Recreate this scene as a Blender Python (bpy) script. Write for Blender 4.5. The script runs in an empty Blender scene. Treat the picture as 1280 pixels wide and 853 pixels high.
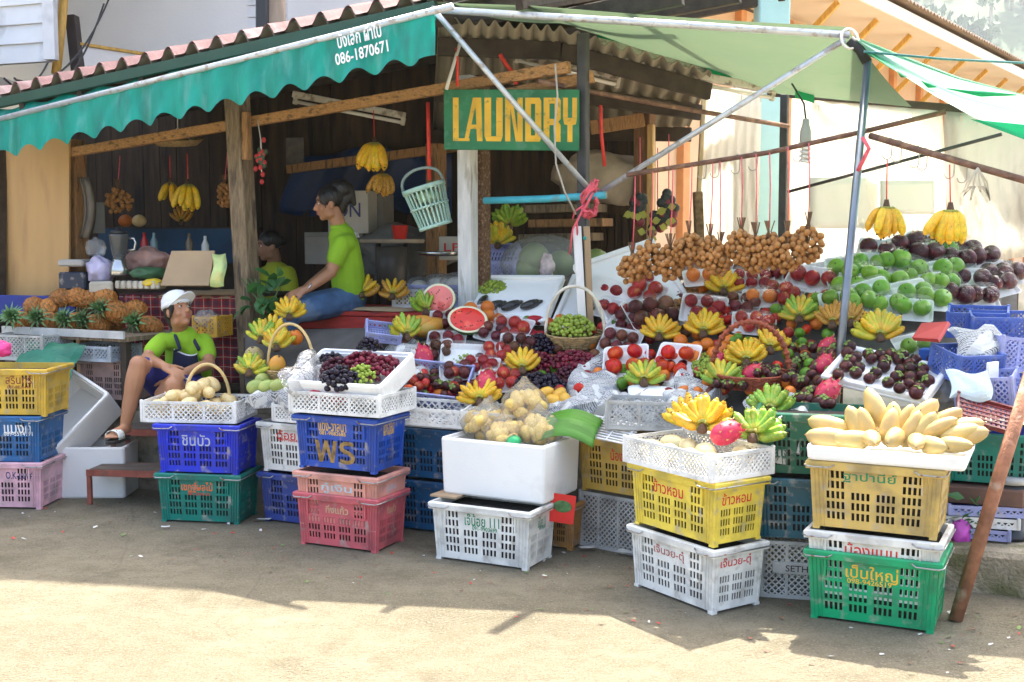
import bpy, bmesh, math, random
from mathutils import Vector, Matrix, Euler
random.seed(7)
rad = math.radians
C = bpy.context.scene
COL = C.collection

# ------------------------------------------------------------------ camera, sky, sun, exposure
CAM_H, FPX, HORIZON = 1.7, 1500.0, 290.0        # eye height (m), focal length and horizon in photo pixels (1280 x 853)
PITCH = math.atan((426.5 - HORIZON) / FPX)
cd = bpy.data.cameras.new('camera')
cam = bpy.data.objects.new('camera', cd)
COL.objects.link(cam)
cam.location = (0, 0, CAM_H)
cam.rotation_euler = (math.pi / 2 - PITCH, 0, 0)
cd.sensor_width = 36.0
cd.lens = 36.0 * FPX / 1280.0
cd.clip_start, cd.clip_end = 0.05, 8000
C.camera = cam
SUN_EL, SUN_AZ = 59.7, 20.0                      # degrees; azimuth measured from +Y towards +X (behind the stall, a bit right)
w = bpy.data.worlds.new('World')
C.world = w
w.use_nodes = True
nt = w.node_tree
nt.nodes.clear()
sky = nt.nodes.new('ShaderNodeTexSky')
sky.sky_type = 'NISHITA'
sky.sun_disc = False
sky.sun_elevation = rad(SUN_EL)
sky.sun_rotation = rad(SUN_AZ)
sky.dust_density = 7.0
sky.air_density = 1.0
sky.ozone_density = 0.0
bg = nt.nodes.new('ShaderNodeBackground')
bg.inputs['Strength'].default_value = 0.14
wo = nt.nodes.new('ShaderNodeOutputWorld')
nt.links.new(sky.outputs[0], bg.inputs[0])
nt.links.new(bg.outputs[0], wo.inputs[0])
sl = bpy.data.lights.new('sun', 'SUN')
sl.energy = 4.4
sl.angle = rad(0.5)
sl.color = (1.0, 0.93, 0.80)
so = bpy.data.objects.new('sun', sl)
COL.objects.link(so)
sd = Vector((math.sin(rad(SUN_AZ)) * math.cos(rad(SUN_EL)), math.cos(rad(SUN_AZ)) * math.cos(rad(SUN_EL)), math.sin(rad(SUN_EL))))
so.rotation_euler = sd.to_track_quat('Z', 'Y').to_euler()
so.location = (10, 20, 30)
C.view_settings.view_transform = 'Standard'
C.view_settings.look = 'None'
C.view_settings.gamma = 1.0
C.view_settings.use_curve_mapping = False
C.view_settings.exposure = 2.4
C.cycles.max_bounces = 8
C.cycles.transparent_max_bounces = 16
C.cycles.use_denoising = True

# ------------------------------------------------------------------ surveying: a photo pixel plus a distance is a point in the place
def _ray(px, py):
    u, v = (px - 640) / FPX, -(py - 426.5) / FPX
    c, s = math.cos(PITCH), math.sin(PITCH)
    return Vector((u, c + v * s, -s + v * c))
def P(px, py, Y):
    d = _ray(px, py)
    return Vector((0, 0, CAM_H)) + d * (Y / d.y)
def G(px, py, z=0.0):
    d = _ray(px, py)
    return Vector((0, 0, CAM_H)) + d * ((z - CAM_H) / d.z)
def M(px, Y):
    return px * Y / FPX                          # photo pixels -> metres at distance Y

# ------------------------------------------------------------------ materials
MATS = {}
def mat(name, col, rough=.5, var=.12, scale=6., bump=0., bscale=60., spec=.5, metal=0., rnd=0., hue=0., spots=None, spot_scale=10., spot_lo=.55, spot_hi=.65,
        translucent=0., film=0., emit=0., stretch=None, coat=0., spots2=None, spots2_scale=3., spots2_lo=.55, spots2_hi=.75, trans_col=None):
    if name in MATS: return MATS[name]
    m = bpy.data.materials.new(name)
    m.use_nodes = True
    n, l = m.node_tree.nodes, m.node_tree.links
    b = n['Principled BSDF']
    out = n['Material Output']
    tc = n.new('ShaderNodeTexCoord')
    src = tc.outputs['Object']
    if stretch:
        mp = n.new('ShaderNodeMapping')
        mp.inputs['Scale'].default_value = stretch
        l.new(src, mp.inputs[0]); src = mp.outputs[0]
    def noise(sc, det=4.):
        t = n.new('ShaderNodeTexNoise')
        t.inputs['Scale'].default_value = sc
        t.inputs['Detail'].default_value = det
        l.new(src, t.inputs['Vector'])
        return t.outputs['Fac']
    def ramp(fac, lo, hi):
        r = n.new('ShaderNodeMapRange')
        r.inputs['From Min'].default_value = lo
        r.inputs['From Max'].default_value = hi
        l.new(fac, r.inputs['Value'])
        return r.outputs[0]
    def mix(fac, a, bb):
        x = n.new('ShaderNodeMix'); x.data_type = 'RGBA'
        if isinstance(fac, float): x.inputs[0].default_value = fac
        else: l.new(fac, x.inputs[0])
        for i, v in ((6, a), (7, bb)):
            if isinstance(v, tuple): x.inputs[i].default_value = (*v[:3], 1)
            else: l.new(v, x.inputs[i])
        return x.outputs[2]
    col = tuple(col)
    lo = tuple(max(0, c * (1 - var)) for c in col); hi = tuple(min(1, c * (1 + var)) for c in col)
    o = mix(ramp(noise(scale), .3, .7), lo, hi)
    if spots is not None: o = mix(ramp(noise(spot_scale, 5.), spot_lo, spot_hi), o, tuple(spots))
    if spots2 is not None: o = mix(ramp(noise(spots2_scale, 6.), spots2_lo, spots2_hi), o, tuple(spots2))
    if rnd or hue:
        oi = n.new('ShaderNodeObjectInfo')
        hs = n.new('ShaderNodeHueSaturation')
        l.new(o, hs.inputs['Color'])
        r = n.new('ShaderNodeMapRange')
        r.inputs['To Min'].default_value = 1 - rnd; r.inputs['To Max'].default_value = 1 + rnd
        l.new(oi.outputs['Random'], r.inputs['Value']); l.new(r.outputs[0], hs.inputs['Value'])
        if hue:
            mu = n.new('ShaderNodeMath'); mu.operation = 'MULTIPLY'; mu.inputs[1].default_value = 7.31
            fr = n.new('ShaderNodeMath'); fr.operation = 'FRACT'
            l.new(oi.outputs['Random'], mu.inputs[0]); l.new(mu.outputs[0], fr.inputs[0])
            r2 = n.new('ShaderNodeMapRange')
            r2.inputs['To Min'].default_value = .5 - hue; r2.inputs['To Max'].default_value = .5 + hue
            l.new(fr.outputs[0], r2.inputs['Value']); l.new(r2.outputs[0], hs.inputs['Hue'])
        o = hs.outputs[0]
    l.new(o, b.inputs['Base Color'])
    b.inputs['Roughness'].default_value = rough
    b.inputs['Metallic'].default_value = metal
    b.inputs['Specular IOR Level'].default_value = spec
    b.inputs['Coat Weight'].default_value = coat
    if emit:
        l.new(o, b.inputs['Emission Color']); b.inputs['Emission Strength'].default_value = emit
    if bump:
        bp = n.new('ShaderNodeBump')
        bp.inputs['Strength'].default_value = bump
        bp.inputs['Distance'].default_value = .02
        l.new(noise(bscale, 6.), bp.inputs['Height']); l.new(bp.outputs[0], b.inputs['Normal'])
    sh = b.outputs[0]
    if translucent:
        t = n.new('ShaderNodeBsdfTranslucent')
        if trans_col: t.inputs['Color'].default_value = (*trans_col, 1)
        else: l.new(o, t.inputs['Color'])
        mx = n.new('ShaderNodeMixShader'); mx.inputs[0].default_value = translucent
        l.new(sh, mx.inputs[1]); l.new(t.outputs[0], mx.inputs[2]); sh = mx.outputs[0]
    if film:
        t = n.new('ShaderNodeBsdfTransparent')
        mx = n.new('ShaderNodeMixShader'); mx.inputs[0].default_value = film
        l.new(sh, mx.inputs[1]); l.new(t.outputs[0], mx.inputs[2]); sh = mx.outputs[0]
    l.new(sh, out.inputs['Surface'])
    MATS[name] = m
    return m

def film_mat(name, tint=(1, 1, 1), haze=.06, gloss=1.0, rough=.12, bump=.5, bscale=25.):
    """thin clear plastic: see-through, a little milky, with crinkled highlights"""
    if name in MATS: return MATS[name]
    m = bpy.data.materials.new(name); m.use_nodes = True
    n, l = m.node_tree.nodes, m.node_tree.links
    n.remove(n['Principled BSDF']); out = n['Material Output']
    tc = n.new('ShaderNodeTexCoord'); ns = n.new('ShaderNodeTexNoise')
    ns.inputs['Scale'].default_value = bscale; ns.inputs['Detail'].default_value = 3
    l.new(tc.outputs['Object'], ns.inputs['Vector'])
    bp = n.new('ShaderNodeBump'); bp.inputs['Strength'].default_value = bump; bp.inputs['Distance'].default_value = .03
    l.new(ns.outputs['Fac'], bp.inputs['Height'])
    tr = n.new('ShaderNodeBsdfTransparent'); tr.inputs[0].default_value = (*tint, 1)
    gl = n.new('ShaderNodeBsdfGlossy'); gl.inputs['Roughness'].default_value = rough; l.new(bp.outputs[0], gl.inputs['Normal'])
    df = n.new('ShaderNodeBsdfDiffuse'); df.inputs[0].default_value = (*[.85 * t for t in tint], 1)
    fr = n.new('ShaderNodeFresnel'); fr.inputs['IOR'].default_value = 1.45; l.new(bp.outputs[0], fr.inputs['Normal'])
    mu = n.new('ShaderNodeMath'); mu.operation = 'MULTIPLY'; mu.inputs[1].default_value = gloss; mu.use_clamp = True
    l.new(fr.outputs[0], mu.inputs[0])
    m1 = n.new('ShaderNodeMixShader'); m1.inputs[0].default_value = haze
    l.new(tr.outputs[0], m1.inputs[1]); l.new(df.outputs[0], m1.inputs[2])
    m2 = n.new('ShaderNodeMixShader'); l.new(mu.outputs[0], m2.inputs[0]); l.new(m1.outputs[0], m2.inputs[1]); l.new(gl.outputs[0], m2.inputs[2])
    l.new(m2.outputs[0], out.inputs['Surface'])
    MATS[name] = m
    return m

# ------------------------------------------------------------------ mesh builder
def rotz(a): return Matrix.Rotation(a, 4, 'Z')
def T(*v): return Matrix.Translation(Vector(v[0]) if len(v) == 1 else Vector(v))
def basis(x, y, z, o): return Matrix(((x[0], y[0], z[0], o[0]), (x[1], y[1], z[1], o[1]), (x[2], y[2], z[2], o[2]), (0, 0, 0, 1)))
def frame_to(d):
    d = Vector(d).normalized()
    return d.to_track_quat('Z', 'Y').to_matrix()

class MB:
    def __init__(s): s.v, s.f, s.mi, s.sm, s.mats = [], [], [], [], []
    def slot(s, m):
        if m not in s.mats: s.mats.append(m)
        return s.mats.index(m)
    def add(s, verts, faces, m, smooth=False, mtx=None):
        o = len(s.v); k = s.slot(m)
        if mtx is None: s.v.extend(tuple(p) for p in verts)
        else: s.v.extend(tuple(mtx @ Vector(p)) for p in verts)
        for f in faces:
            s.f.append(tuple(i + o for i in f)); s.mi.append(k); s.sm.append(smooth)
        return s
    def box(s, c, size, m, mtx=None, bev=0.0):
        x, y, z = (a / 2 for a in size); c = Vector(c)
        if bev <= 0:
            vs = [c + Vector((i * x, j * y, k * z)) for i in (-1, 1) for j in (-1, 1) for k in (-1, 1)]
            fs = [(0, 1, 3, 2), (4, 6, 7, 5), (0, 4, 5, 1), (2, 3, 7, 6), (0, 2, 6, 4), (1, 5, 7, 3)]
            return s.add(vs, fs, m, False, mtx)
        b = min(bev, .45 * min(size)); vs = []; idx = {}
        for i in (-1, 1):
            for j in (-1, 1):
                for k in (-1, 1):
                    for ax in range(3):
                        p = [i * (x - b), j * (y - b), k * (z - b)]
                        p[ax] = (i * x, j * y, k * z)[ax]
                        idx[i, j, k, ax] = len(vs); vs.append(c + Vector(p))
        fs = []
        for a in range(3):
            u, v_ = (a + 1) % 3, (a + 2) % 3
            for sg in (-1, 1):
                q = []
                for du, dv in ((-1, -1), (1, -1), (1, 1), (-1, 1)):
                    t = [0, 0, 0]; t[a] = sg; t[u] = du; t[v_] = dv
                    q.append(idx[(*t, a)])
                fs.append(tuple(q if sg > 0 else q[::-1]))
            for du in (-1, 1):
                for dv in (-1, 1):                                   # bevel strip along axis a
                    t0 = [0, 0, 0]; t0[u] = du; t0[v_] = dv
                    t1 = list(t0); t0[a] = -1; t1[a] = 1
                    q = [idx[(*t0, u)], idx[(*t1, u)], idx[(*t1, v_)], idx[(*t0, v_)]]
                    fs.append(tuple(q if du * dv < 0 else q[::-1]))
        for i in (-1, 1):
            for j in (-1, 1):
                for k in (-1, 1):
                    q = [idx[i, j, k, 0], idx[i, j, k, 1], idx[i, j, k, 2]]
                    fs.append(tuple(q if i * j * k > 0 else q[::-1]))
        return s.add(vs, fs, m, False, mtx)
    def tube(s, pts, r, m, n=8, caps=True, smooth=True, mtx=None, flat=1.0):
        pts = [Vector(p) for p in pts]
        rs = r if isinstance(r, (list, tuple)) else [r] * len(pts)
        vs, fs = [], []
        up = None
        for i, p in enumerate(pts):
            a = pts[max(0, i - 1)]; b = pts[min(len(pts) - 1, i + 1)]
            d = (b - a)
            if d.length < 1e-9: d = Vector((0, 0, 1))
            d.normalize()
            if up is None:
                up = Vector((0, 0, 1)) if abs(d.z) < .9 else Vector((0, 1, 0))
            x = up.cross(d)
            if x.length < 1e-6: x = Vector((1, 0, 0)).cross(d)
            x.normalize(); y = d.cross(x); up = y
            for k in range(n):
                t = 2 * math.pi * k / n
                vs.append(p + x * (math.cos(t) * rs[i]) + y * (math.sin(t) * rs[i] * flat))
        for i in range(len(pts) - 1):
            for k in range(n):
                k2 = (k + 1) % n
                fs.append((i * n + k, i * n + k2, (i + 1) * n + k2, (i + 1) * n + k))
        if caps:
            fs.append(tuple(range(n))[::-1]); fs.append(tuple((len(pts) - 1) * n + k for k in range(n)))
        return s.add(vs, fs, m, smooth, mtx)
    def lathe(s, prof, m, n=16, mtx=None, smooth=True, sx=1., sy=1.):
        """profile of (radius, z) turned about Z"""
        vs, fs = [], []
        for r, z in prof:
            for k in range(n):
                t = 2 * math.pi * k / n
                vs.append((r * math.cos(t) * sx, r * math.sin(t) * sy, z))
        for i in range(len(prof) - 1):
            for k in range(n):
                k2 = (k + 1) % n
                fs.append((i * n + k, i * n + k2, (i + 1) * n + k2, (i + 1) * n + k))
        if prof[0][0] > 1e-6: fs.append(tuple(range(n))[::-1])
        if prof[-1][0] > 1e-6: fs.append(tuple((len(prof) - 1) * n + k for k in range(n)))
        return s.add(vs, fs, m, smooth, mtx)
    def ball(s, c, r, m, n=12, k=8, mtx=None):
        rx, ry, rz = r if isinstance(r, (tuple, list)) else (r, r, r)
        mt = T(c) @ Matrix.Diagonal((rx, ry, rz, 1))
        if mtx is not None: mt = mtx @ mt
        prof = [(math.sin(math.pi * i / k), -math.cos(math.pi * i / k)) for i in range(k + 1)]
        prof[0] = (1e-7, -1); prof[-1] = (1e-7, 1)
        return s.lathe(prof, m, n, mt)
    def grid(s, fn, nu, nv, m, smooth=True, thick=0., mtx=None):
        vs = [Vector(fn(i / nu, j / nv)) for j in range(nv + 1) for i in range(nu + 1)]
        W = nu + 1
        fs = [(j * W + i, j * W + i + 1, (j + 1) * W + i + 1, (j + 1) * W + i) for j in range(nv) for i in range(nu)]
        if thick:
            nrm = [Vector((0, 0, 0)) for _ in vs]
            for f in fs:
                nn = (vs[f[1]] - vs[f[0]]).cross(vs[f[3]] - vs[f[0]])
                for q in f: nrm[q] += nn
            N = len(vs)
            vs = vs + [v - (nrm[i].normalized() * thick if nrm[i].length > 0 else Vector((0, 0, 0))) for i, v in enumerate(vs)]
            fs = fs + [tuple(q + N for q in f[::-1]) for f in fs]
            edge = [i for i in range(W)] + [j * W + nu for j in range(1, nv + 1)] + [nv * W + i for i in range(nu - 1, -1, -1)] + [j * W for j in range(nv - 1, 0, -1)]
            for a, b in zip(edge, edge[1:] + edge[:1]): fs.append((b, a, a + N, b + N))
        return s.add(vs, fs, m, smooth, mtx)
    def prism(s, poly, z0, z1, m, mtx=None):
        n = len(poly)
        vs = [(x, y, z0) for x, y in poly] + [(x, y, z1) for x, y in poly]
        fs = [tuple(range(n))[::-1], tuple(range(n, 2 * n))] + [(i, (i + 1) % n, n + (i + 1) % n, n + i) for i in range(n)]
        return s.add(vs, fs, m, False, mtx)
    def beam(s, a, b, wd, ht, m, bev=.004):
        a, b = Vector(a), Vector(b); d = (b - a).normalized()
        x = d.cross(Vector((0, 0, 1)))
        x = Vector((1, 0, 0)) if x.length < 1e-3 else x.normalized()
        y = x.cross(d)
        mt = basis(x, d, y, (a + b) / 2)
        return s.box((0, 0, 0), (wd, (b - a).length, ht), m, mt, bev)
    def text(s, txt, m, mtx, wdt, hgt, bold=0., thick=0.0012):
        vs, fs = text_mesh(txt, bold, thick)
        xs = [v[0] for v in vs]; ys = [v[1] for v in vs]
        sx = wdt / max(1e-6, max(xs) - min(xs)); sy = hgt / max(1e-6, max(ys) - min(ys))
        cx, cy = (max(xs) + min(xs)) / 2, (max(ys) + min(ys)) / 2
        return s.add([((x - cx) * sx, (y - cy) * sy, z) for x, y, z in vs], fs, m, False, mtx)
    def mesh(s, name):
        me = bpy.data.meshes.new(name)
        me.from_pydata(s.v, [], s.f)
        for m in s.mats: me.materials.append(m)
        me.polygons.foreach_set('material_index', s.mi)
        me.polygons.foreach_set('use_smooth', s.sm)
        me.update()
        return me
    def build(s, name, parent=None, mtx=None, **tags):
        o = bpy.data.objects.new(name, s.mesh(name))
        COL.objects.link(o)
        if parent is not None: o.parent = parent
        if mtx is not None: o.matrix_basis = mtx
        for k, v in tags.items():
            if v is not None: o[k] = v
        return o

_TXT = {}
def text_mesh(txt, bold, thick):
    key = (txt, bold)
    if key not in _TXT:
        c = bpy.data.curves.new('writing', 'FONT')
        c.body = txt; c.align_x = 'CENTER'; c.resolution_u = 3; c.offset = bold; c.extrude = 0.0
        o = bpy.data.objects.new('writing', c); COL.objects.link(o)
        dg = bpy.context.evaluated_depsgraph_get(); dg.update()
        me = o.evaluated_get(dg).to_mesh()
        _TXT[key] = ([tuple(v.co) for v in me.vertices], [tuple(p.vertices) for p in me.polygons])
        o.evaluated_get(dg).to_mesh_clear()
        bpy.data.objects.remove(o); bpy.data.curves.remove(c)
    return _TXT[key]

def empty(name, mtx, label, cat, group=None):
    o = bpy.data.objects.new(name, None); COL.objects.link(o)
    o.empty_display_size = .05
    o.matrix_basis = mtx; o['label'] = label; o['category'] = cat
    if group: o['group'] = group
    return o
def inst(name, me, parent=None, mtx=None, **tags):
    o = bpy.data.objects.new(name, me); COL.objects.link(o)
    if parent is not None: o.parent = parent
    if mtx is not None: o.matrix_basis = mtx
    for k, v in tags.items():
        if v is not None: o[k] = v
    return o
def struct(mb, name): return mb.build(name, kind='structure')
# ------------------------------------------------------------------ setting: ground, kerb, platform, hills
def ground_material():
    m = bpy.data.materials.new('street_concrete'); m.use_nodes = True
    n, l = m.node_tree.nodes, m.node_tree.links
    b = n['Principled BSDF']
    tc = n.new('ShaderNodeTexCoord')
    def noise(sc, det=6, rough=.6, stretch=None, rot=0):
        src = tc.outputs['Object']
        if stretch:
            mp = n.new('ShaderNodeMapping'); mp.inputs['Scale'].default_value = stretch; mp.inputs['Rotation'].default_value = (0, 0, rot)
            l.new(src, mp.inputs[0]); src = mp.outputs[0]
        t = n.new('ShaderNodeTexNoise'); t.inputs['Scale'].default_value = sc; t.inputs['Detail'].default_value = det; t.inputs['Roughness'].default_value = rough
        l.new(src, t.inputs['Vector']); return t.outputs['Fac']
    def rng(f, a, c, lo=0, hi=1):
        r = n.new('ShaderNodeMapRange'); r.inputs['From Min'].default_value = a; r.inputs['From Max'].default_value = c
        r.inputs['To Min'].default_value = lo; r.inputs['To Max'].default_value = hi
        l.new(f, r.inputs['Value']); return r.outputs[0]
    def mix(f, a, c):
        x = n.new('ShaderNodeMix'); x.data_type = 'RGBA'; l.new(f, x.inputs[0])
        for i, v in ((6, a), (7, c)):
            if isinstance(v, tuple): x.inputs[i].default_value = (*v, 1)
            else: l.new(v, x.inputs[i])
        return x.outputs[2]
    o = mix(rng(noise(1.1), .35, .65), (.215, .188, .13), (.30, .262, .185))
    o = mix(rng(noise(9, 8, .7), .4, .75, 0, .75), o, (.15, .132, .08))
    o = mix(rng(noise(90, 3), .54, .68, 0, .8), o, (.37, .34, .26))
    o = mix(rng(noise(48, 4), .60, .68, 0, .85), o, (.13, .11, .09))
    o = mix(rng(noise(2.1, 8, .75), .54, .72, 0, .75), o, (.125, .105, .07))
    # hairline cracks and slab joints
    v = n.new('ShaderNodeTexVoronoi'); v.feature = 'DISTANCE_TO_EDGE'; v.inputs['Scale'].default_value = .30
    dn = n.new('ShaderNodeTexNoise'); dn.inputs['Scale'].default_value = 3; dn.inputs['Detail'].default_value = 5
    l.new(tc.outputs['Object'], dn.inputs['Vector'])
    ad = n.new('ShaderNodeMixRGB'); ad.inputs[0].default_value = .12
    l.new(tc.outputs['Object'], ad.inputs[1]); l.new(dn.outputs['Color'], ad.inputs[2]); l.new(ad.outputs[0], v.inputs['Vector'])
    o = mix(rng(v.outputs['Distance'], .0, .002, .25, 0), o, (.10, .085, .065))
    l.new(o, b.inputs['Base Color']); b.inputs['Roughness'].default_value = .9; b.inputs['Specular IOR Level'].default_value = .25
    # brushed grooves dragged across the slab while it was wet
    wv = n.new('ShaderNodeTexWave'); wv.wave_type = 'BANDS'; wv.bands_direction = 'X'
    wv.inputs['Scale'].default_value = 11; wv.inputs['Distortion'].default_value = 9; wv.inputs['Detail'].default_value = 6; wv.inputs['Detail Scale'].default_value = 2.5
    mp = n.new('ShaderNodeMapping'); mp.inputs['Rotation'].default_value = (0, 0, rad(52)); l.new(tc.outputs['Object'], mp.inputs[0]); l.new(mp.outputs[0], wv.inputs['Vector'])
    msk = rng(noise(.9, 4), .45, .65, 0, .8)
    mm = n.new('ShaderNodeMath'); mm.operation = 'MULTIPLY'; l.new(wv.outputs['Fac'], mm.inputs[0]); l.new(msk, mm.inputs[1])
    m2 = n.new('ShaderNodeMath'); m2.operation = 'MULTIPLY_ADD'; m2.inputs[1].default_value = 1.7; l.new(noise(38, 9, .8), m2.inputs[0]); l.new(mm.outputs[0], m2.inputs[2])
    bp = n.new('ShaderNodeBump'); bp.inputs['Strength'].default_value = .9; bp.inputs['Distance'].default_value = .022
    l.new(m2.outputs[0], bp.inputs['Height']); l.new(bp.outputs[0], b.inputs['Normal'])
    return m
g = MB()
gm = ground_material()
g.add([(-200, -40, 0), (500, -40, 0), (500, 560, 0), (-200, 560, 0)], [(0, 1, 2, 3)], gm)
struct(g, 'ground')

def front_y(x): return 7.75 - .494 * (x + 2.27)      # the line the stall platform and kerb follow
old_conc = mat('old_concrete', (.22, .19, .15), .95, .3, 5, .6, 50, spots=(.10, .10, .06), spot_scale=6, spots2=(.36, .32, .25), spots2_scale=9)
k = MB()
xs = [-7 + i * .25 for i in range(35)]
def slab(mb, x0, x1, z, depth, m, n=30):
    for i in range(n):
        pass
    random.seed(3)
    pts = [x0 + (x1 - x0) * i / n for i in range(n + 1)]
    off = [random.uniform(-.012, .012) for _ in pts]
    vs = []
    for x, o in zip(pts, off):
        y = front_y(x) + o
        vs += [(x, y, -.02), (x, y + random.uniform(0, .015), z - .025), (x, y + .03, z + random.uniform(-.004, .004)), (x, y + depth, z)]
    fs = []
    for i in range(n):
        for j in range(3): fs.append((i * 4 + j, (i + 1) * 4 + j, (i + 1) * 4 + j + 1, i * 4 + j + 1))
    fs.append(tuple(range(4))[::-1]); fs.append(tuple(n * 4 + j for j in range(4)))
    mb.add(vs, fs, m)
slab(k, -7, 1.0, .52, 7, old_conc, 60)
struct(k, 'stall_platform_floor')
k = MB(); slab(k, 1.0, 7.5, .2, .5, mat('kerb_concrete', (.33, .28, .20), .95, .3, 6, .9, 60, spots=(.16, .15, .07), spot_scale=5, spot_lo=.45, spot_hi=.6, spots2=(.05, .05, .04), spots2_scale=7), 50)
struct(k, 'kerb')
k = MB(); slab(k, 1.0, 7.5, .02, 0, old_conc, 2)
kv = MB()
kv.add([(1.0, front_y(1) + .5, .196), (9, front_y(9) + .5, .196), (9, 20, .196), (1.0, 20, .196)], [(0, 1, 2, 3)], mat('packed_dirt', (.30, .25, .18), .95, .3, 3, .5, 30, spots=(.12, .11, .06)))
struct(kv, 'yard_ground')

# a wooded hillside far behind
def hill_h(x, y):
    return 6 + 520 * max(0, min(1, (y - 520) / 1500)) ** .8 + 30 * math.sin(x * .007) + 22 * math.sin(y * .009 + x * .005)
hm = mat('hill_forest_floor', (.035, .06, .02), .95, .4, .15, .3, 2)
h = MB()
h.grid(lambda u, v: (-600 + 2400 * u, 480 + 1700 * v, hill_h(-600 + 2400 * u, 480 + 1700 * v) if v > 0 else -40), 60, 40, hm)
struct(h, 'hill')

# ------------------------------------------------------------------ stuff: the far wood on the hill
def leaf_cloud(mb, c, r, n, size, m, rnd, squash=1.):
    for _ in range(n):
        while True:
            p = Vector((rnd.uniform(-1, 1), rnd.uniform(-1, 1), rnd.uniform(-1, 1)))
            if .25 < p.length < 1: break
        p = Vector((p.x * r, p.y * r, p.z * r * squash)) + Vector(c)
        q = Euler((rnd.uniform(0, 6.3), rnd.uniform(0, 6.3), rnd.uniform(0, 6.3))).to_matrix()
        s = size * rnd.uniform(.6, 1.4)
        mb.add([p + q @ Vector(v) * s for v in ((-.5, 0, 0), (0, -.3, .08), (.5, 0, 0), (0, .3, .08))], [(0, 1, 2, 3)], m)
rh = random.Random(11)
hw = MB()
lm = [mat('far_leaves_a', (.05, .09, .025), .8, .3, 2), mat('far_leaves_b', (.085, .12, .035), .8, .3, 2), mat('far_leaves_c', (.035, .07, .03), .8, .3, 2)]
bark_far = mat('far_bark', (.25, .22, .18), .9, .2, 3)
for _ in range(260):
    y = rh.uniform(560, 1900); x = y * rh.uniform(.27, .50)
    z = hill_h(x, y); H = rh.uniform(26, 48); R = rh.uniform(8, 15); mm_ = rh.choice(lm)
    hw.tube([(x, y, z - 1), (x + rh.uniform(-.4, .4), y, z + H * .9)], [1.2, .5], bark_far, 5)
    for _k in range(5):
        leaf_cloud(hw, (x + rh.uniform(-1, 1) * R * .7, y + rh.uniform(-1, 1) * R * .7, z + H * rh.uniform(.55, 1.0)), R * rh.uniform(.5, .9), 34, 4.6, mm_, rh, .7)
hw.build('far_wood', kind='stuff')
random.seed(7)
hz = bpy.data.materials.new('haze'); hz.use_nodes = True
hn, hl = hz.node_tree.nodes, hz.node_tree.links
hn.remove(hn['Principled BSDF']); pv_ = hn.new('ShaderNodeVolumePrincipled')
pv_.inputs['Color'].default_value = (.80, .92, 1, 1); pv_.inputs['Density'].default_value = .0003; pv_.inputs['Anisotropy'].default_value = .2
hl.new(pv_.outputs[0], hn['Material Output'].inputs['Volume'])
mb = MB(); mb.box((600, 1050, 310), (2450, 2300, 722), hz); mb.build('haze', kind='stuff')

# ------------------------------------------------------------------ white timber house behind the stall
white_paint = mat('white_boards', (.80, .80, .80), .6, .05, 4, .1, 30, spots=(.62, .62, .62), spot_scale=3)
white_wall = mat('white_render', (.84, .82, .78), .8, .04, 2, .1, 40)
yellow_wood = mat('yellow_varnished_wood', (.62, .36, .07), .5, .2, 6, .1, 50, stretch=(6, 6, 1))
dark_brown = mat('dark_brown_wood', (.07, .045, .03), .7, .3, 8, .2, 50)
house = empty('timber_house', T(-2.9, 10.6, 0), 'tall white timber house rising above the tiled stall roof', 'house')
hi = house.matrix_basis.inverted()
def clap(mb, a, b, z0, z1, m, step=.17):
    """overlapping boards on the wall line a-b (plan), facing the viewer's side"""
    a, b = Vector(a), Vector(b); d = (b - a).normalized(); nn = Vector((d.y, -d.x))
    z = z0
    while z < z1 - .001:
        t = min(z + step, z1)
        p = [(a + nn * .03), (b + nn * .03), (b + nn * .008), (a + nn * .008)]
        q = [(a - nn * .05), (b - nn * .05)]
        vs = [(p[0].x, p[0].y, z), (p[1].x, p[1].y, z), (p[2].x, p[2].y, t), (p[3].x, p[3].y, t), (q[0].x, q[0].y, z), (q[1].x, q[1].y, z), (q[1].x, q[1].y, t), (q[0].x, q[0].y, t)]
        mb.add(vs, [(0, 1, 2, 3), (0, 4, 5, 1), (3, 2, 6, 7), (1, 5, 6, 2), (0, 3, 7, 4)], m)
        z = t
A = P(-60, 84, 11.6); B = P(62, 60, 10.9)
mb = MB(); clap(mb, (A.x - 2.0, A.y + .5), (B.x, B.y), B.z - .12, 7.6, white_paint)
mb.box((B.x + .02, B.y - .02, (B.z + 7.6) / 2 - .06), (.1, .1, 7.6 - B.z + .1), white_paint)
mb.build('balcony_boarding', house, hi)
mb = MB(); mb.box((A.x - 1.2, 11.55, B.z - .2), (3.2, 1.2, .1), mat('white_beam', (.7, .66, .62), .6)); mb.build('balcony_floor', house, hi)
W0 = (-7.0, 13.4); W1 = (-1.1, 11.6)
mb = MB()
d0 = Vector((W1[0] - W0[0], W1[1] - W0[1])); L0 = d0.length; d0.normalize()
mt = basis((d0.x, d0.y, 0), (-d0.y, d0.x, 0), (0, 0, 1), (W0[0], W0[1], 0))
mb.box((L0 / 2, .15, 3.8), (L0, .3, 7.6), white_wall, mt)
mb.build('wall', house, hi)
mb = MB()                                                          # the side wall that turns back
mb.box((-1.25, 14.2, 3.8), (.28, 5.0, 7.6), white_wall)
mb.build('side_wall', house, hi)
mb = MB()
for kx in range(4):
    mb.box((L0 - 1.35, -.016, 3.62 + kx * .115), (.42, .02, .1), white_paint, mt)
mb.build('louvre', house, hi)
wn = MB()                                                          # window with yellow frame
for bx, bz, sx, sz in ((3.9, 4.17, 1.3, .09), (3.9, 5.2, 1.3, .09), (3.29, 4.68, .08, .94), (4.51, 4.68, .08, .94), (3.9, 4.68, .06, .94)):
    wn.box((bx, -.03, bz), (sx, .08, sz), yellow_wood, mt, .008)
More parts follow.
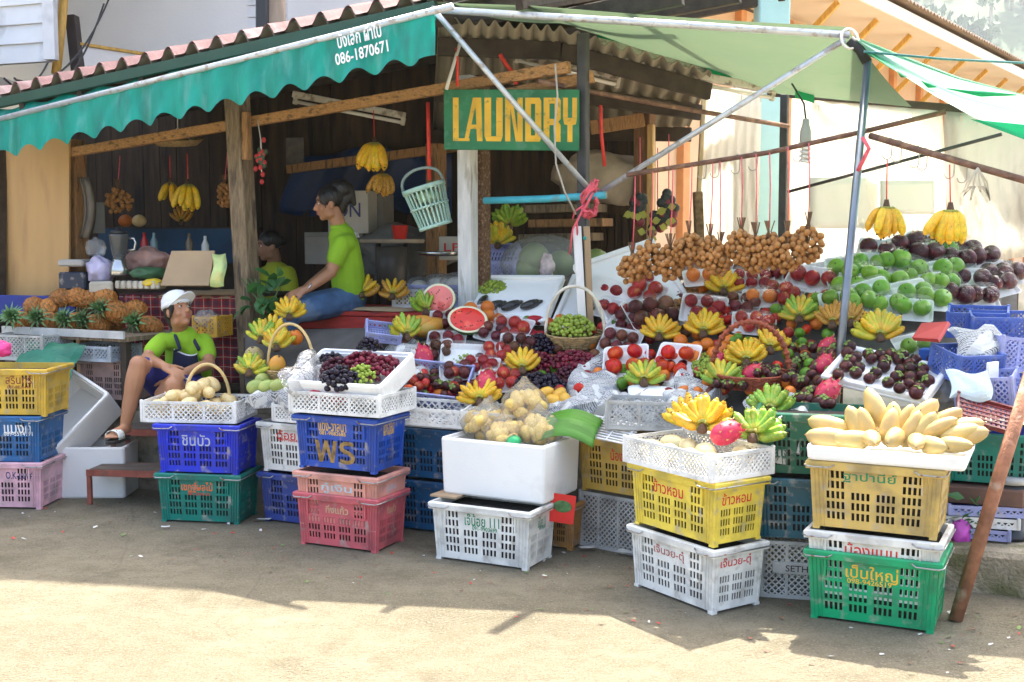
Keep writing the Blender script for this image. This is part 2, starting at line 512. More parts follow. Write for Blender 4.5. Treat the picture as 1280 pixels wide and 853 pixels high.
wf = wn.build('window', house, hi)
pn = MB(); pn.box((3.9, -.012, 4.68), (1.14, .02, .94), mat('window_glass', (.25, .3, .32), .08, .05, 2), mt); pn.build('pane', wf)
mb = MB()                                                          # roof out of view, eave line set to cast the street's shadow edge
mb.grid(lambda u, v: (-8 + 9.2 * u, 9.95 + 1.22 - .178 * (-8 + 9.2 * u + 2.48) + 4 * v - 1.0, 7.55 + 1.6 * v), 8, 4, mat('house_roof_tin', (.3, .2, .18), .5), True, .08)
mb.build('roof', house, hi)
mb = MB()
mb.tube([P(82, -30, 11.3), P(76, 40, 11.2), P(70, 92, 11.1)], .045, yellow_wood, 8); mb.build('brace', house, hi)
mb = MB(); mb.beam(P(90, 20, 11.5), P(98, 93, 11.5), .14, .09, mat('dark_brown_board', (.05, .035, .03), .7)); mb.build('corner_board', house, hi)
mb = MB()
a = P(98, 55, 11.52); b = P(195, 70, 12.2)
mb.add([a, b, (b.x, b.y, b.z - .8), (a.x, a.y, a.z - .8)], [(0, 1, 2, 3)], white_wall)
mb.beam(a, b, .04, .03, yellow_wood)
mb.build('lean_to', house, hi)

# grey wooden post and dark water pipe above the tiles
mb = MB(); mb.beam(P(345, -20, 9.6), P(347, 45, 9.6), .12, .12, mat('sun_bleached_post', (.42, .34, .25), .8, .25, 12, .3, 40, stretch=(1, 1, .2)), .01)
mb.build('wooden_post', label='sun bleached wooden post sticking up behind the roof tiles', category='post')
mb = MB(); mb.beam(P(328, -20, 9.5), P(328, 40, 9.5), .09, .09, mat('blackish_panel', (.03, .035, .04), .5), .01)
mb.build('iron_post', label='blackish iron post beside the bleached wooden post above the tiles', category='post')

# electric wires drooping from the house to the roof corner
wire_m = mat('black_wire', (.02, .02, .02), .6)
for i, (p0, p1, sag) in enumerate((((138, -5, 11), (20, 100, 9.2), .25), ((130, 5, 11), (5, 98, 9.3), .4), ((60, 78, 10.5), (18, 98, 9.2), .1))):
    a, b = P(*p0), P(*p1)
    pts = [a.lerp(b, t / 14) + Vector((0, 0, -sag * 4 * (t / 14) * (1 - t / 14))) for t in range(15)]
    mb = MB(); mb.tube(pts, .009, wire_m, 5)
    mb.build('electric_wire', label=('electric wire drooping from the white house, highest of three', 'electric wire drooping lowest across the white house wall', 'short electric wire from the balcony to the roof corner')[i], category='wire', group='wires by the white house')

# ------------------------------------------------------------------ long orange building behind on the right, with a deep braced eave
orange_wall = mat('orange_render', (.66, .45, .29), .85, .08, 1.2, .1, 30)
soffit = mat('cream_soffit', (.74, .65, .53), .7, .05, 2)
Ea, Eb = P(1080, -4, 15.0), P(1290, 102, 23.0)
ed = (Eb - Ea); ed.z = 0; ed.normalize()
E0 = Ea - ed * 5.4; E1 = Eb + ed * 9
slope = (Eb.z - Ea.z) / (Vector((Eb.x - Ea.x, Eb.y - Ea.y)).length)
nrm = Vector((-ed.y, ed.x, 0))                                      # back, away from the street
bld = empty('orange_building', T((E0 + E1) / 2 - Vector((0, 0, E0.z))), 'long orange building with deep cream eave held by yellow braces', 'building')
bi = bld.matrix_basis.inverted()
Lb = (E1 - E0).length
mt = basis(tuple(ed), tuple(nrm), (0, 0, 1), (E0.x, E0.y, 0)); zE = Ea.z
mb = MB(); mb.box((Lb / 2, 1.35, zE / 2 + .05), (Lb, .3, zE - .1), orange_wall, mt); mb.build('wall', bld, bi)
mb = MB(); mb.box((Lb / 2, .62, zE - .03), (Lb, 1.2, .04), soffit, mt); mb.build('soffit', bld, bi)
mb = MB(); mb.box((Lb / 2, 0, zE + .01), (Lb, .035, .16), mat('white_fascia', (.82, .78, .70), .6), mt, .004); mb.build('fascia', bld, bi)
def corr(u, v):
    x = Lb * u
    return (x, -.12 + 3.5 * v, zE + .17 + .9 * v + .025 * math.sin(x * 2 * math.pi / .16))
mb = MB(); mb.grid(corr, int(Lb / .04), 3, mat('brown_tin_roof', (.22, .15, .10), .6, .2, 3), True, .012, mt); mb.build('roof', bld, bi)
for i in range(16):
    x = .7 + i * 1.5
    mb = MB(); mb.beam((x, 1.18, zE - .95), (x, .25, zE - .07), .07, .07, yellow_wood)
    mb.build('brace', bld, bi @ mt)
    mb = MB(); mb.box((x + .67, 1.16, zE / 2), (.16, .10, zE - .2), mat('orange_pilaster', (.62, .28, .11), .8), mt, .006)
    mb.build('pilaster', bld, bi)
for x in (6.1, 10.4):
    mb = MB(); mb.lathe([(.02, 0), (.07, .0), (.09, .06), (.05, .12), (.0, .13)], mat('grey_floodlight', (.5, .5, .5), .4), 10, T(x, .95, zE - .28)); mb.tube([(x, .95, zE - .2), (x, 1.1, zE - .2), (x, 1.2, zE - .3)], .02, dark_brown, 6)
    mb.build('floodlight', bld, bi @ mt)
mb = MB(); mb.tube([(0, 1.02, zE - .22), (Lb, 1.02, zE - .22)], .018, dark_brown, 6); mb.build('conduit', bld, bi @ mt)

# turquoise column in front of it
mb = MB(); mb.box((0, 0, 2.4), (.24, .24, 4.8), mat('pale_turquoise_paint', (.42, .66, .66), .7, .08, 3, .1, 30), T(P(963, 100, 9.6).x, 9.6, 0), .01)
mb.build('concrete_column', label='pale turquoise concrete column behind the canopy', category='column')

# ------------------------------------------------------------------ stall: platform posts, beams, tiled roof
wood_warm = mat('orange_brown_timber', (.36, .19, .075), .75, .3, 14, .25, 60, stretch=(8, 8, 1.2), spots=(.14, .08, .04), spot_scale=4)
wood_beam = mat('warm_beam_timber', (.42, .22, .08), .75, .3, 14, .25, 60, stretch=(1, 8, 8), spots=(.15, .09, .04), spot_scale=5)
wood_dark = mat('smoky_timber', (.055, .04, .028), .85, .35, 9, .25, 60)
wood_grey = mat('weathered_post', (.23, .165, .10), .85, .35, 10, .4, 60, stretch=(6, 6, 1), spots=(.10, .07, .05), spot_scale=4, spots2=(.36, .28, .18), spots2_scale=6)
steel_dark = mat('dark_steel', (.05, .05, .05), .55, .3, 10, .1, 60)
ply = mat('tan_plywood', (.56, .34, .14), .65, .1, 1.5, .08, 40, stretch=(4, 4, .8), spots=(.40, .23, .10), spot_scale=2, spot_lo=.55, spot_hi=.8)
S0 = Vector((-1.6, 8.4, .52))
stall = empty('fruit_stall', T(S0), 'open fronted timber fruit stall with a tiled roof over a raised floor', 'stall')
si = stall.matrix_basis.inverted()
def post(name, a, b, wd, m, parent=stall, inv=si, dp=None, bev=.006, **tags):
    mb = MB(); a, b = Vector(a), Vector(b)
    d = (b - a); L = d.length; d.normalize(); x = Vector((.88, -.47, 0)); x = (x - d * x.dot(d)).normalized(); y = d.cross(x)
    mb.box((0, 0, L / 2), (wd, dp or wd, L), m, basis(x, y, d, a), bev)
    return mb.build(name, parent, inv, **tags)
a, b = P(296, 118, 8.4), P(313, 430, 8.4)
post('post', b + (b - a) * ((b.z - .52) / (a.z - b.z)), a, .13, wood_grey)
post('post', P(308, 200, 8.28), P(308, 140, 8.28), .05, wood_warm)
p = P(601, 300, 7.9); post('post', (p.x, p.y, .52), P(599, 95, 7.9), .105, mat('rough_brown_post', (.17, .09, .045), .95, .5, 60, .9, 90, spots=(.32, .22, .14), spot_scale=60))
p = P(585, 300, 7.8); post('post', (p.x, p.y, .52), P(584, 95, 7.8), .1, mat('whitewashed_post', (.62, .62, .60), .8, .15, 6, .3, 50, stretch=(5, 5, .8), spots=(.40, .38, .33), spot_scale=5))
p = P(731, 300, 7.4); post('post', (p.x, p.y, .2), P(729, 42, 7.4), .062, steel_dark)
p = P(808, 250, 9.2); post('post', (p.x, p.y, .3), P(806, 100, 9.2), .13, mat('mid_brown_post', (.22, .12, .06), .8, .3, 10, .3, stretch=(6, 6, 1)))
p = P(814, 250, 9.1); post('post', (p.x, p.y, .3), P(814, 156, 9.1), .05, mat('raw_pine', (.66, .42, .16), .6, .2, 10, stretch=(6, 6, 1)))
p = P(545, 300, 9.3); post('post', (p.x, p.y, .52), P(545, 180, 9.3), .12, wood_warm)
p = P(96, 300, 9.2); post('post', (p.x, p.y, .52), P(92, 175, 9.2), .13, wood_warm)
p = P(980, 250, 8.7); post('post', (p.x, p.y, .2), P(981, 118, 8.7), .055, steel_dark)
p = P(70, 350, 8.9); post('post', (p.x - .55, p.y + .2, .52), P(0, 170, 9.2), .08, wood_dark)
mb = MB(); mb.beam(P(77, 193, 9.1), P(712, 84, 7.35), .05, .068, wood_beam); mb.build('beam', stall, si)
mb = MB(); mb.beam(P(360, 212, 10.3), P(578, 183, 9.4), .05, .07, wood_warm); mb.build('beam', stall, si)
mb = MB(); mb.beam(P(738, 160, 9.0), P(805, 150, 9.0), .05, .1, wood_warm); mb.build('beam', stall, si)
mb = MB(); mb.beam(P(585, 128, 7.62), P(742, 96, 7.42), .05, .07, wood_beam); mb.build('beam', stall, si)
# roof: eave line seen from the street, rising to the back
Ra, Rb = P(-60, 132, 9.0), P(545, -4, 7.15)
rdir = (Rb - Ra); Lr = rdir.length; rdir.normalize()
rback = Vector((.45, .87, .0)); rback = (rback + Vector((0, 0, .28)))
Rc_len = Lr + .12
TILE = .205
tile_red = mat('mauve_roof_tile', (.36, .20, .18), .6, .2, 4, .2, 40, spots=(.50, .36, .33), spot_scale=3, spots2=(.16, .10, .09), spots2_scale=7)
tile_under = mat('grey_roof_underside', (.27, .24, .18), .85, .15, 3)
def tile(u, v, off=0.):
    x = Rc_len * u
    ph = (x / TILE) % 1.0
    hgt = .068 * max(0., math.sin(ph * 2 * math.pi)) ** .8 - .012
    p = Ra + rdir * x + Vector((.45, .87, .15 + .12 * u)) * (4.2 * v)
    droop = -max(0., x - Lr) * .34
    stepz = .012 * (1 - (v * 10) % 1.0)
    return p + Vector((0, 0, hgt + off + droop + stepz))
mb = MB(); mb.grid(lambda u, v: tile(u, v), int(Rc_len / TILE * 12), 10, tile_red, True)
mb.build('roof_tiles', stall, si)
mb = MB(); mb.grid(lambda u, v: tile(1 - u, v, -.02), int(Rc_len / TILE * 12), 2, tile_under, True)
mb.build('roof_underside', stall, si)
mb = MB(); mb.beam(Ra + Vector((0, .02, -.055)), Rb + Vector((0, .02, -.055)), .04, .07, mat('dark_green_eave_board', (.02, .07, .045), .6)); mb.build('eave_board', stall, si)
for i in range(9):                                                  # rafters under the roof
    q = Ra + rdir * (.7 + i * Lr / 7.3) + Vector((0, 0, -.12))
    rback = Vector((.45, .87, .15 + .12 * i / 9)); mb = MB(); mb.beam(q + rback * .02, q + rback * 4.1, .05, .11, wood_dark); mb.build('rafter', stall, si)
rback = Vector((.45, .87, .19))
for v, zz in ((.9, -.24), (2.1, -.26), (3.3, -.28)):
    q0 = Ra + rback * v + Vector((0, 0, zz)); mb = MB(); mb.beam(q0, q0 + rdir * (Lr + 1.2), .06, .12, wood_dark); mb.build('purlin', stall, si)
# lower lean-to roof of grey corrugated sheets carrying on to the right, under the tarpaulin
LF = [P(548, 24, 7.35), P(700, 36, 7.5), P(890, 92, 8.1)]; LB = [P(540, 168, 10.6), P(700, 165, 10.1), P(862, 160, 9.7)]
def lean(u, v):
    a_ = LF[0].lerp(LF[1], u * 2) if u < .5 else LF[1].lerp(LF[2], u * 2 - 1); b_ = LB[0].lerp(LB[1], u * 2) if u < .5 else LB[1].lerp(LB[2], u * 2 - 1)
    return a_.lerp(b_, v) + Vector((0, 0, .02 * math.sin(u * 2.4 / .13 * 2 * math.pi)))
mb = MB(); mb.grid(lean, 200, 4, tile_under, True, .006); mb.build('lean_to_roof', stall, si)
for v in (.08, .45, .9):
    mb = MB(); mb.beam(lean(0, v) + Vector((0, 0, -.09)), lean(.5, v) + Vector((0, 0, -.09)), .05, .11, wood_dark); mb.beam(lean(.5, v) + Vector((0, 0, -.093)), lean(1, v) + Vector((0, 0, -.093)), .05, .11, wood_dark); mb.build('purlin', stall, si)
# dark back and end walls of boards
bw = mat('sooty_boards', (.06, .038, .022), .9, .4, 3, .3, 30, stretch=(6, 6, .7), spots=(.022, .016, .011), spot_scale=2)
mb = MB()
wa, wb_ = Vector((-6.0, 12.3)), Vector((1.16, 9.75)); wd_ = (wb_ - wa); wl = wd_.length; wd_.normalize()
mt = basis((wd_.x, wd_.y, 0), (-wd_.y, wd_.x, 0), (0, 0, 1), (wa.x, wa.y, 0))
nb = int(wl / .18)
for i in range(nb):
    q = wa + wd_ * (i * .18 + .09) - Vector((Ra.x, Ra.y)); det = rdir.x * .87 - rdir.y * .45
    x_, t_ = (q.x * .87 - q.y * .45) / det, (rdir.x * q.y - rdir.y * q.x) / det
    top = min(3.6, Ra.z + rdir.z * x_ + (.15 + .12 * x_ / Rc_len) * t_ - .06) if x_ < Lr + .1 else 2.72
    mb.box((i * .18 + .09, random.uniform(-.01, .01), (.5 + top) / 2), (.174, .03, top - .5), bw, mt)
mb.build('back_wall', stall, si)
mb = MB(); mb.box((-5.3, 10.3, 2.0), (.04, 3.6, 3.0), bw); mb.build('end_wall', stall, si)
# blue tarpaulin hung high inside on the back wall
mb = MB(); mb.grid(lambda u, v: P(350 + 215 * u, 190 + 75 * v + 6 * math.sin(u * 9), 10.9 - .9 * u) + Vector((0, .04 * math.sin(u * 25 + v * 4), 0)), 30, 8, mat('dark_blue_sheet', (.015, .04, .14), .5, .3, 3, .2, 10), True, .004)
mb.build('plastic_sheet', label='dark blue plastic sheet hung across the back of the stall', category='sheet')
# plywood panel and latticed gap at the left end
def quad_board(name, pts, th, m, **tags):
    mb = MB(); a, b, c, d = [Vector(q) for q in pts]; n_ = (b - a).cross(d - a).normalized() * th
    vs = [a, b, c, d, a + n_, b + n_, c + n_, d + n_]
    mb.add(vs, [(0, 1, 2, 3), (7, 6, 5, 4), (0, 4, 5, 1), (1, 5, 6, 2), (2, 6, 7, 3), (3, 7, 4, 0)], m)
    return mb.build(name, **tags)
quad_board('plywood_panel', (P(8, 372, 9.2), P(86, 368, 9.0), P(86, 168, 9.0), P(5, 172, 9.2)), -.02, ply, label='tan plywood panel closing the left end of the stall', category='panel')
mb = MB()
for i in range(7): mb.beam(P(-40 + i * 8, 160, 9.9), P(-40 + i * 8, 392, 9.9), .03, .02, wood_dark, 0)
for i in range(9): mb.beam(P(-45, 175 + i * 24, 9.88), P(16, 172 + i * 24, 9.88), .012, .03, wood_warm, 0)
mb.build('lattice_screen', label='dark wooden lattice screen left of the plywood panel', category='screen')
# ------------------------------------------------------------------ awning, canopy poles, tarpaulins, sheets on the right
awn = mat('green_awning_canvas', (.0, .34, .26), .5, .22, 2.5, .45, 7, translucent=.25, spots2=(.02, .20, .16), spots2_scale=3.5, spots2_lo=.52, spots2_hi=.8, stretch=(3, 3, .8), spots=(.10, .42, .36), spot_scale=4, spot_lo=.55, spot_hi=.75)
letter_white = mat('white_paint_lettering', (.85, .85, .85), .6, .03)
AL, AR = P(-8, 151, 8.62), P(543, 14, 6.98)
adir = (AR - AL); La = adir.length
aw = empty('awning', T(AR), 'green canvas awning with scalloped valance along the tiled roof', 'awning')
ai = aw.matrix_basis.inverted()
def valance(u, v):
    p = AL + adir * u
    nsc = 14.5
    drop = .255 + .03 * math.cos(u * nsc * 2 * math.pi + .6) * (1 if u < .97 else .2)
    w_ = .018 * math.sin(u * nsc * 2 * math.pi + .6) * v + .010 * math.sin(u * 61) * v + .006 * math.sin(u * 90 + 6 * v)
    return p + Vector((-.3 * w_, -.9 * w_ - .03 * v, -drop * v))
mb = MB(); mb.grid(valance, 230, 7, awn, True)
# writing on the right end of the valance
u0 = .865; c0 = valance(u0, .42); t0 = (valance(u0 + .04, .42) - valance(u0 - .04, .42)).normalized()
n0 = Vector((t0.y, -t0.x, 0)).normalized(); up0 = n0.cross(t0) * -1
if up0.z < 0: up0 = -up0
wm = lambda du, dz: basis(t0, up0, n0, c0 + t0 * du + up0 * dz + n0 * .032)
mb.text('บังเล็ก ผ้าใบ', letter_white, wm(.0, .062), M(64, 7.3), M(20, 7.3), .02)
mb.text('086-1870671', letter_white, wm(.0, -.045), M(77, 7.3), M(14.5, 7.3), .02)
mb.build('valance', aw, ai)
mb = MB()
mb.grid(lambda u, v: (AL + adir * u).lerp(Ra + rdir * (.35 + (Lr - .35) * u) + Vector((0, .05, -.10)), v) + Vector((0, 0, -.05 * math.sin(v * math.pi) + .012 * math.sin(u * 70))), 90, 6, awn, True)
mb.build('awning_top', aw, ai)
mb = MB(); mb.tube([AL, AR + adir.normalized() * .12], .02, mat('galvanised_pipe', (.58, .62, .66), .35, .12, 12, .08, 50, metal=.35, spots=(.40, .36, .32), spot_scale=20), 10); mb.build('awning_pole', aw, ai)
galv = MATS['galvanised_pipe']
cf = empty('canopy_frame', T(P(1055, 45, 6.6)), 'galvanised pipe frame with two slanting braces holding up the tarpaulin', 'frame')
ci = cf.matrix_basis.inverted()
def pipe(name, pts, r, m, parent=cf, inv=ci, n=10, **t):
    mb = MB(); mb.tube(pts, r, m, n); return mb.build(name, parent, inv, **t)
pipe('pipe', [P(540, 12, 7.1), P(1062, 44, 6.6)], .021, galv)
pipe('brace', [P(546, 17, 7.06), P(640, 126, 7.22), P(736, 236, 7.36)], .017, galv)
pipe('brace', [P(1056, 50, 6.6), P(748, 242, 7.36)], .017, galv)
p0, p1 = P(1085, 76, 6.56), P(1050, 445, 6.30)
pl = p1 + (p1 - p0) * (p1.z - .2) / (p0.z - p1.z)
pipe('pole', [p0, pl], .022, mat('grey_steel_pole', (.20, .23, .27), .3, .15, 8, metal=.6), n=12)
mb = MB()
for k in range(3):
    c = P(1062, 44, 6.58); a0 = .5 * k
    mb.tube([c + Vector((.05 * math.cos(t) * (1 if k else .8), .02 * math.sin(t + a0), .055 * math.sin(t) - .02)) for t in [i * .42 for i in range(16)]], .006, mat('white_cord', (.75, .73, .68), .8), 6)
mb.tube([P(1062, 50, 6.58), P(1075, 62, 6.57), P(1084, 78, 6.56)], .028, mat('black_rubber', (.02, .02, .02), .7), 8)
mb.build('clamp', cf, ci)
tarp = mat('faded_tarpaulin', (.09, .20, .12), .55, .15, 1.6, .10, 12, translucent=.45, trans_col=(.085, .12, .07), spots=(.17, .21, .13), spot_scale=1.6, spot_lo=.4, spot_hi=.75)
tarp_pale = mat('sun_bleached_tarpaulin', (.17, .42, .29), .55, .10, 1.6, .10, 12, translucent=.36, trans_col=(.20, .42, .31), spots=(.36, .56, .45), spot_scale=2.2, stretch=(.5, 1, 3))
hem = mat('bright_green_hem', (.0, .33, .12), .55, .1, translucent=.3)
FE = [P(545, 10, 7.1), P(665, 14, 6.98), P(800, 25, 6.85), P(930, 34, 6.72), P(1058, 41, 6.6)]
BE = [P(640, 16, 7.9), P(720, 34, 8.2), P(840, 76, 8.5), P(960, 116, 8.5), P(1140, 134, 7.9)]
def spline(pts, t):
    t = max(0., min(1., t)) * (len(pts) - 1); i = min(int(t), len(pts) - 2); f = t - i
    return pts[i].lerp(pts[i + 1], f)
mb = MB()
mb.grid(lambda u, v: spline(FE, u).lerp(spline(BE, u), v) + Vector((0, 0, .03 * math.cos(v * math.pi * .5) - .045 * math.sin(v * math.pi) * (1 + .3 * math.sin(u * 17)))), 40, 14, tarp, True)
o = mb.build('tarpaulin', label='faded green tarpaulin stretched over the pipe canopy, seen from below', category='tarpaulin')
mb = MB()
for (x0, y0, x1, y1, Y) in ((747, 42, 777, 53, 7.9), (884, 80, 915, 90, 8.2), (994, 108, 1018, 119, 8.1)):
    a, b = P(x0, y0, Y), P(x1, y1 - 4, Y + .1); h_ = Vector((0, 0, -.075))
    mb.add([a, b, b + h_, a + h_], [(0, 1, 2, 3)], hem)
mb.build('hem', o)
TE = [P(1066, 45, 6.58), P(1130, 70, 6.75), P(1200, 97, 6.9), P(1300, 124, 7.0)]
LE = [P(1072, 56, 6.56), P(1115, 86, 6.38), P(1165, 120, 6.18), P(1215, 148, 5.98), P(1300, 178, 5.85)]
LEt = [LE[0], LE[1], LE[2], LE[3], LE[4]]
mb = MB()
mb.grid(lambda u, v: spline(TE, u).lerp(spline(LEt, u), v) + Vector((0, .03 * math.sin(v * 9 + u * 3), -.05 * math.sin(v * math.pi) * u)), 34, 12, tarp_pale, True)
BK = [P(1068, 48, 8.4), P(1130, 74, 8.6), P(1200, 101, 8.6), P(1300, 128, 8.6)]  # unseen sheet running back from the flap, added to keep sun off the apples
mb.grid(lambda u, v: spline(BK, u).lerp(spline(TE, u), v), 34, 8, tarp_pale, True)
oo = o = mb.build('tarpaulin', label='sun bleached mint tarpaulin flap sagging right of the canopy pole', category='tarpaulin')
mb = MB()
a, b, c, d = P(1082, 66, 6.5), P(1120, 72, 6.6), P(1119, 89, 6.45), P(1112, 85, 6.36)
mb.add([a, b, c, d], [(0, 1, 2, 3)], hem)
mb.build('hem', o); mb = MB(); a, b, c = P(1212, 149, 5.96), P(1300, 158, 5.86), P(1300, 182, 5.82); mb.add([a, b, c], [(0, 1, 2)], hem)
mb.build('hem', o)
for x0, y0, x1, y1, t in ((1122, 89, 1133, 96, .02), (1152, 101, 1170, 109, .025), (1184, 111, 1270, 119, .035)):
    mb = MB(); mb.tube([P(x0, y0, 6.42), P((x0 + x1) / 2, (y0 + y1) / 2 + 2.5, 6.42), P(x1, y1, 6.45)], [.003, t * .5, .004], hem, 6); mb.build('tear', o)
rope = mat('teal_rope', (.05, .18, .18), .8, .3, 40)
mb = MB(); mb.tube([P(1080, 65, 6.5), P(1180, 74, 6.6), P(1300, 80, 6.8)], .007, rope, 6); mb.build('rope', label='teal rope stretched from the pole top to the right', category='rope')

# translucent plastic sheeting walls, back-lit, on timber battens
sheet = mat('milky_plastic_sheet', (.86, .85, .80), .35, .05, 2, .3, 9, translucent=.62, trans_col=(.97, .94, .87), spots=(.50, .50, .45), spot_scale=2.6, spot_lo=.48, spot_hi=.72, stretch=(1.6, 1, .8), spots2=(.66, .58, .44), spots2_scale=5, spots2_lo=.62, spots2_hi=.8)
def sheet_panel(pts, label, nu=24, amp=.02, m=sheet):
    a, b, c, d = pts; mb = MB()
    mb.grid(lambda u, v: (a.lerp(b, u)).lerp(d.lerp(c, u), v) + Vector((0, amp * math.sin(u * 40 + 3 * math.sin(v * 5)) * (.4 + v), 0)), nu, 10, m, True, .003)
    return mb.build('plastic_sheet', label=label, category='sheet', group='milky plastic sheets closing the right side')
sheet_panel((P(884, 112, 9.0), P(952, 108, 8.9), P(946, 372, 8.9), P(870, 376, 9.0)), 'narrow milky plastic sheet left of the turquoise column, its edge on a batten')
sheet_panel((P(990, 122, 8.8), P(1178, 139, 8.3), P(1186, 335, 8.3), P(986, 345, 8.8)), 'wide patched milky plastic sheet behind the hanging bananas', 40)
sheet_panel((P(1180, 139, 8.29), P(1300, 150, 8.0), P(1300, 318, 8.0), P(1188, 335, 8.29)), 'blotched milky plastic sheet at the right edge of the yard', 24, .02,
            mat('blotched_plastic_sheet', (.74, .72, .68), .4, .08, 3, .3, 9, translucent=.5, trans_col=(.85, .82, .76), spots=(.30, .28, .25), spot_scale=2.6, spot_lo=.5, spot_hi=.62, stretch=(1.5, 1, .6), spots2=(.42, .2, .1), spots2_scale=2.2, spots2_lo=.66, spots2_hi=.74))
patch = mat('grey_plastic_patch', (.80, .81, .79), .4, .05, 3, .2, 12, translucent=.45, trans_col=(.84, .84, .80))
for i, (x0, y0, x1, y1, Y) in enumerate(((1012, 222, 1098, 286, 8.62), (1100, 226, 1168, 268, 8.4))):
    mb = MB(); mb.grid(lambda u, v: P(x0 + (x1 - x0) * u, y0 + (y1 - y0) * v, Y - .3 * u * .3), 8, 6, patch, True, .002)
    mb.build('plastic_patch', label=('grey plastic patch on the wide milky sheet beside the canopy pole', 'smaller grey plastic patch between the two hanging banana hands')[i], category='patch')
batten = mat('pale_batten', (.62, .48, .28), .7, .2, 10, .2, stretch=(6, 6, 1))
def single(name, label, cat, mb, **k): return mb.build(name, label=label, category=cat, **k)
mb = MB(); mb.beam(P(880, 112, 8.96), P(868, 352, 8.96), .06, .03, batten); single('batten', 'pale yellow batten edging the narrow plastic sheet', 'batten', mb)
mb = MB(); mb.beam(P(872, 240, 8.7), P(876, 345, 8.7), .1, .06, mat('rough_trunk_post', (.22, .15, .08), .95, .4, 25, .8, 50)); single('wooden_post', 'rough brown post behind the longan bunches', 'post', mb)
mb = MB()
mb.beam(P(960, 116, 8.85), P(1210, 137, 8.25), .05, .05, dark_brown)
for i in range(22):
    mb.beam(P(1018 + i * 4.6, 112 + i * .5, 8.78), P(1018 + i * 4.6, 126 + i * .5, 8.78), .018, .02, batten, 0)
single('slatted_rail', 'slatted timber rail along the top of the wide plastic sheet', 'rail', mb)
# dirty white low wall and rail seen under the sheets on the right
mb = MB(); mb.box((0, 0, .55), (6.4, .1, 1.1), mat('stained_white_wall', (.62, .58, .50), .85, .15, 3, .2, 30, spots=(.35, .34, .25), spot_scale=3, spots2=(.25, .4, .2), spots2_scale=2), T(4.6, 10.2, .19) @ rotz(-.12)); single('low_wall', 'stained whitish low wall beyond the plastic sheets', 'wall', mb)
mb = MB(); mb.beam(P(1215, 331, 7.6), P(1266, 329, 7.5), .03, .035, steel_dark); single('iron_bar', 'short dark iron bar sticking out right of the apple heap', 'bar', mb)

# rods, turquoise pipe, strings and hooks
rust = mat('rusty_rod', (.17, .09, .06), .7, .35, 18, .3, 70, metal=.2, spots=(.30, .17, .10), spot_scale=12)
rust2 = mat('rusty_red_pole', (.30, .13, .07), .8, .3, 14, .4, 60, spots=(.42, .30, .22), spot_scale=9, spots2=(.14, .06, .04), spots2_scale=6)
def rod(name, label, pts, r, m, **k):
    mb = MB(); mb.tube(pts, r, m, 10); return single(name, label, 'rod' if 'rod' in name else 'pipe', mb, **k)
rod('conduit_rod', 'brown conduit rod running from the sign back under the canopy', [P(673, 102, 7.35), P(735, 114, 7.55), P(860, 137, 8.0), P(985, 158, 8.6)], .016, rust)
rod('hanging_rod', 'long rusty rod from which the longan bunches hang', [P(783, 219, 6.95), P(960, 191, 6.75), P(1078, 165, 6.55), P(1182, 140, 6.45)], .014, rust)
rod('hook_rod', 'thick brown hook rod running right from the canopy pole', [P(1088, 170, 6.5), P(1160, 191, 6.2), P(1240, 214, 5.95), P(1310, 234, 5.8)], .018, rust)
rod('thin_rod', 'thin dark rod slanting up behind the hanging bananas', [P(985, 240, 8.2), P(1100, 209, 7.8), P(1252, 168, 7.3)], .011, steel_dark)
rod('water_pipe', 'bright turquoise plastic pipe tied to the dark post with pink string', [P(606, 251, 7.7), P(680, 249, 7.45), P(757, 244, 7.25)], .023, mat('turquoise_pvc', (.06, .42, .52), .4, .15, 8, spots=(.10, .30, .34), spot_scale=10))
leanp = [P(1285, 478, 5.25), G(1194, 776, 0.0)]
mb = MB(); mb.tube([leanp[0] + (leanp[0] - leanp[1]) * .08, leanp[1]], .030, rust2, 12); single('leaning_pole', 'rusty red pole leaning at the right beside the green crate', 'pole', mb)
pink = mat('pink_string', (.75, .12, .16), .7, .2, 40)
redstr = mat('red_ribbon', (.72, .05, .03), .6, .2, 30)
white_str = mat('white_string', (.7, .68, .62), .8)
def knotty(center, r, n, m, rnd, rad_=.006):
    mb = MB()
    for _ in range(n):
        a = rnd.uniform(0, 6.28); pts = []
        for i in range(14):
            t = a + i * .5
            pts.append(Vector(center) + Vector((r[0] * math.cos(t) * rnd.uniform(.6, 1.1), r[1] * math.sin(t), r[2] * math.sin(t * .7 + a) * rnd.uniform(.6, 1.1))))
        mb.tube(pts, rad_, m, 5)
    return mb
rs = random.Random(5)
mb = knotty(P(737, 250, 7.3), (.05, .06, .11), 7, pink, rs, .008)
for q in ((716, 275), (722, 300), (712, 318)):
    mb.tube([P(732, 255, 7.27), P((732 + q[0]) / 2 - 6, (255 + q[1]) / 2, 7.25), P(*q, 7.3)], .006, pink, 5)
single('string_knot', 'big tangle of pink string tying the turquoise pipe to the post', 'string', mb)
def string(label, pts, m=pink, r=.005, name='string', **k):
    mb = MB(); mb.tube(pts, r, m, 5); return single(name, label, 'string', mb, **k)
string('red ribbon dangling right of the laundry sign', [P(751, 132, 7.5), P(752, 170, 7.48), P(756, 208, 7.5)], redstr, .012, 'ribbon')
string('long red ribbon from which the plastic basket hangs', [P(535, 128, 7.9), P(536, 170, 7.88), P(537, 225, 7.86)], redstr, .014, 'ribbon')
string('red ribbon tied round the beam above the laundry sign', [P(571, 60, 7.5), P(572, 85, 7.5), P(572, 108, 7.5)], redstr, .01, 'ribbon')
string('loose red ribbon caught on the rafters above the laundry sign', [P(625, 68, 7.6), P(632, 80, 7.6), P(642, 92, 7.55), P(645, 105, 7.5)], redstr, .014, 'ribbon')
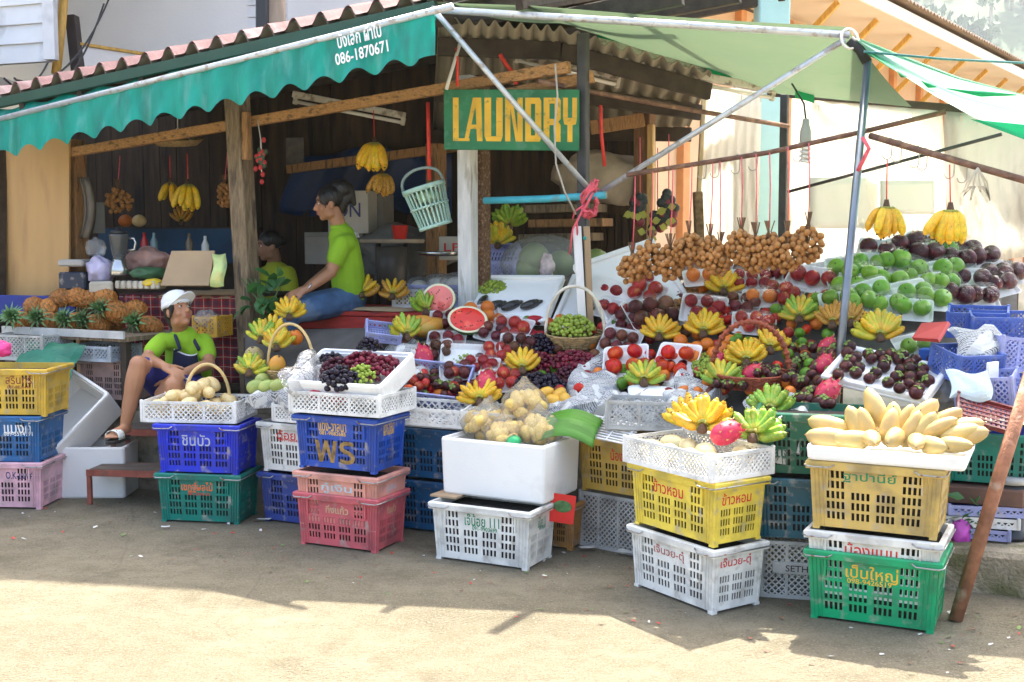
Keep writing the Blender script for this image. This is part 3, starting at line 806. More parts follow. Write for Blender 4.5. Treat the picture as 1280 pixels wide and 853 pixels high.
string('white strip dangling from the rafters left of the laundry sign', [P(575, 55, 7.5), P(566, 85, 7.5), P(558, 112, 7.48)], white_str, .012, 'strip')
string('thin white wire curving down across the laundry sign', [P(694, 80, 7.2), P(697, 120, 7.2), P(693, 160, 7.2), P(695, 205, 7.2), P(706, 240, 7.2), P(720, 268, 7.25)], mat('grey_wire', (.45, .42, .36), .6), .006, 'wire')
string('pink ribbon tied on the canopy pole', [P(1078, 172, 6.4), P(1086, 186, 6.38), P(1072, 214, 6.42)], pink, .012, 'ribbon')
steel = mat('bright_steel', (.45, .42, .38), .3, .1, 20, metal=.9)
def s_hook(x, y, Y, L=.09, sc=1.):
    mb = MB(); top = P(x, y, Y); pts = []
    for i in range(9): t = math.pi * (1 - i / 8); pts.append(top + Vector((.018 * math.cos(t) + .018, 0, .018 * math.sin(t))) * 1)
    pts = [top + Vector((.015 * math.cos(t), 0, .015 * math.sin(t))) for t in [math.pi * (1 - i / 6) for i in range(7)]]
    pts += [top + Vector((.012, 0, -L * .7))]
    pts += [top + Vector((-.012 + .024 * math.cos(t), 0, -L * .75 + .024 * math.sin(t))) for t in [-math.pi * i / 6 for i in range(7)]]
    mb.tube(pts, .0035, steel, 5)
    return mb
for i, (x, y, Y) in enumerate(((1112, 176, 6.42), (1124, 179, 6.38), (1146, 186, 6.28), (1156, 189, 6.24), (1190, 199, 6.12), (1206, 204, 6.06))):
    single('meat_hook', 'empty steel hook on the thick rod, %s from the canopy pole' % ('first', 'second', 'third', 'fourth', 'fifth', 'sixth')[i], 'hook', s_hook(x, y, Y, .1), group='steel hooks on the thick rod')
for i, (x, y, Y) in enumerate(((880, 204, 6.86), (896, 202, 6.84), (922, 197, 6.8), (944, 193, 6.78), (1000, 182, 6.68))):
    single('meat_hook', 'steel hook on the longan rod, %s from the left' % ('first', 'second', 'third', 'fourth', 'fifth')[i], 'hook', s_hook(x, y, Y, .09), group='steel hooks on the longan rod')
mb = MB(); c = P(1222, 215, 5.98)
for k in range(6):
    a = k * .55 - 1.4; mb.tube([c + Vector((0, 0, .02)), c + Vector((.05 * math.sin(a), 0, -.05)), c + Vector((.07 * math.sin(a * 1.3), .01, -.10 - .02 * (k % 3))), c + Vector((.03 * math.sin(a), 0, -.07))], .0045, mat('twine', (.6, .54, .42), .9), 5)
single('string_bundle', 'bundle of pale twine tied at the end of the hook rod', 'string', mb)

# fluorescent battens and the spiral bulb
fix_w = mat('grimy_white_enamel', (.62, .58, .50), .5, .1, 6, spots=(.28, .22, .16), spot_scale=14, spots2=(.12, .08, .06), spots2_scale=22)
tube_w = mat('white_glass_tube', (.78, .76, .70), .25, .03)
def fluoro(a, b, label):
    a, b = Vector(a), Vector(b)
    t = empty('fluorescent_light', T((a + b) / 2), label, 'light fitting', 'fluorescent battens under the roof'); inv = t.matrix_basis.inverted()
    mb = MB(); mb.beam(a, b, .06, .05, fix_w); d = (b - a).normalized()
    for q, s_ in ((a, 1), (b, -1)): mb.beam(q + d * s_ * .0 + Vector((0, 0, -.045)), q + d * s_ * .03 + Vector((0, 0, -.045)), .035, .06, fix_w)
    mb.build('housing', t, inv)
    mb = MB(); mb.tube([a + d * .03 + Vector((0, -.005, -.055)), b - d * .03 + Vector((0, -.005, -.055))], .014, tube_w, 8); mb.build('tube', t, inv)
fluoro(P(643, 64, 8.1), P(774, 97, 8.4), 'grimy fluorescent batten above the laundry sign')
fluoro(P(742, 52, 7.9), P(884, 86, 8.3), 'fluorescent batten under the green tarpaulin edge')
fluoro(P(866, 94, 8.2), P(968, 113, 8.4), 'fluorescent batten furthest right under the tarpaulin')
fluoro(P(367, 118, 9.4), P(506, 145, 9.2), 'fluorescent batten over the seated women, behind the beam')
t = empty('spiral_bulb', T(P(1007, 160, 6.9)), 'grey energy saving spiral bulb hanging under the tarpaulin', 'bulb'); inv = t.matrix_basis.inverted()
c = P(1007, 168, 6.9)
mb = MB(); mb.lathe([(.0, .09), (.018, .085), (.022, .05), (.032, .02), (.035, -.04), (.03, -.06), (0, -.062)], mat('grey_bulb_base', (.35, .36, .30), .5), 12, T(c)); mb.build('bulb_base', t, inv)
mb = MB(); mb.tube([c + Vector((.026 * math.cos(i * .6), .026 * math.sin(i * .6), -.06 - i * .0024)) for i in range(42)], .009, tube_w, 6); mb.build('spiral_tube', t, inv)
mb = MB(); mb.tube([c + Vector((0, 0, .08)), P(1005, 130, 6.95), P(990, 105, 7.2)], .006, wire_m, 5); mb.build('cord', t, inv)

# the sign
sg = empty('laundry_sign', T(P(640, 150, 7.45)), 'green wooden sign with yellow lettering reading LAUNDRY', 'sign'); gi = sg.matrix_basis.inverted()
green_sign = mat('green_sign_paint', (.01, .15, .05), .55, .25, 4, .15, 30, spots=(.05, .19, .09), spot_scale=16, spot_lo=.55, spot_hi=.7)
yel = mat('yellow_sign_paint', (.70, .40, .02), .55, .2, 6, .1, 30, spots=(.36, .26, .04), spot_scale=26, spot_lo=.60, spot_hi=.68)
s0, s1 = P(554.5, 112, 7.5), P(724, 112, 7.33); sx = (s1 - s0); LW = sx.length; sx.normalize(); LH = M(74, 7.42)
sy = Vector((-sx.y, sx.x, 0)).normalized()
smt = basis(sx, sy, (0, 0, 1), s0)
mb = MB(); mb.box((LW / 2, .012, -LH / 2), (LW, .024, LH), green_sign, smt, .003)
pxw = LW / 169.5
def glyph(px0, px1, strokes, py0=10, py1=63):
    W_ = (px1 - px0)
    for st in strokes:
        poly = [((px0 + a * W_) * pxw, -(py0 + b * (py1 - py0)) * pxw) for a, b in st]
        ar = sum(p_[0] * q_[1] - q_[0] * p_[1] for p_, q_ in zip(poly, poly[1:] + poly[:1]))
        if ar < 0: poly = poly[::-1]
        m_ = smt @ Matrix(((1, 0, 0, 0), (0, 0, -1, 0), (0, 1, 0, 0), (0, 0, 0, 1)))
        mb.prism(poly, .0005, .003 + .0004 * random.random(), yel, m_)
R_ = lambda a, b, c, d: [(a, b), (c, b), (c, d), (a, d)]
glyph(12, 33, [R_(0, 0, .34, .93), R_(0, .935, 1, 1.0)])
glyph(26, 49, [[(.0, 1), (.22, 1), (.72, 0), (.5, 0)][::1], [(.505, 0), (.95, 0), (1.02, 1), (.72, 1), (.64, .2), (.56, .0)], R_(.33, .62, .70, .72)])
glyph(52, 75, [R_(0, 0, .36, .88), R_(.64, 0, 1, .88), [(0, .885), (1, .885), (.9, 1), (.1, 1)]])
glyph(78, 100, [R_(0, 0, .3, 1), R_(.70, 0, 1, 1), [(.305, 0), (.42, 0), (.695, .8), (.695, 1), (.6, 1), (.305, .25)]])
glyph(103, 123, [R_(0, 0, .36, 1), [(.365, 0), (.9, 0), (1, .08), (1, .92), (.9, 1), (.365, 1), (.365, .86), (.62, .86), (.62, .14), (.365, .14)]])
glyph(126, 147, [R_(0, 0, .34, 1), [(.345, 0), (.9, 0), (1, .06), (1, .48), (.86, .54), (1, .62), (1, 1), (.66, 1), (.66, .62), (.345, .62), (.345, .48), (.64, .48), (.64, .13), (.345, .13)]])
glyph(150, 167, [R_(0, 0, .34, .45), R_(.66, 0, 1, .45), [(.0, .455), (1, .455), (.92, .6), (.68, .62), (.68, 1), (.32, 1), (.32, .62), (.08, .6)]])
mb.build('sign_board', sg, gi)
# ------------------------------------------------------------------ slotted fruit crates and lattice trays
def wall_with_holes(mb, A, B, D, Cc, m, holes, th, W_, H_):
    """wall A-B (bottom) to D-C (top), u along, v up; holes = (u0,u1,v0,v1) in metres on a W_ x H_ sheet"""
    A, B, Cc, D = Vector(A), Vector(B), Vector(Cc), Vector(D)
    n_ = (B - A).cross(D - A).normalized()
    def pt(u, v, inn): return A.lerp(B, u / W_).lerp(D.lerp(Cc, u / W_), v / H_) - n_ * (th if inn else 0)
    vc = sorted(set([0, H_] + [h for q in holes for h in q[2:]]))
    for v0, v1 in zip(vc, vc[1:]):
        vm = (v0 + v1) / 2
        hs = sorted([q for q in holes if q[2] < vm < q[3]])
        u = 0
        for q in hs + [None]:
            u1 = q[0] if q else W_
            if u1 > u + 1e-6:
                a = [pt(u, v0, 0), pt(u1, v0, 0), pt(u1, v1, 0), pt(u, v1, 0)]; b = [pt(u, v0, 1), pt(u1, v0, 1), pt(u1, v1, 1), pt(u, v1, 1)]
                mb.add(a + b, [(0, 1, 2, 3), (7, 6, 5, 4)], m)
            if q: u = q[1]
    for u0, u1, v0, v1 in holes:
        o_ = [pt(u0, v0, 0), pt(u1, v0, 0), pt(u1, v1, 0), pt(u0, v1, 0)]; i_ = [pt(u0, v0, 1), pt(u1, v0, 1), pt(u1, v1, 1), pt(u0, v1, 1)]
        mb.add(o_ + i_, [(0, 4, 5, 1), (1, 5, 6, 2), (2, 6, 7, 3), (3, 7, 4, 0)], m)

def slots(W_, H_, groups, rows, label_rows, per):
    hs = []; gw = W_ * .80 / groups; x0 = W_ * .10
    for r in range(rows):
        v1 = H_ * .86 - r * H_ * .155; v0 = v1 - H_ * .112
        for g_ in range(groups):
            if r < label_rows and (0 < g_ < groups - 1 or groups == 3): continue
            for k in range(per):
                u = x0 + g_ * gw + gw * .10 + k * (gw * .80 / per)
                hs.append((u, u + gw * .80 / per * .60, v0, v1))
    return hs
wire_metal = mat('galvanised_wire', (.42, .42, .42), .35, .1, 30, metal=.8, spots=(.25, .12, .06), spot_scale=30)
def plastic(name, col, dirt=.25):
    d = tuple(c * (1 - dirt) * .6 + .10 * dirt for c in col)
    return mat(name, col, .42, .10, 5, .10, 120, spots=d, spot_scale=7, spot_lo=.47, spot_hi=.76, spots2=tuple(.25 * c + .16 for c in (.9, .75, .55)), spots2_scale=19, spots2_lo=.57, spots2_hi=.80)
slot_shade = mat('crate_inside_shade', (.03, .024, .018), .9, .5, 18, .8, 30)  # near-black colour standing for the shade inside a crate, no real contents
CR = dict(Lb=.50, Wb=.315, Lt=.555, Wt=.365, H=.295)
def crate(A, B, Cn, z, m, label, group='slotted plastic fruit crates', texts=(), H=.295, tilt=0., grow=1.0, L=None, W=None):
    """A, B, C: photo pixels of the base's left, front and right corners, or world points, on height z"""
    A, B, Cn = [G(*q, z) if len(q) == 2 else Vector(q) for q in (A, B, Cn)]
    ang = math.atan2((B - A).y, (B - A).x); d = Vector((math.cos(ang), math.sin(ang), 0)); n_ = Vector((-d.y, d.x, 0))
    Lb = L or (B - A).length; Wb = W or max(.28, min(.36, (Cn - B).length))
    ctr = B - d * (Lb / 2) + n_ * (Wb / 2); ctr.z = z
    Lt, Wt = Lb * 1.07, Wb * 1.09
    t = empty('fruit_crate', T(ctr) @ rotz(ang) @ Matrix.Rotation(tilt, 4, 'Y'), label, 'crate', group)
    cb = [(-Lb / 2, -Wb / 2, .012), (Lb / 2, -Wb / 2, .012), (Lb / 2, Wb / 2, .012), (-Lb / 2, Wb / 2, .012)]
    ct = [(-Lt / 2, -Wt / 2, H), (Lt / 2, -Wt / 2, H), (Lt / 2, Wt / 2, H), (-Lt / 2, Wt / 2, H)]
    mb = MB()
    for i in range(4):
        j = (i + 1) % 4; long_ = i % 2 == 0
        W_ = Lb if long_ else Wb
        hs = slots(W_, H, 4 if long_ else 3, 5, 2, 4)
        if not long_: hs = [q for q in hs if not (q[3] > H * .80)]
        wall_with_holes(mb, cb[i], cb[j], ct[i], ct[j], m, hs, .0045, W_, H)
        a0, b0, a1, b1 = Vector(cb[i]), Vector(cb[j]), Vector(ct[i]), Vector(ct[j])
        nn = (b0 - a0).cross(a1 - a0).normalized()
        for f in ((.03, .062, .094, .906, .938, .97) if long_ else (.05, .95)):   # moulded ribs
            p_, q_ = a0.lerp(b0, f) + nn * .002, a1.lerp(b1, f) + nn * .002
            q_ = p_.lerp(q_, .88); mb.beam(p_, q_, .004, .004, m, 0)
    mb.add([(x * .985, y * .985, .02) for x, y, _ in cb], [(0, 1, 2, 3)], m)
    mb.add([(x * .985, y * .985, .014) for x, y, _ in cb], [(3, 2, 1, 0)], m)
    for x, y, _ in cb: mb.box((x * .95, y * .93, .0065), (.03, .03, .013), m)
    # rolled rim: an outward lip with a skirt
    R0 = [(Lt / 2, Wt / 2, H - .036), (Lt / 2 + .015, Wt / 2 + .015, H - .036), (Lt / 2 + .017, Wt / 2 + .017, H - .006), (Lt / 2 + .012, Wt / 2 + .012, H), (Lt / 2 - .004, Wt / 2 - .004, H), (Lt / 2 - .004, Wt / 2 - .004, H - .02)]
    vs, fs = [], []
    for a_, b_, zz in R0: vs += [(-a_, -b_, zz), (a_, -b_, zz), (a_, b_, zz), (-a_, b_, zz)]
    for r in range(len(R0) - 1):
        for k in range(4): fs.append((r * 4 + k, r * 4 + (k + 1) % 4, (r + 1) * 4 + (k + 1) % 4, (r + 1) * 4 + k))
    mb.add(vs, fs, m)
    for sx_ in (-1, 1):
        for f in (-.8, -.4): pass
        for sy_ in (-1, 1):
            mb.box((sx_ * Lt * .36, sy_ * (Wt / 2 + .004), H - .075), (.009, .009, .08), m)
    for face, txt, tm, wd, hg, du, dv in texts:                       # writing: face 0 = long front, 1 = right end
        a0, b0, a1, b1 = [Vector(q) for q in ((cb[0], cb[1], ct[0], ct[1]) if face == 0 else (cb[1], cb[2], ct[1], ct[2]))]
        x_ = (b0 - a0).normalized(); nn = (b0 - a0).cross(a1 - a0).normalized(); y_ = nn.cross(x_)
        o_ = a0.lerp(b0, .5).lerp(a1.lerp(b1, .5), dv - .085) + x_ * du + nn * .0012
        mb.text(txt, tm, basis(x_, y_, nn, o_), wd, hg, .012)
    mb.build('crate_body', t)
    mb = MB(); mb.box((0, 0, H * .48), (Lb * .955, Wb * .93, H * .82), slot_shade); mb.build('slot_shade', t)  # added dark block, so the slots show shade behind them
    for s_ in (-1, 1):                                               # the wire bail folded down round each end
        e = Lt / 2 + .021; w2 = Wt / 2 + .020; zz = H - .012
        mb = MB(); mb.tube([(s_ * (e - .13), -w2, zz), (s_ * (e - .11), -w2 - .006, zz - .012), (s_ * (e - .02), -w2 - .004, zz - .014), (s_ * e, -w2 + .01, zz - .010), (s_ * (e + .002), w2 - .01, zz - .010), (s_ * (e - .02), w2 + .004, zz - .014), (s_ * (e - .11), w2 + .006, zz - .012), (s_ * (e - .13), w2, zz)], .0035, wire_metal, 6)
        mb.build('wire_handle', t)
    return t

def lattice_wall(mb, A, B, up, H_, m, cell=.026, th=.004, posts=3, flat=False):
    A, B, up = Vector(A), Vector(B), Vector(up).normalized(); d = (B - A); L = d.length; d.normalize(); nn = d.cross(up)
    mt_ = basis(d, nn, up, A)
    mb.box((L / 2, 0, .009), (L, th * 1.8, .018), m, mt_); mb.box((L / 2, 0, H_ - .008), (L, th * 2.4, .016), m, mt_)
    for i in range(posts + 1):
        w_ = .014 if 0 < i < posts else .02
        mb.box((min(max(L * i / posts, w_ / 2), L - w_ / 2), -.0005, H_ / 2), (w_, th * 2.1, H_ - .002), m, mt_)
    z0, z1 = .016, H_ - .014; hh = z1 - z0
    n = int(L / cell)
    for s_ in (-1, 1):
        for i in range(-int(hh / cell) - 1, n + int(hh / cell) + 2):
            x0 = i * cell; xa, xb = (x0, x0 + hh * s_)
            za, zb = z0, z1
            def clip(xa, za, xb, zb):
                if xa == xb: return None
                t0, t1 = 0., 1.
                for lo, hi_ in ((0., L),):
                    dx = xb - xa; ta, tb = (lo - xa) / dx, (hi_ - xa) / dx
                    if ta > tb: ta, tb = tb, ta
                    t0, t1 = max(t0, ta), min(t1, tb)
                if t1 - t0 < .02: return None
                return xa + (xb - xa) * t0, za + (zb - za) * t0, xa + (xb - xa) * t1, za + (zb - za) * t1
            c_ = clip(xa, za, xb, zb)
            if c_:
                p_, q_ = Vector((c_[0], .0007 * s_, c_[1])), Vector((c_[2], .0007 * s_, c_[3])); dd = (q_ - p_); ln = dd.length; dd.normalize()
                w_ = Vector((-dd.z, 0, dd.x)) * .0036; y_ = Vector((0, th / 2, 0))
                vs = [p_ - w_ - y_, p_ + w_ - y_, q_ + w_ - y_, q_ - w_ - y_, p_ - w_ + y_, p_ + w_ + y_, q_ + w_ + y_, q_ - w_ + y_]
                mb.add(vs, [(0, 3, 2, 1), (4, 5, 6, 7), (0, 4, 7, 3), (1, 2, 6, 5)], m, False, mt_)
def lattice_tray(mtx, L, W, H_, m, label, cell=.026, group='open lattice fruit trays', floor=True, posts=3):
    t = empty('lattice_tray', mtx, label, 'tray', group)
    mb = MB(); x, y = L / 2, W / 2
    lattice_wall(mb, (-x, -y, 0), (x, -y, 0), (0, 0, 1), H_, m, cell, posts=posts); lattice_wall(mb, (x, -y, 0), (x, y, 0), (0, 0, 1), H_, m, cell, posts=2)
    lattice_wall(mb, (x, y, 0), (-x, y, 0), (0, 0, 1), H_, m, cell, posts=posts); lattice_wall(mb, (-x, y, 0), (-x, -y, 0), (0, 0, 1), H_, m, cell, posts=2)
    for sx_ in (-1, 1):
        for sy_ in (-1, 1): mb.box((sx_ * x, sy_ * y, H_ / 2 + .004), (.018, .018, H_ + .008), m, None, .004)
    mb.build('tray_side', t)
    if floor:
        mb = MB(); nn = 12
        for i in range(nn): mb.box((-x + L * (i + .5) / nn, 0, .006), (L / nn * .6, W - .01, .005), m)
        for i in range(6): mb.box((0, -y + W * (i + .5) / 6, .0105), (L - .01, .01, .004), m)
        mb.build('tray_floor', t)
    return t
def from_corners(A, B, Cn, z):
    A, B, Cn = [G(*q, z) if len(q) == 2 else Vector(q) for q in (A, B, Cn)]
    ang = math.atan2((B - A).y, (B - A).x); d = Vector((math.cos(ang), math.sin(ang), 0)); n_ = Vector((-d.y, d.x, 0))
    L, W = (B - A).length, (Cn - B).length
    c = B - d * L / 2 + n_ * W / 2; c.z = z
    return T(c) @ rotz(ang), L, W
foam = mat('white_styrofoam', (.86, .86, .84), .7, .03, 3, .12, 160, spots=(.70, .69, .66), spot_scale=5, spot_lo=.62, spot_hi=.8)
def foam_box(mtx, L, W, H_, label, th=.03, taper=.02, group='white foam boxes'):
    """an open, slightly tapering styrofoam box with a stepped rim and rounded corners"""
    t = empty('foam_box', mtx, label, 'foam box', group); mb = MB()
    def ring(l, w_, z, r=.02, n=4):
        pts = []
        for cx, cy, a0 in ((l / 2 - r, w_ / 2 - r, 0), (-l / 2 + r, w_ / 2 - r, 90), (-l / 2 + r, -w_ / 2 + r, 180), (l / 2 - r, -w_ / 2 + r, 270)):
            for k in range(n + 1): a = rad(a0 + 90 * k / n); pts.append((cx + r * math.cos(a), cy + r * math.sin(a), z))
        return pts
    prof = [(-taper - .012, 0.0), (-taper, .010), (-.004, H_ - .012), (-.012, H_), (-2 * th + .018, H_), (-2 * th + .012, H_ - .014), (-2 * th + .0, H_ - .016), (-2 * th - taper, th)]
    vs, fs = [], []
    for e, z in prof: vs += ring(L + e, W + e, z)
    n = 20
    for i in range(len(prof) - 1):
        for k in range(n): fs.append((i * n + k, i * n + (k + 1) % n, (i + 1) * n + (k + 1) % n, (i + 1) * n + k))
    fs.append(tuple(range(n))[::-1]); fs.append(tuple((len(prof) - 1) * n + k for k in range(n)))
    mb.add(vs, fs, foam); mb.build('box_shell', t)
    return t

red_t = mat('red_stencil', (.62, .03, .02), .6, .1); blk_t = mat('dark_stencil', (.05, .03, .03), .6, .1); wht_t = MATS['white_paint_lettering']
org_t = mat('orange_stencil', (.85, .16, .03), .6, .1); yel_t = mat('yellow_stencil', (.78, .48, .04), .6, .15); grn_t = mat('green_stencil', (.01, .22, .09), .6, .1); gry_t = mat('silver_stencil', (.45, .50, .60), .6, .2); nvy_t = mat('navy_stencil', (.03, .04, .15), .6)
brn_t = mat('faded_red_stencil', (.42, .12, .10), .6, .2); mar_t = mat('maroon_stencil', (.25, .05, .02), .6)
p_yel = plastic('yellow_crate_plastic', (.72, .46, .05)); p_yel2 = plastic('bright_yellow_plastic', (.80, .62, .08)); p_yel3 = plastic('old_yellow_plastic', (.60, .42, .12), .5); p_yel4 = plastic('dull_ochre_plastic', (.58, .38, .07), .4)  # yellows, the last a duller and dirtier ochre
p_blue = plastic('blue_crate_plastic', (.01, .13, .36)); p_ultra = plastic('ultramarine_plastic', (.012, .035, .62)); p_teal = plastic('teal_green_plastic', (.0, .20, .15)); p_royal = plastic('royal_blue_plastic', (.01, .07, .42)); p_navy = plastic('dusty_navy_plastic', (.03, .06, .28)); p_pet = plastic('petrol_plastic', (.005, .10, .15)); p_steelblue = plastic('steel_blue_plastic', (.01, .11, .28))
p_pink = plastic('pale_pink_plastic', (.78, .45, .52)); p_rose = plastic('rose_red_plastic', (.62, .12, .14), .3); p_salmon = plastic('salmon_plastic', (.74, .34, .27), .3); p_white = plastic('white_crate_plastic', (.78, .78, .74), .2); p_green = plastic('bright_green_plastic', (.0, .36, .14)); p_mint = plastic('mint_plastic', (.40, .62, .52)); p_brown = plastic('dusty_pinkbrown_plastic', (.45, .30, .27), .4)
p_lav = plastic('lavender_plastic', (.34, .37, .66), .15); p_grey = plastic('grey_white_plastic', (.46, .47, .46), .3); p_clr = plastic('clear_white_plastic', (.80, .80, .78), .1); p_milkblue = plastic('milky_blue_plastic', (.10, .17, .52), .15); p_red = plastic('dark_red_plastic', (.22, .03, .03))

# leftmost stack of three
zc = 0.
Bf = G(51, 637); Af = Bf + Vector((-.50, .03, 0)); Cf = Bf + Vector((.05, .32, 0))
crate(Af, Bf, Cf, 0, p_pink, 'pale pink crate at the bottom of the leftmost stack', texts=((0, 'O.K-แบงค์', nvy_t, M(36, 7.3), M(10, 7.3), .13, .80),))
crate(Af, Bf, Cf, .285, p_blue, 'blue crate in the middle of the leftmost stack', texts=((0, 'แบงค์', wht_t, M(36, 7.3), M(15, 7.3), .13, .83), (0, '089-5514191', wht_t, M(37, 7.3), M(5.5, 7.3), .13, .70)))
crate(Af + Vector((.04, 0, 0)), Bf + Vector((.05, 0, 0)), Cf + Vector((.05, 0, 0)), .575, p_yel, 'yellow crate on top of the leftmost stack', texts=((0, 'สุรินทร์', mar_t, M(34, 7.3), M(15, 7.3), .10, .82), (0, '081-8826449', mar_t, M(30, 7.3), M(4, 7.3), .10, .69)))
# teal and ultramarine
A, B, Cn = G(203, 652), G(298, 656), G(330, 645)
crate(A, B, Cn, 0, p_teal, 'teal green crate under the ultramarine one, left of the middle', texts=((0, 'เชฎฐ์ผลไม้', org_t, M(42, 6.9), M(14, 6.9), -.01, .80), (0, '081-2306153', red_t, M(30, 6.9), M(3.6, 6.9), .0, .66)))
crate(A, B, Cn, .29, p_ultra, 'ultramarine crate stacked on the teal green crate', texts=((0, 'ชินบัว', gry_t, M(38, 6.9), M(15, 6.9), -.01, .76), (1, 'ชินบัว', gry_t, M(15, 6.9), M(11, 6.9), -.05, .78)))
m1, L1, W1_ = from_corners((189, 526), (292, 528), (314, 520), .588)
lattice_tray(m1, .57, .36, .125, p_clr, 'white lattice tray of peeled fruit on the ultramarine crate', .03)
# white over navy behind
A, B = G(332, 651), G(437, 665); B = A + (B - A).normalized() * .52; dd = (B - A).normalized(); Cn = B + Vector((-dd.y, dd.x, 0)) * .32
crate(A, B, Cn, 0, p_navy, 'dusty navy crate half hidden left of the rose red crate')
crate(A, B, Cn, .30, p_white, 'white crate on the navy crate, half hidden by the blue crate', texts=((0, 'ด้อย', red_t, M(30, 6.6), M(14, 6.6), -.09, .85), (0, '089-9604', red_t, M(32, 6.6), M(4, 6.6), -.08, .735)))
lattice_tray(T((A + B + Cn * 2) / 4 + Vector((-.02, 0, .605 - .0))) @ rotz(math.atan2(dd.y, dd.x)), .56, .36, .10, p_clr, 'white lattice tray holding green mangoes and newspaper', .026)
# rose red, salmon, royal blue
A, B, Cn = G(377, 680), G(470, 692), G(509, 677)
crate(A, B, Cn, 0, p_rose, 'rose red crate at the bottom under the salmon crate', texts=((0, 'กิ่งแก้ว', mat('sand_stencil', (.62, .45, .25), .7), M(34, 6.3), M(11, 6.3), .0, .80), (1, 'กิ่งแก้ว', MATS['sand_stencil'], M(22, 6.3), M(11, 6.3), .0, .80)))
crate(A, B, Cn, .115, p_salmon, 'salmon crate nested in the rose red crate', texts=((0, 'กู๋เงิน', mat('pale_blue_stencil', (.45, .60, .66), .7), M(46, 6.3), M(14, 6.3), .0, .80), (1, 'กู๋เงิน', MATS['pale_blue_stencil'], M(24, 6.3), M(12, 6.3), .0, .80)))
crate(A, B, Cn, .425, p_royal, 'royal blue crate with yellow stencil above the salmon crate', texts=((0, 'แดง-วาสนา', yel_t, M(42, 6.2), M(12, 6.2), -.02, .88), (0, '081-9682685', yel_t, M(40, 6.2), M(5, 6.2), -.02, .755), (0, 'พร', mat('ochre_brush_paint', (.28, .17, .05), .7, .5, 30), M(60, 6.2), M(30, 6.2), -.01, .40), (1, 'แดง-วาสนา', yel_t, M(27, 6.2), M(11, 6.2), -.02, .87), (1, '081-9682685', yel_t, M(27, 6.2), M(5, 6.2), -.02, .765)))
m1, L1, W1_ = from_corners((357, 516), (459, 520), (507, 508), .728)
blue_stack = (A, B, Cn)
grape_tray = lattice_tray(T(((A + Cn) / 2) + Vector((0, 0, .735))) @ rotz(math.atan2((B - A).y, (B - A).x)), .56, .37, .115, p_clr, 'white lattice tray under the foam tray of grapes', .028)
# steel blue pair behind
A = G(470, 668); B = G(562, 679); B = A + (B - A).normalized() * .52; dd = (B - A).normalized(); Cn = B + Vector((-dd.y, dd.x, 0)) * .34
sh = Vector((.10, .14, 0)); A += sh; B += sh; Cn += sh
crate(A, B, Cn, 0, p_steelblue, 'steel blue crate on the ground behind the rose red stack')
crate(A, B, Cn, .30, p_steelblue, 'steel blue crate stacked second behind the royal blue crate')
lt = T((A + Cn) / 2 + Vector((.02, 0, .60))) @ rotz(math.atan2(dd.y, dd.x))
lattice_tray(lt, .56, .37, .10, p_clr, 'shallow white lattice tray on the steel blue crates', .05)
# white 111 crate with the big foam box
A, B, Cn = G(546, 698), G(659, 714), G(689, 697)
crate(A, B, Cn, 0, p_white, 'white crate with green lettering under the big foam box', texts=((0, 'เจ๊น้อย 111', grn_t, M(50, 6.0), M(16, 6.0), .01, .83), (0, '091-9903699', grn_t, M(36, 6.0), M(5.5, 6.0), .025, .685), (1, 'เจ๊น้อย 111', grn_t, M(23, 6.0), M(15, 6.0), .0, .82), (1, '091-9903699', grn_t, M(18, 6.0), M(5, 6.0), .01, .70)), H=.305)
m1, L1, W1_ = from_corners((540, 621), (678, 638), (722, 610), .305)
bigbox_m = m1 @ T(0, -.015, .012)
m1 = bigbox_m
foam_box(m1, .625, .43, .30, 'big white foam box full of bagged yellow fruit on the white crate')
mb = MB(); mb.box((-.26, -.12, -.006), (.16, .3, .01), mat('cardboard', (.46, .32, .19), .85, .12, 3, .15, 60), m1); single('cardboard_piece', 'cardboard scrap sticking out under the big foam box', 'cardboard', mb)
# ochre crate on grey lattice crate (back, between)
A = G(725, 681); B = G(812, 699); B = A + (B - A).normalized() * .5; dd = (B - A).normalized(); nn_ = Vector((-dd.y, dd.x, 0)); Cn = B + nn_ * .34
lattice_tray(T((A + Cn) / 2) @ rotz(math.atan2(dd.y, dd.x)), .5, .34, .30, p_grey, 'tall grey white lattice crate under the ochre crate', .03, 'tall lattice crates', posts=4)
crate(A + nn_ * .02, B + nn_ * .02, Cn, .302, p_yel4, 'ochre yellow crate in shade on the tall lattice crate', texts=((0, 'น้องเกรซ', red_t, M(44, 6.0), M(16, 6.0), .03, .82),))
och = (A, B, Cn, dd)
# bright yellow over white
A, B, Cn = G(794, 732), G(891, 769), G(947, 755)
crate(A, B, Cn, 0, p_white, 'scuffed white crate with faded red lettering, under the bright yellow', texts=((0, 'เจ๊นวย-ตุ๋', brn_t, M(56, 5.6), M(15, 5.6), -.02, .80), (1, 'เจ๊นวย-ตุ๋', red_t, M(50, 5.6), M(15, 5.6), -.02, .83)), H=.30)
crate(A, B, Cn, .305, p_yel2, 'bright yellow crate with red lettering on the scuffed white crate', texts=((0, 'ข้าวหอม', red_t, M(56, 5.6), M(17, 5.6), -.03, .80), (1, 'ข้าวหอม', red_t, M(48, 5.6), M(15, 5.6), -.02, .80)), H=.295)
yst = (A, B, Cn)
dd = (B - A).normalized()
BTM = T((A + Cn) / 2 + Vector((0, 0, .605))) @ rotz(math.atan2(dd.y, dd.x))
lattice_tray(BTM, .60, .375, .125, p_clr, 'white lattice tray of bananas on the bright yellow crate', .026)
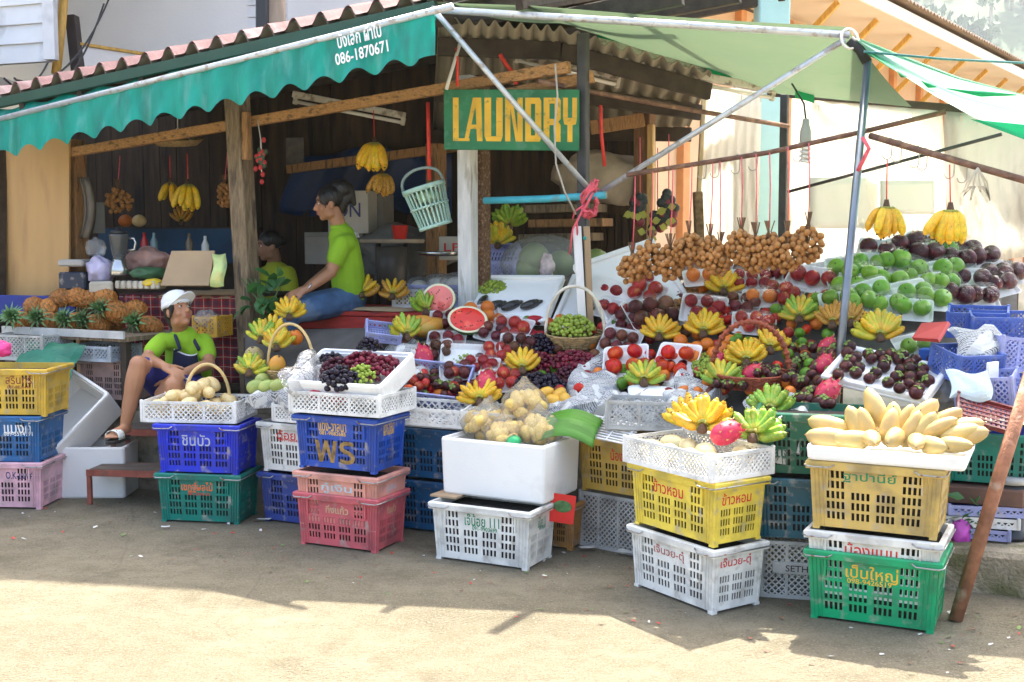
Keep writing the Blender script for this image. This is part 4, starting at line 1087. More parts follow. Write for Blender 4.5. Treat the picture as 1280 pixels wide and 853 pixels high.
# petrol crate over a grey lattice crate, behind
A = G(948, 748); B = G(1010, 738); B = A + Vector((.97, -.24, 0)).normalized() * .50; dd = (B - A).normalized(); nn_ = Vector((-dd.y, dd.x, 0)); sh = nn_ * .03; A += sh; B += sh; Cn = B + nn_ * .33
ob = lattice_tray(T((A + Cn) / 2) @ rotz(math.atan2(dd.y, dd.x)), .5, .33, .27, p_grey, 'tall grey lattice crate in the gap beside the green crate', .03, 'tall lattice crates', posts=4)
mb = MB(); mb.box((-.02, -.169, .145), (.34, .008, .055), p_grey, None, .003)
mb.text('SETHU-OU', blk_t, basis((1, 0, 0), (0, 0, 1), (0, -1, 0), (-.02, -.1742, .145)), .22, .03, .01); mb.build('name_plate', ob)
crate(A - dd * .01, B - dd * .01, Cn, .275, p_pet, 'petrol blue crate in shade behind the bright yellow stack')
crate(A + nn_ * .02, B + nn_ * .02, Cn + nn_ * .02, .575, plastic('dark_green_plastic', (.0, .12, .07)), 'dark green crate on the petrol crate, under the banana tray')
# right front stack
A, B, Cn = G(1014, 772), G(1166, 793), G(1181, 766)
crate(A, B, Cn, 0, p_green, 'bright green crate at the right front with yellow lettering', texts=((0, 'เป็นใหญ่', yel_t, M(66, 5.0), M(21, 5.0), .0, .80), (0, '098-9426519', yel_t, M(56, 5.0), M(7, 5.0), -.01, .675), (1, 'เป็นใหญ่', yel_t, M(12, 5.0), M(20, 5.0), .0, .8)), H=.315)
crate(A + Vector((.0, .005, 0)), B, Cn, .105, p_white, 'white crate nested in the bright green crate', texts=((0, 'น้องแนน', red_t, M(66, 5.0), M(20, 5.0), -.005, .84),), H=.295)
crate(A, B, Cn, .405, p_yel3, 'old yellow crate with green lettering below the mango tray', texts=((0, 'ฐาปานีย์', grn_t, M(67, 5.0), M(15, 5.0), -.02, .87),), H=.305)
rst = (A, B, Cn)
# ------------------------------------------------------------------ the sloping fruit display
FT = [(180, 505, 7.0), (330, 500, 6.95), (400, 500, 6.75), (470, 500, 6.45), (540, 560, 6.35), (610, 560, 6.25), (700, 560, 6.1), (760, 550, 6.1), (850, 560, 5.85), (950, 565, 5.6), (1040, 560, 5.4), (1110, 568, 5.25), (1200, 585, 5.25), (1300, 600, 5.3)]
SLOPE = .0086
def D(px, py):
    px = max(FT[0][0], min(FT[-1][0], px))
    for a, b in zip(FT, FT[1:]):
        if px <= b[0]:
            f = (px - a[0]) / (b[0] - a[0]); pyf = a[1] + f * (b[1] - a[1]); Y = a[2] + f * (b[2] - a[2]); break
    return Y + SLOPE * (pyf - py)
def S(px, py): return P(px, py, D(px, py))
def at(px, py, lift=0., roll=0., pitch=0., yaw=0.):
    """frame on the display slope: x along the row, y up the slope, z out of it"""
    o = S(px, py); x = (S(px + 12, py) - S(px - 12, py)); x = Vector((x.x, x.y * .5, 0)).normalized()
    y = (S(px, py - 14) - S(px, py + 14)); y = (y - x * y.dot(x)).normalized(); z = x.cross(y)
    m = basis(x, y, z, o + z * lift)
    return m @ Matrix.Rotation(roll, 4, 'Z') @ Matrix.Rotation(pitch, 4, 'X') @ Matrix.Rotation(yaw, 4, 'Y')
RF = random.Random(21)
ORD = ['first', 'second', 'third', 'fourth', 'fifth', 'sixth', 'seventh', 'eighth', 'ninth', 'tenth', 'eleventh', 'twelfth', 'thirteenth']

# newspaper
def news_material():
    m = bpy.data.materials.new('newspaper'); m.use_nodes = True
    n, l = m.node_tree.nodes, m.node_tree.links; b = n['Principled BSDF']; b.inputs['Roughness'].default_value = .85
    tc = n.new('ShaderNodeTexCoord')
    br = n.new('ShaderNodeTexBrick'); br.inputs['Scale'].default_value = 30; br.inputs['Color1'].default_value = (.10, .10, .11, 1); br.inputs['Color2'].default_value = (.35, .35, .36, 1); br.inputs['Mortar'].default_value = (.58, .58, .56, 1)
    br.inputs['Mortar Size'].default_value = .05; br.inputs['Brick Width'].default_value = .9; br.inputs['Row Height'].default_value = .24
    l.new(tc.outputs['UV'], br.inputs['Vector']); l.new(tc.outputs['Object'], br.inputs['Vector'])
    ns = n.new('ShaderNodeTexVoronoi'); ns.inputs['Scale'].default_value = 16; l.new(tc.outputs['Object'], ns.inputs['Vector'])
    r = n.new('ShaderNodeMapRange'); r.inputs['From Min'].default_value = .62; r.inputs['From Max'].default_value = .66; l.new(ns.outputs['Color'], r.inputs['Value'])
    mx = n.new('ShaderNodeMix'); mx.data_type = 'RGBA'; l.new(r.outputs[0], mx.inputs[0]); l.new(br.outputs['Color'], mx.inputs[6]); mx.inputs[7].default_value = (.62, .62, .59, 1)
    n2 = n.new('ShaderNodeTexNoise'); n2.inputs['Scale'].default_value = 7; l.new(tc.outputs['Object'], n2.inputs['Vector'])
    r2 = n.new('ShaderNodeMapRange'); r2.inputs['From Min'].default_value = .62; r2.inputs['From Max'].default_value = .66; l.new(n2.outputs['Fac'], r2.inputs['Value'])
    m3 = n.new('ShaderNodeMix'); m3.data_type = 'RGBA'; l.new(r2.outputs[0], m3.inputs[0]); l.new(mx.outputs[2], m3.inputs[6]); m3.inputs[7].default_value = (.22, .25, .30, 1)
    l.new(m3.outputs[2], b.inputs['Base Color']); l.new(b.outputs[0], n['Material Output'].inputs[0])
    return m
news = news_material()
def crumple(mb, mt_, w_, h_, amp, m, rnd, n=16, sag=0.):
    ph = [(rnd.uniform(-1, 1) * 26, rnd.uniform(-1, 1) * 26, rnd.uniform(0, 6.3)) for _ in range(5)]
    def fn(u, v):
        x, y = (u - .5) * w_, (v - .5) * h_
        z = sum(abs(math.sin(x * a + y * b + c)) for a, b, c in ph) / 5 * amp
        e = max(abs(u - .5), abs(v - .5)) * 2
        return (x + amp * .4 * math.sin(y * 30 + ph[0][2]), y + amp * .4 * math.sin(x * 33 + ph[1][2]), z - sag * e ** 4)
    mb.grid(fn, n, n, m, m.name in ('clear_bag', 'frosty_bag'), .0015, mt_)
def paper(px, py, w_, h_, label, roll=0., amp=.085, lift=.01, sag=.08, m=None, cat='newspaper', name='newspaper_sheet', pitch=0):
    mt_ = at(px, py, lift, roll, pitch); mb = MB(); crumple(mb, Matrix.Identity(4), w_, h_, amp, m or news, RF, 16, sag)
    return mb.build(name, None, mt_, label=label, category=cat, group='crumpled newspaper between the fruit' if cat == 'newspaper' else None)

# racks under the fruit, one per stretch of the stall
dark_cloth = mat('grey_black_rack_board', (.07, .065, .06), .85, .3, 6, .2, 40)
def rack(label, x0, x1, ytop0, ytop1, inset_front=8, back=.1):
    mb = MB()
    def fn(u, v):
        px = x0 + (x1 - x0) * u
        for a, b in zip(FT, FT[1:]):
            if px <= b[0]: f = (px - a[0]) / (b[0] - a[0]); pyf = a[1] + f * (b[1] - a[1]); break
        yt = ytop0 + (ytop1 - ytop0) * u
        py = pyf - inset_front + (yt - pyf + inset_front) * v
        return at(px, py, -.055) @ Vector((0, 0, 0))
    mb.grid(fn, 20, 12, dark_cloth, True, .03)
    for u in (.02, .98):
        for v in (.5, .97):
            q = fn(u, v); mb.beam(q + Vector((0, 0, -.03)), (q.x, q.y, .19), .05, .05, wood_dark)
    return mb.build('display_rack', label=label, category='display rack', group='sloping racks under the fruit')
rack('sloping board under the melons at the left of the display', 305, 480, 405, 400, 30)
rack('sloping board under the watermelons in the middle of the display', 481, 735, 395, 395, 45)
rack('sloping board under the tomatoes and passion fruit', 736, 1045, 345, 335, 45)
rack('sloping board under the heap of wrapped apples', 1046, 1275, 312, 345, 100)

# ---- bananas
ban_y = mat('banana_yellow', (.72, .42, .012), .42, .18, 10, .05, 60, rnd=.10, hue=.012, spots=(.22, .10, .02), spot_scale=34, spot_lo=.60, spot_hi=.70, spots2=(.42, .44, .03), spots2_scale=6, spots2_lo=.50, spots2_hi=.8)
ban_gy = mat('banana_green_yellow', (.46, .46, .035), .45, .2, 9, .05, 60, rnd=.12, hue=.025, spots=(.66, .46, .03), spot_scale=5, spot_lo=.45, spot_hi=.65, spots2=(.16, .10, .03), spots2_scale=30, spots2_lo=.68, spots2_hi=.76)
ban_g = mat('banana_green', (.20, .36, .03), .45, .2, 9, .05, 60, rnd=.12, hue=.02, spots=(.40, .44, .04), spot_scale=6, spot_lo=.5, spot_hi=.7)
ban_b = mat('banana_overripe', (.55, .28, .03), .5, .2, 12, .05, 60, rnd=.12, spots=(.16, .07, .02), spot_scale=20, spot_lo=.52, spot_hi=.66)
ban_tip = mat('banana_tip', (.05, .03, .015), .8); ban_stem = mat('banana_stem', (.30, .30, .05), .6, .2, 20); ban_crown = mat('banana_crown', (.10, .055, .03), .85, .35, 30, .5, 60)
def finger_mesh(m, bend, fat, taper):
    """unit banana: starts at the crown, runs along +Y, bows towards +Z"""
    pts, rs, n = [], [], 11
    for i in range(n):
        t = i / (n - 1); a = bend * (t - .1)
        pts.append((0, (math.sin(a) - math.sin(-.1 * bend)) / bend, (1 - math.cos(a)) / bend * 1.0))
        r = fat * (.28 + .72 * min(1, t / .24) ** 1.2) if t < .3 else fat * (1 - max(0, (t - .68) / .32) ** 2.2 * taper)
        rs.append(r)
    mb = MB(); mb.tube(pts[1:-1], rs[1:-1], m, 7, True)
    mb.tube(pts[:2], [fat * .26, rs[1]], ban_stem, 7, True)
    mb.tube([pts[-2], pts[-1]], [rs[-2] * .98, fat * .16], m, 7, True)
    a, b = Vector(pts[-2]), Vector(pts[-1]); mb.tube([b, b + (b - a) * .36], [fat * .24, fat * .15], ban_tip, 6, True)
    return mb.mesh('banana')
FING = {k: [finger_mesh(m, bd, ft, .62) for bd, ft in ((.55, .142), (.8, .136), (.35, .148), (1.05, .134), (.65, .15))] for k, m in (('y', ban_y), ('gy', ban_gy), ('g', ban_g), ('b', ban_b))}
def crown_mesh():
    mb = MB(); mb.lathe([(.001, -.012), (.022, -.008), (.026, .008), (.016, .028), (.011, .034), (.001, .035)], ban_crown, 9); return mb.mesh('crown')
CROWN = crown_mesh()
BAN = {'y': 'yellow', 'gy': 'green and yellow', 'g': 'green', 'b': 'freckled overripe'}
def hand(mt_, kind, label, n=(8, 6), L=.115, spread=150, mixk=None, up=.35, group='hands of bananas', cat='bananas', scale_out=1.0):
    """a hand laid with its crown low and its fingers fanned up the slope"""
    t = empty('banana_hand', mt_, label, cat, group)
    inst('crown', CROWN, t, T(0, -.015, .018) @ Matrix.Rotation(-.5, 4, 'X'))
    for ring, cnt in enumerate(n):
        for i in range(cnt):
            f = (i + .5) / cnt - .5
            a = rad(spread * (1 - .12 * ring)) * f + RF.uniform(-.05, .05)
            k = kind if not mixk or RF.random() < .6 else mixk
            s_ = L * RF.uniform(.9, 1.08) * (1 - .10 * ring) * (1 - .12 * abs(f) * 2)
            m_ = T(.012 * math.sin(a), .01 * math.cos(a), .022 + .030 * ring) @ Matrix.Rotation(-a, 4, 'Z') @ Matrix.Rotation(up * (.25 + .85 * ring) + RF.uniform(-.06, .06), 4, 'X') @ Matrix.Rotation(RF.uniform(-.3, .3), 4, 'Y') @ Matrix.Scale(s_, 4)
            inst('banana', RF.choice(FING[k]), t, m_)
    return t
def hang_hand(p, kind, label, cords, n=(6, 5), L=.17, yaw=0., group='banana hands hanging on strings'):
    t = empty('banana_hand', T(p) @ rotz(yaw), label, 'bananas', group)
    mb = MB(); mb.tube([(0, 0, .035), (.0, 0, .0), (.003, .0, -.03)], [.011, .018, .014], ban_crown, 8); mb.build('crown', t)
    for ring, cnt in enumerate(n):
        for i in range(cnt):
            f = (i + .5) / cnt - .5
            m_ = T(f * .06, -.014 + .026 * ring, -.004) @ Matrix.Rotation(-f * 1.45 + .12 + RF.uniform(-.08, .08), 4, 'Y') @ Matrix.Rotation(-math.pi / 2 - .5 + .85 * ring, 4, 'X') @ Matrix.Rotation(-f * 2.2 if ring == 0 else math.pi + f * 2.2, 4, 'Y') @ Matrix.Scale(L * RF.uniform(.86, 1.05), 4)
            inst('banana', RF.choice(FING[kind]), t, m_)
    mb = MB()
    for c_ in cords: mb.tube([Vector(q) for q in c_], .0035, redstr if kind != 'x' else pink, 5)
    single('string', 'string holding up the ' + label.split(',')[0], 'string', mb)
    return t

# ---- round fruit (shared meshes)
def ap_mesh(m, stem, sq=.92, dim=.16, n=14):
    prof = []
    for i in range(11):
        a = math.pi * i / 10; r = math.sin(a) ** .9; z = -math.cos(a) * sq
        z += (dim * math.exp(-(r / .32) ** 2)) * (1 if i < 5 else -1)
        prof.append((max(r, .0005), z))
    mb = MB(); mb.lathe(prof, m, n)
    if stem: mb.tube([(0, 0, sq - dim - .02), (.05, 0, sq + .12)], .05, stem, 5)
    return mb.mesh('fruit')
stem_m = mat('brown_stem', (.12, .07, .03), .8)
def fruit_mat(name, col, **k): return mat(name, col, k.pop('rough', .28), k.pop('var', .2), k.pop('scale', .9), 0, spec=.3, rnd=k.pop('rnd', .18), coat=k.pop('coat', .0), **k)
m_gapple = fruit_mat('green_apple_skin', (.15, .33, .025), hue=.012, spots=(.25, .38, .06), spot_scale=1.2); m_papple = fruit_mat('black_purple_apple_skin', (.05, .003, .012), spots=(.11, .006, .016), spot_scale=1.5)
m_rapple = fruit_mat('red_apple_skin', (.26, .007, .014), spots=(.36, .04, .02), spot_scale=1.6); m_plum = fruit_mat('passion_fruit_skin', (.12, .025, .016), rough=.3, spots=(.03, .010, .010), spot_scale=2, rnd=.5, hue=.03)
m_tom = fruit_mat('tomato_skin', (.52, .035, .006), hue=.012, spots=(.60, .10, .01), spot_scale=1.0); m_orange = mat('orange_peel', (.66, .17, .01), .45, .08, 2, .15, 60, rnd=.1)
m_mst = fruit_mat('mangosteen_rind', (.05, .009, .010), rough=.35, spots=(.12, .03, .02), spot_scale=1.6, rnd=.4); m_cal = mat('mangosteen_calyx', (.16, .24, .04), .6, .3, 3, rnd=.2)
m_lime = fruit_mat('lime_peel', (.09, .22, .015)); m_pom = fruit_mat('pomegranate_rind', (.40, .025, .02), spots=(.50, .18, .05), spot_scale=1.4, rnd=.3)
m_brown = fruit_mat('salak_skin', (.11, .04, .016), rough=.5, rnd=.3)
F = {'green apples': (ap_mesh(m_gapple, stem_m), 'apple'), 'dark purple apples': (ap_mesh(m_papple, stem_m, .95), 'apple'), 'red apples': (ap_mesh(m_rapple, stem_m), 'apple'),
     'passion fruit': (ap_mesh(m_plum, None, .98, .04), 'passion_fruit'), 'tomatoes': (ap_mesh(m_tom, mat('tomato_stalk', (.08, .2, .03), .7), .85, .12), 'tomato'), 'oranges': (ap_mesh(m_orange, None, .94, .05), 'orange'),
     'limes': (ap_mesh(m_lime, None, 1.05, -.06), 'lime'), 'pomegranates': (ap_mesh(m_pom, m_pom, .95, .05), 'pomegranate'), 'brown plums': (ap_mesh(m_brown, None, 1., .03), 'plum'),
     'plums': (ap_mesh(fruit_mat('plum_skin', (.15, .006, .012), rnd=.5, spots=(.30, .05, .02), spot_scale=1.3), stem_m, .98, .06), 'plum')}
def mangosteen_mesh():
    mb = MB(); prof = [(max(.0005, math.sin(math.pi * i / 9)), -math.cos(math.pi * i / 9) * .92) for i in range(10)]
    mb.lathe(prof, m_mst, 12)
    for k in range(4):
        a = k * math.pi / 2 + .3; c_, s_ = math.cos(a), math.sin(a)
        pts = [(.06, 0, .93), (.36, .28, .93), (.68, .16, .80), (.68, -.16, .80), (.36, -.28, .93)]
        mb.add([(x * c_ - y * s_, x * s_ + y * c_, z + .03) for x, y, z in pts], [(0, 1, 2, 3, 4)], m_cal)
    mb.tube([(0, 0, .9), (.03, 0, 1.16)], .12, m_cal, 6)
    return mb.mesh('mangosteen')
F['mangosteens'] = (mangosteen_mesh(), 'mangosteen')
def loose(px, py, r, kind, label, lift=.0, group=None, cat=None, mt_=None):
    me, nm = F[kind]
    m_ = (mt_ if mt_ is not None else at(px, py, lift + r * .9)) @ Euler((RF.uniform(-.9, .9), RF.uniform(-.9, .9), RF.uniform(0, 6))).to_matrix().to_4x4() @ Matrix.Scale(r * RF.uniform(.92, 1.08), 4)
    return inst(nm, me, None, m_, label=label, category=cat or nm.replace('_', ' '), group=group)

# ---- wrapped foam trays
def tray_mesh():
    mb = MB()
    def ring(l, w_, z, r, n=3):
        out = []
        for cx, cy, a0 in ((l - r, w_ - r, 0), (-l + r, w_ - r, 90), (-l + r, -w_ + r, 180), (l - r, -w_ + r, 270)):
            for k in range(n + 1): a = rad(a0 + 90 * k / n); out.append((cx + r * math.cos(a), cy + r * math.sin(a), z))
        return out
    vs = []; P_ = [(.42, .38, 0, .08), (.5, .5, .13, .1), (.515, .52, .135, .1), (.49, .485, .125, .1), (.43, .40, .03, .08)]
    for l, w_, z, r in P_: vs += ring(l, w_, z, r)
    n = 16; fs = [(i * n + k, i * n + (k + 1) % n, (i + 1) * n + (k + 1) % n, (i + 1) * n + k) for i in range(4) for k in range(n)]
    fs += [tuple(range(n))[::-1], tuple(4 * n + k for k in range(n))]
    mb.add(vs, fs, foam, False); return mb.mesh('tray')
TRAY = tray_mesh()
cling = film_mat('cling_film', (1, 1, 1), .0, .24, .04, 1.0, 9)
def film_mesh():
    mb = MB()
    def fn(u, v):
        x, y = (u - .5) * 2, (v - .5) * 2
        h_ = (1 - abs(x) ** 3.2) * (1 - abs(y) ** 3.2)
        return (x * .505, y * .51, .128 + .36 * max(0, h_) ** .5 - .03 * abs(math.sin(x * 4)) * h_)
    mb.grid(fn, 12, 10, cling, True); return mb.mesh('cling_film')
FILM = film_mesh()
NUM = {1: 'one', 2: 'two', 3: 'three', 4: 'four', 5: 'five', 6: 'six'}
ARR = {1: [(0, 0)], 2: [(-.23, .02), (.23, -.03)], 3: [(-.3, .05), (0, -.05), (.3, .04)], 4: [(-.22, .2), (.22, .22), (-.23, -.2), (.2, -.22)], 5: [(-.3, .2), (.05, .24), (.32, .1), (-.12, -.2), (.2, -.2)], 6: [(-.3, .2), (0, .22), (.3, .2), (-.3, -.2), (0, -.2), (.3, -.2)]}
def pack(px, py, wpx, kind, n, label, roll=None, lift=.0, aspect=.72, film=True, mt_=None, r=None, pitch=0., group=None):
    Y = D(px, py); L = M(wpx, Y) * 1.22; W_ = L * aspect
    roll = RF.uniform(-.5, .5) if roll is None else roll
    m_ = mt_ if mt_ is not None else at(px, py, lift + RF.uniform(.005, .045), roll, pitch + RF.uniform(.15, .55), RF.uniform(-.16, .16))
    t = empty('fruit_pack', m_, label, 'fruit pack', group or 'cling wrapped trays of ' + kind)
    sc = Matrix.Diagonal((L, W_, L * .8, 1)); inst('foam_tray', TRAY, t, sc)
    me, nm = F[kind]
    rr = r or {1: .26, 2: .205, 3: .155, 4: .18, 5: .155, 6: .145}[n] * L
    for x, y in ARR[n]:
        e = Euler((RF.uniform(-.8, .8), RF.uniform(-.8, .8), RF.uniform(0, 6))).to_matrix().to_4x4()
        inst(nm, me, t, T(x * L, y * W_, .03 * L + rr * .92) @ e @ Matrix.Scale(rr * RF.uniform(.93, 1.05), 4))
    if film: inst('cling_film', FILM, t, Matrix.Diagonal((L, W_, max(.8 * L, (2.02 * rr + .03 * L) / .47), 1)))
    return t
def rows(where, data, w_=33, lift=0.):
    for rn, lst in data:
        cnt = {}
        for i, e in enumerate(sorted(lst)):
            x, y, kind, n = e[:4]; k = cnt.get(kind, 0); cnt[kind] = k + 1
            tot = sum(1 for q in lst if q[2] == kind)
            pos = 'only such pack in' if tot == 1 else ORD[k] + ' from left in'
            pack(x + RF.uniform(-4, 4), y + RF.uniform(-3, 3), (e[4] if len(e) > 4 else w_) * RF.uniform(.9, 1.12), kind, n, 'wrapped %s %s, %s %s row of the %s' % (NUM[n], kind, pos, rn, where), lift=lift, r=M(w_, D(x, y)) * .305 * RF.uniform(.9, 1.08))
g_, p_ = 'green apples', 'dark purple apples'
rows('right apple heap', [
    ('top', [(1098, 328, p_, 2), (1129, 325, p_, 2), (1154, 314, p_, 2), (1177, 318, p_, 2), (1197, 326, p_, 2)]),
    ('second', [(1108, 343, g_, 2), (1150, 336, p_, 2), (1170, 333, g_, 2), (1196, 343, p_, 2), (1220, 343, p_, 2), (1084, 344, g_, 2)]),
    ('third', [(1058, 352, g_, 2), (1078, 362, g_, 2), (1132, 350, g_, 2), (1178, 354, g_, 2), (1207, 359, p_, 2), (1234, 355, p_, 2)]),
    ('fourth', [(1107, 365, g_, 2), (1147, 366, g_, 2), (1174, 371, g_, 2), (1241, 369, p_, 2), (1258, 362, p_, 2)]),
    ('fifth', [(1060, 375, g_, 2), (1086, 381, g_, 2), (1131, 384, g_, 2), (1192, 379, p_, 2), (1219, 385, p_, 2)]),
    ('bottom', [(1074, 397, g_, 2), (1106, 398, g_, 2), (1139, 407, g_, 2), (1160, 391, g_, 2), (1049, 398, g_, 2)])], 38, .03)
pack(1140, 440, 44, g_, 2, 'wrapped tray of two green apples just above the mangosteen tray', .3)
loose(1165, 456, .042, 'green apples', 'single green apple at the right corner of the mangosteen tray', .02)
loose(1021, 380, .04, 'green apples', 'single green apple below the long tray of red apples')
loose(970, 394, .04, 'green apples', 'single green apple left of the green banana hand')
loose(1053, 343, .036, 'green apples', 'single green apple at the pole, high on the heap')
# big foam lid leaning behind, with packs of red apples on it
def board(name, pts, th, m, label, cat, group=None): return quad_board(name, pts, th, m, label=label, category=cat, group=group)
def lid(p_bl, p_br, p_tr, p_tl, label):
    """styrofoam lid with a raised lip; corners given as world points seen from its open side"""
    a, b, c, d = [Vector(q) for q in (p_bl, p_br, p_tr, p_tl)]
    x = (b - a); L = x.length; x.normalize(); y = (d - a); y = (y - x * y.dot(x)); W_ = y.length; y.normalize(); z = x.cross(y)
    t = empty('styrofoam_tray', basis(x, y, z, (a + b + c + d) / 4), label, 'foam tray', 'white foam lids used as trays')
    mb = MB(); mb.box((0, 0, 0), (L, W_, .022), foam, None, .008)
    for cx, cy, sx_, sy_ in ((0, W_ / 2 - .016, L, .032), (0, -W_ / 2 + .016, L, .032), (L / 2 - .016, 0, .032, W_ - .066), (-L / 2 + .016, 0, .032, W_ - .066)):
        mb.box((cx, cy, .022), (sx_ - .002, sy_, .028), foam, None, .006)
    mb.build('lid_shell', t); return t
def SL(px, py, off=0.): return at(px, py, off) @ Vector((0, 0, 0))
lid(SL(739, 417, .0), SL(842, 380, .0), P(831, 296, 7.62), P(738, 327, 7.62), 'large foam lid leaning behind the wrapped red apples')
lid(SL(581, 412, .03), SL(692, 414, .03), P(702, 345, 7.95), P(592, 350, 7.95), 'foam lid tilted up behind the watermelons with dark packs')
lid(SL(699, 416, -.01), SL(742, 417, -.01), P(742, 345, 7.9), P(704, 349, 7.9), 'foam lid behind the basket of green grapes')
a, b = P(958, 345, 7.9), P(1108, 318, 7.4)
mb = MB(); dd = (b - a).normalized(); nn_ = Vector((-dd.y, dd.x, 0)).normalized()
mt_ = basis(dd, nn_, dd.cross(nn_), (a + b) / 2 + nn_ * .2); mb.box((0, 0, 0), ((b - a).length, .42, .075), mat('grey_white_foam', (.60, .66, .68), .7, .06, 3, .1, 90), mt_, .012)
mb.box((0, 0, .0405), ((b - a).length - .05, .37, .006), MATS['grey_white_foam'], mt_, .002)
single('styrofoam_tray', 'closed greyish foam box lid behind the canopy pole', 'foam tray', mb, group='white foam lids used as trays')
def rapple(lst):
    for i, (x, y, n, k, lb) in enumerate(lst):
        pack(x, y, 42 if n > 2 else 34, k, n, lb, -.45, .05, .6)
rapple([(767, 358, 3, 'red apples', 'wrapped red apples at the top left of the big foam lid'), (758, 382, 3, 'red apples', 'second wrapped tray of red apples down the big foam lid'), (798, 367, 3, 'red apples', 'wrapped red apples at the right side of the big foam lid'), (770, 402, 3, 'red apples', 'lowest wrapped tray of red apples on the big foam lid'), (809, 382, 4, 'pomegranates', 'wrapped pomegranates at the lower right of the big foam lid')])
r2 = 'passion fruit'
for x, y, w_, k, n, lb in ((815, 404, 58, r2, 6, 'wrapped long tray of passion fruit below the big foam lid'), (787, 414, 42, 'plums', 5, 'wrapped tray of plums just right of the grape basket handle'), (777, 438, 44, r2, 6, 'wrapped passion fruit above the left tray of tomatoes'),
    (880, 400, 46, 'red apples', 5, 'wrapped red apples above the middle yellow banana hand'), (940, 366, 44, 'red apples', 6, 'wrapped red apples high up under the longan bunches'), (929, 392, 40, r2, 5, 'wrapped passion fruit left of the orange heap top'), (951, 388, 36, 'oranges', 2, 'two wrapped pale oranges under the longan'),
    (942, 416, 44, 'pomegranates', 5, 'wrapped pomegranates above the red wicker basket'), (978, 380, 46, 'pomegranates', 5, 'wrapped pomegranates right of the longan tray'), (1017, 365, 54, 'red apples', 3, 'long wrapped tray of three red apples left of the canopy pole'), (985, 352, 40, 'plums', 4, 'wrapped plums right under the last longan bunch'),
    (921, 352, 40, r2, 5, 'wrapped passion fruit at the top edge under the longan')):
    pack(x, y, w_, k, n, lb, None, .02)
# middle stretch, around the melons
for x, y, w_, k, n, lb in ((559, 438, 40, 'plums', 5, 'wrapped dark plums left of the red watermelon half'), (545, 455, 40, r2, 5, 'wrapped passion fruit above the big dragon fruit'), (624, 452, 40, 'pomegranates', 5, 'wrapped mottled pomegranates right of the pack of green grapes'), (602, 471, 38, 'red apples', 5, 'wrapped red apples under the pack of green grapes'),
    (628, 487, 44, 'pomegranates', 5, 'wrapped pomegranates right of the dragon fruit in bananas'), (641, 424, 44, 'pomegranates', 5, 'wrapped pomegranates right of the red watermelon half'), (617, 430, 34, r2, 4, 'wrapped passion fruit touching the red watermelon half'), (562, 412, 38, 'plums', 5, 'wrapped plums between the two watermelon halves'),
    (600, 404, 40, 'oranges', 4, 'wrapped oranges above the red watermelon half'), (649, 446, 38, r2, 5, 'wrapped passion fruit above the yellow bananas beside the grapes'), (573, 480, 36, r2, 4, 'wrapped passion fruit right of the mangosteen basket')):
    pack(x, y, w_, k, n, lb, None, .02)
rp2 = random.Random(41)
# tomatoes and oranges
for i, (x, y) in enumerate(((812, 452), (825, 461), (806, 461), (798, 474), (820, 476), (833, 450), (790, 446), (838, 469), (850, 480), (843, 457))): loose(x, y, .036, 'tomatoes', 'loose tomato in the heap between the two tomato trays', RF.uniform(0, .02), 'loose tomatoes between the trays')
for i, (x, y) in enumerate(((908, 387), (907, 398), (911, 409), (902, 410))): loose(x, y, .034, 'tomatoes', 'loose tomato in the column under the top banana hand', .02, 'tomatoes under the top banana hand')
for i, (x, y) in enumerate(((851, 437), (871, 444), (884, 441), (902, 446), (862, 449), (893, 452), (868, 458), (912, 437))): loose(x, y, .042, 'oranges', 'loose orange piled above the red wicker basket', RF.uniform(0, .02), 'loose oranges')
pack(783, 463, 46, 'tomatoes', 4, 'foam tray of four tomatoes, the left one of two', .05, .03, .95, False)
pack(846, 464, 45, 'tomatoes', 4, 'foam tray of four tomatoes, the right one of two', -.25, .03, 1.05, False)
# small loose fruit filling the gaps between the packs
fil = []
for _ in range(1500):
    x, y = rp2.uniform(500, 1040), rp2.uniform(352, 500)
    if y < 352 + max(0, (860 - x)) * .12: continue
    if x < 735 and y < 400: continue
    if 735 < x < 850 and y < 392: continue
    if all((x - u) ** 2 + ((y - v) * 1.3) ** 2 > 170 for u, v in fil): fil.append((x, y))
for x, y in fil[:205]:
    k_ = rp2.choice(['passion fruit', 'tomatoes', 'plums', 'pomegranates', 'brown plums', 'limes', 'oranges'])
    loose(x, y, .033, k_, 'loose %s in the gaps between the wrapped trays' % k_, .0, 'loose %s between the packs' % k_)
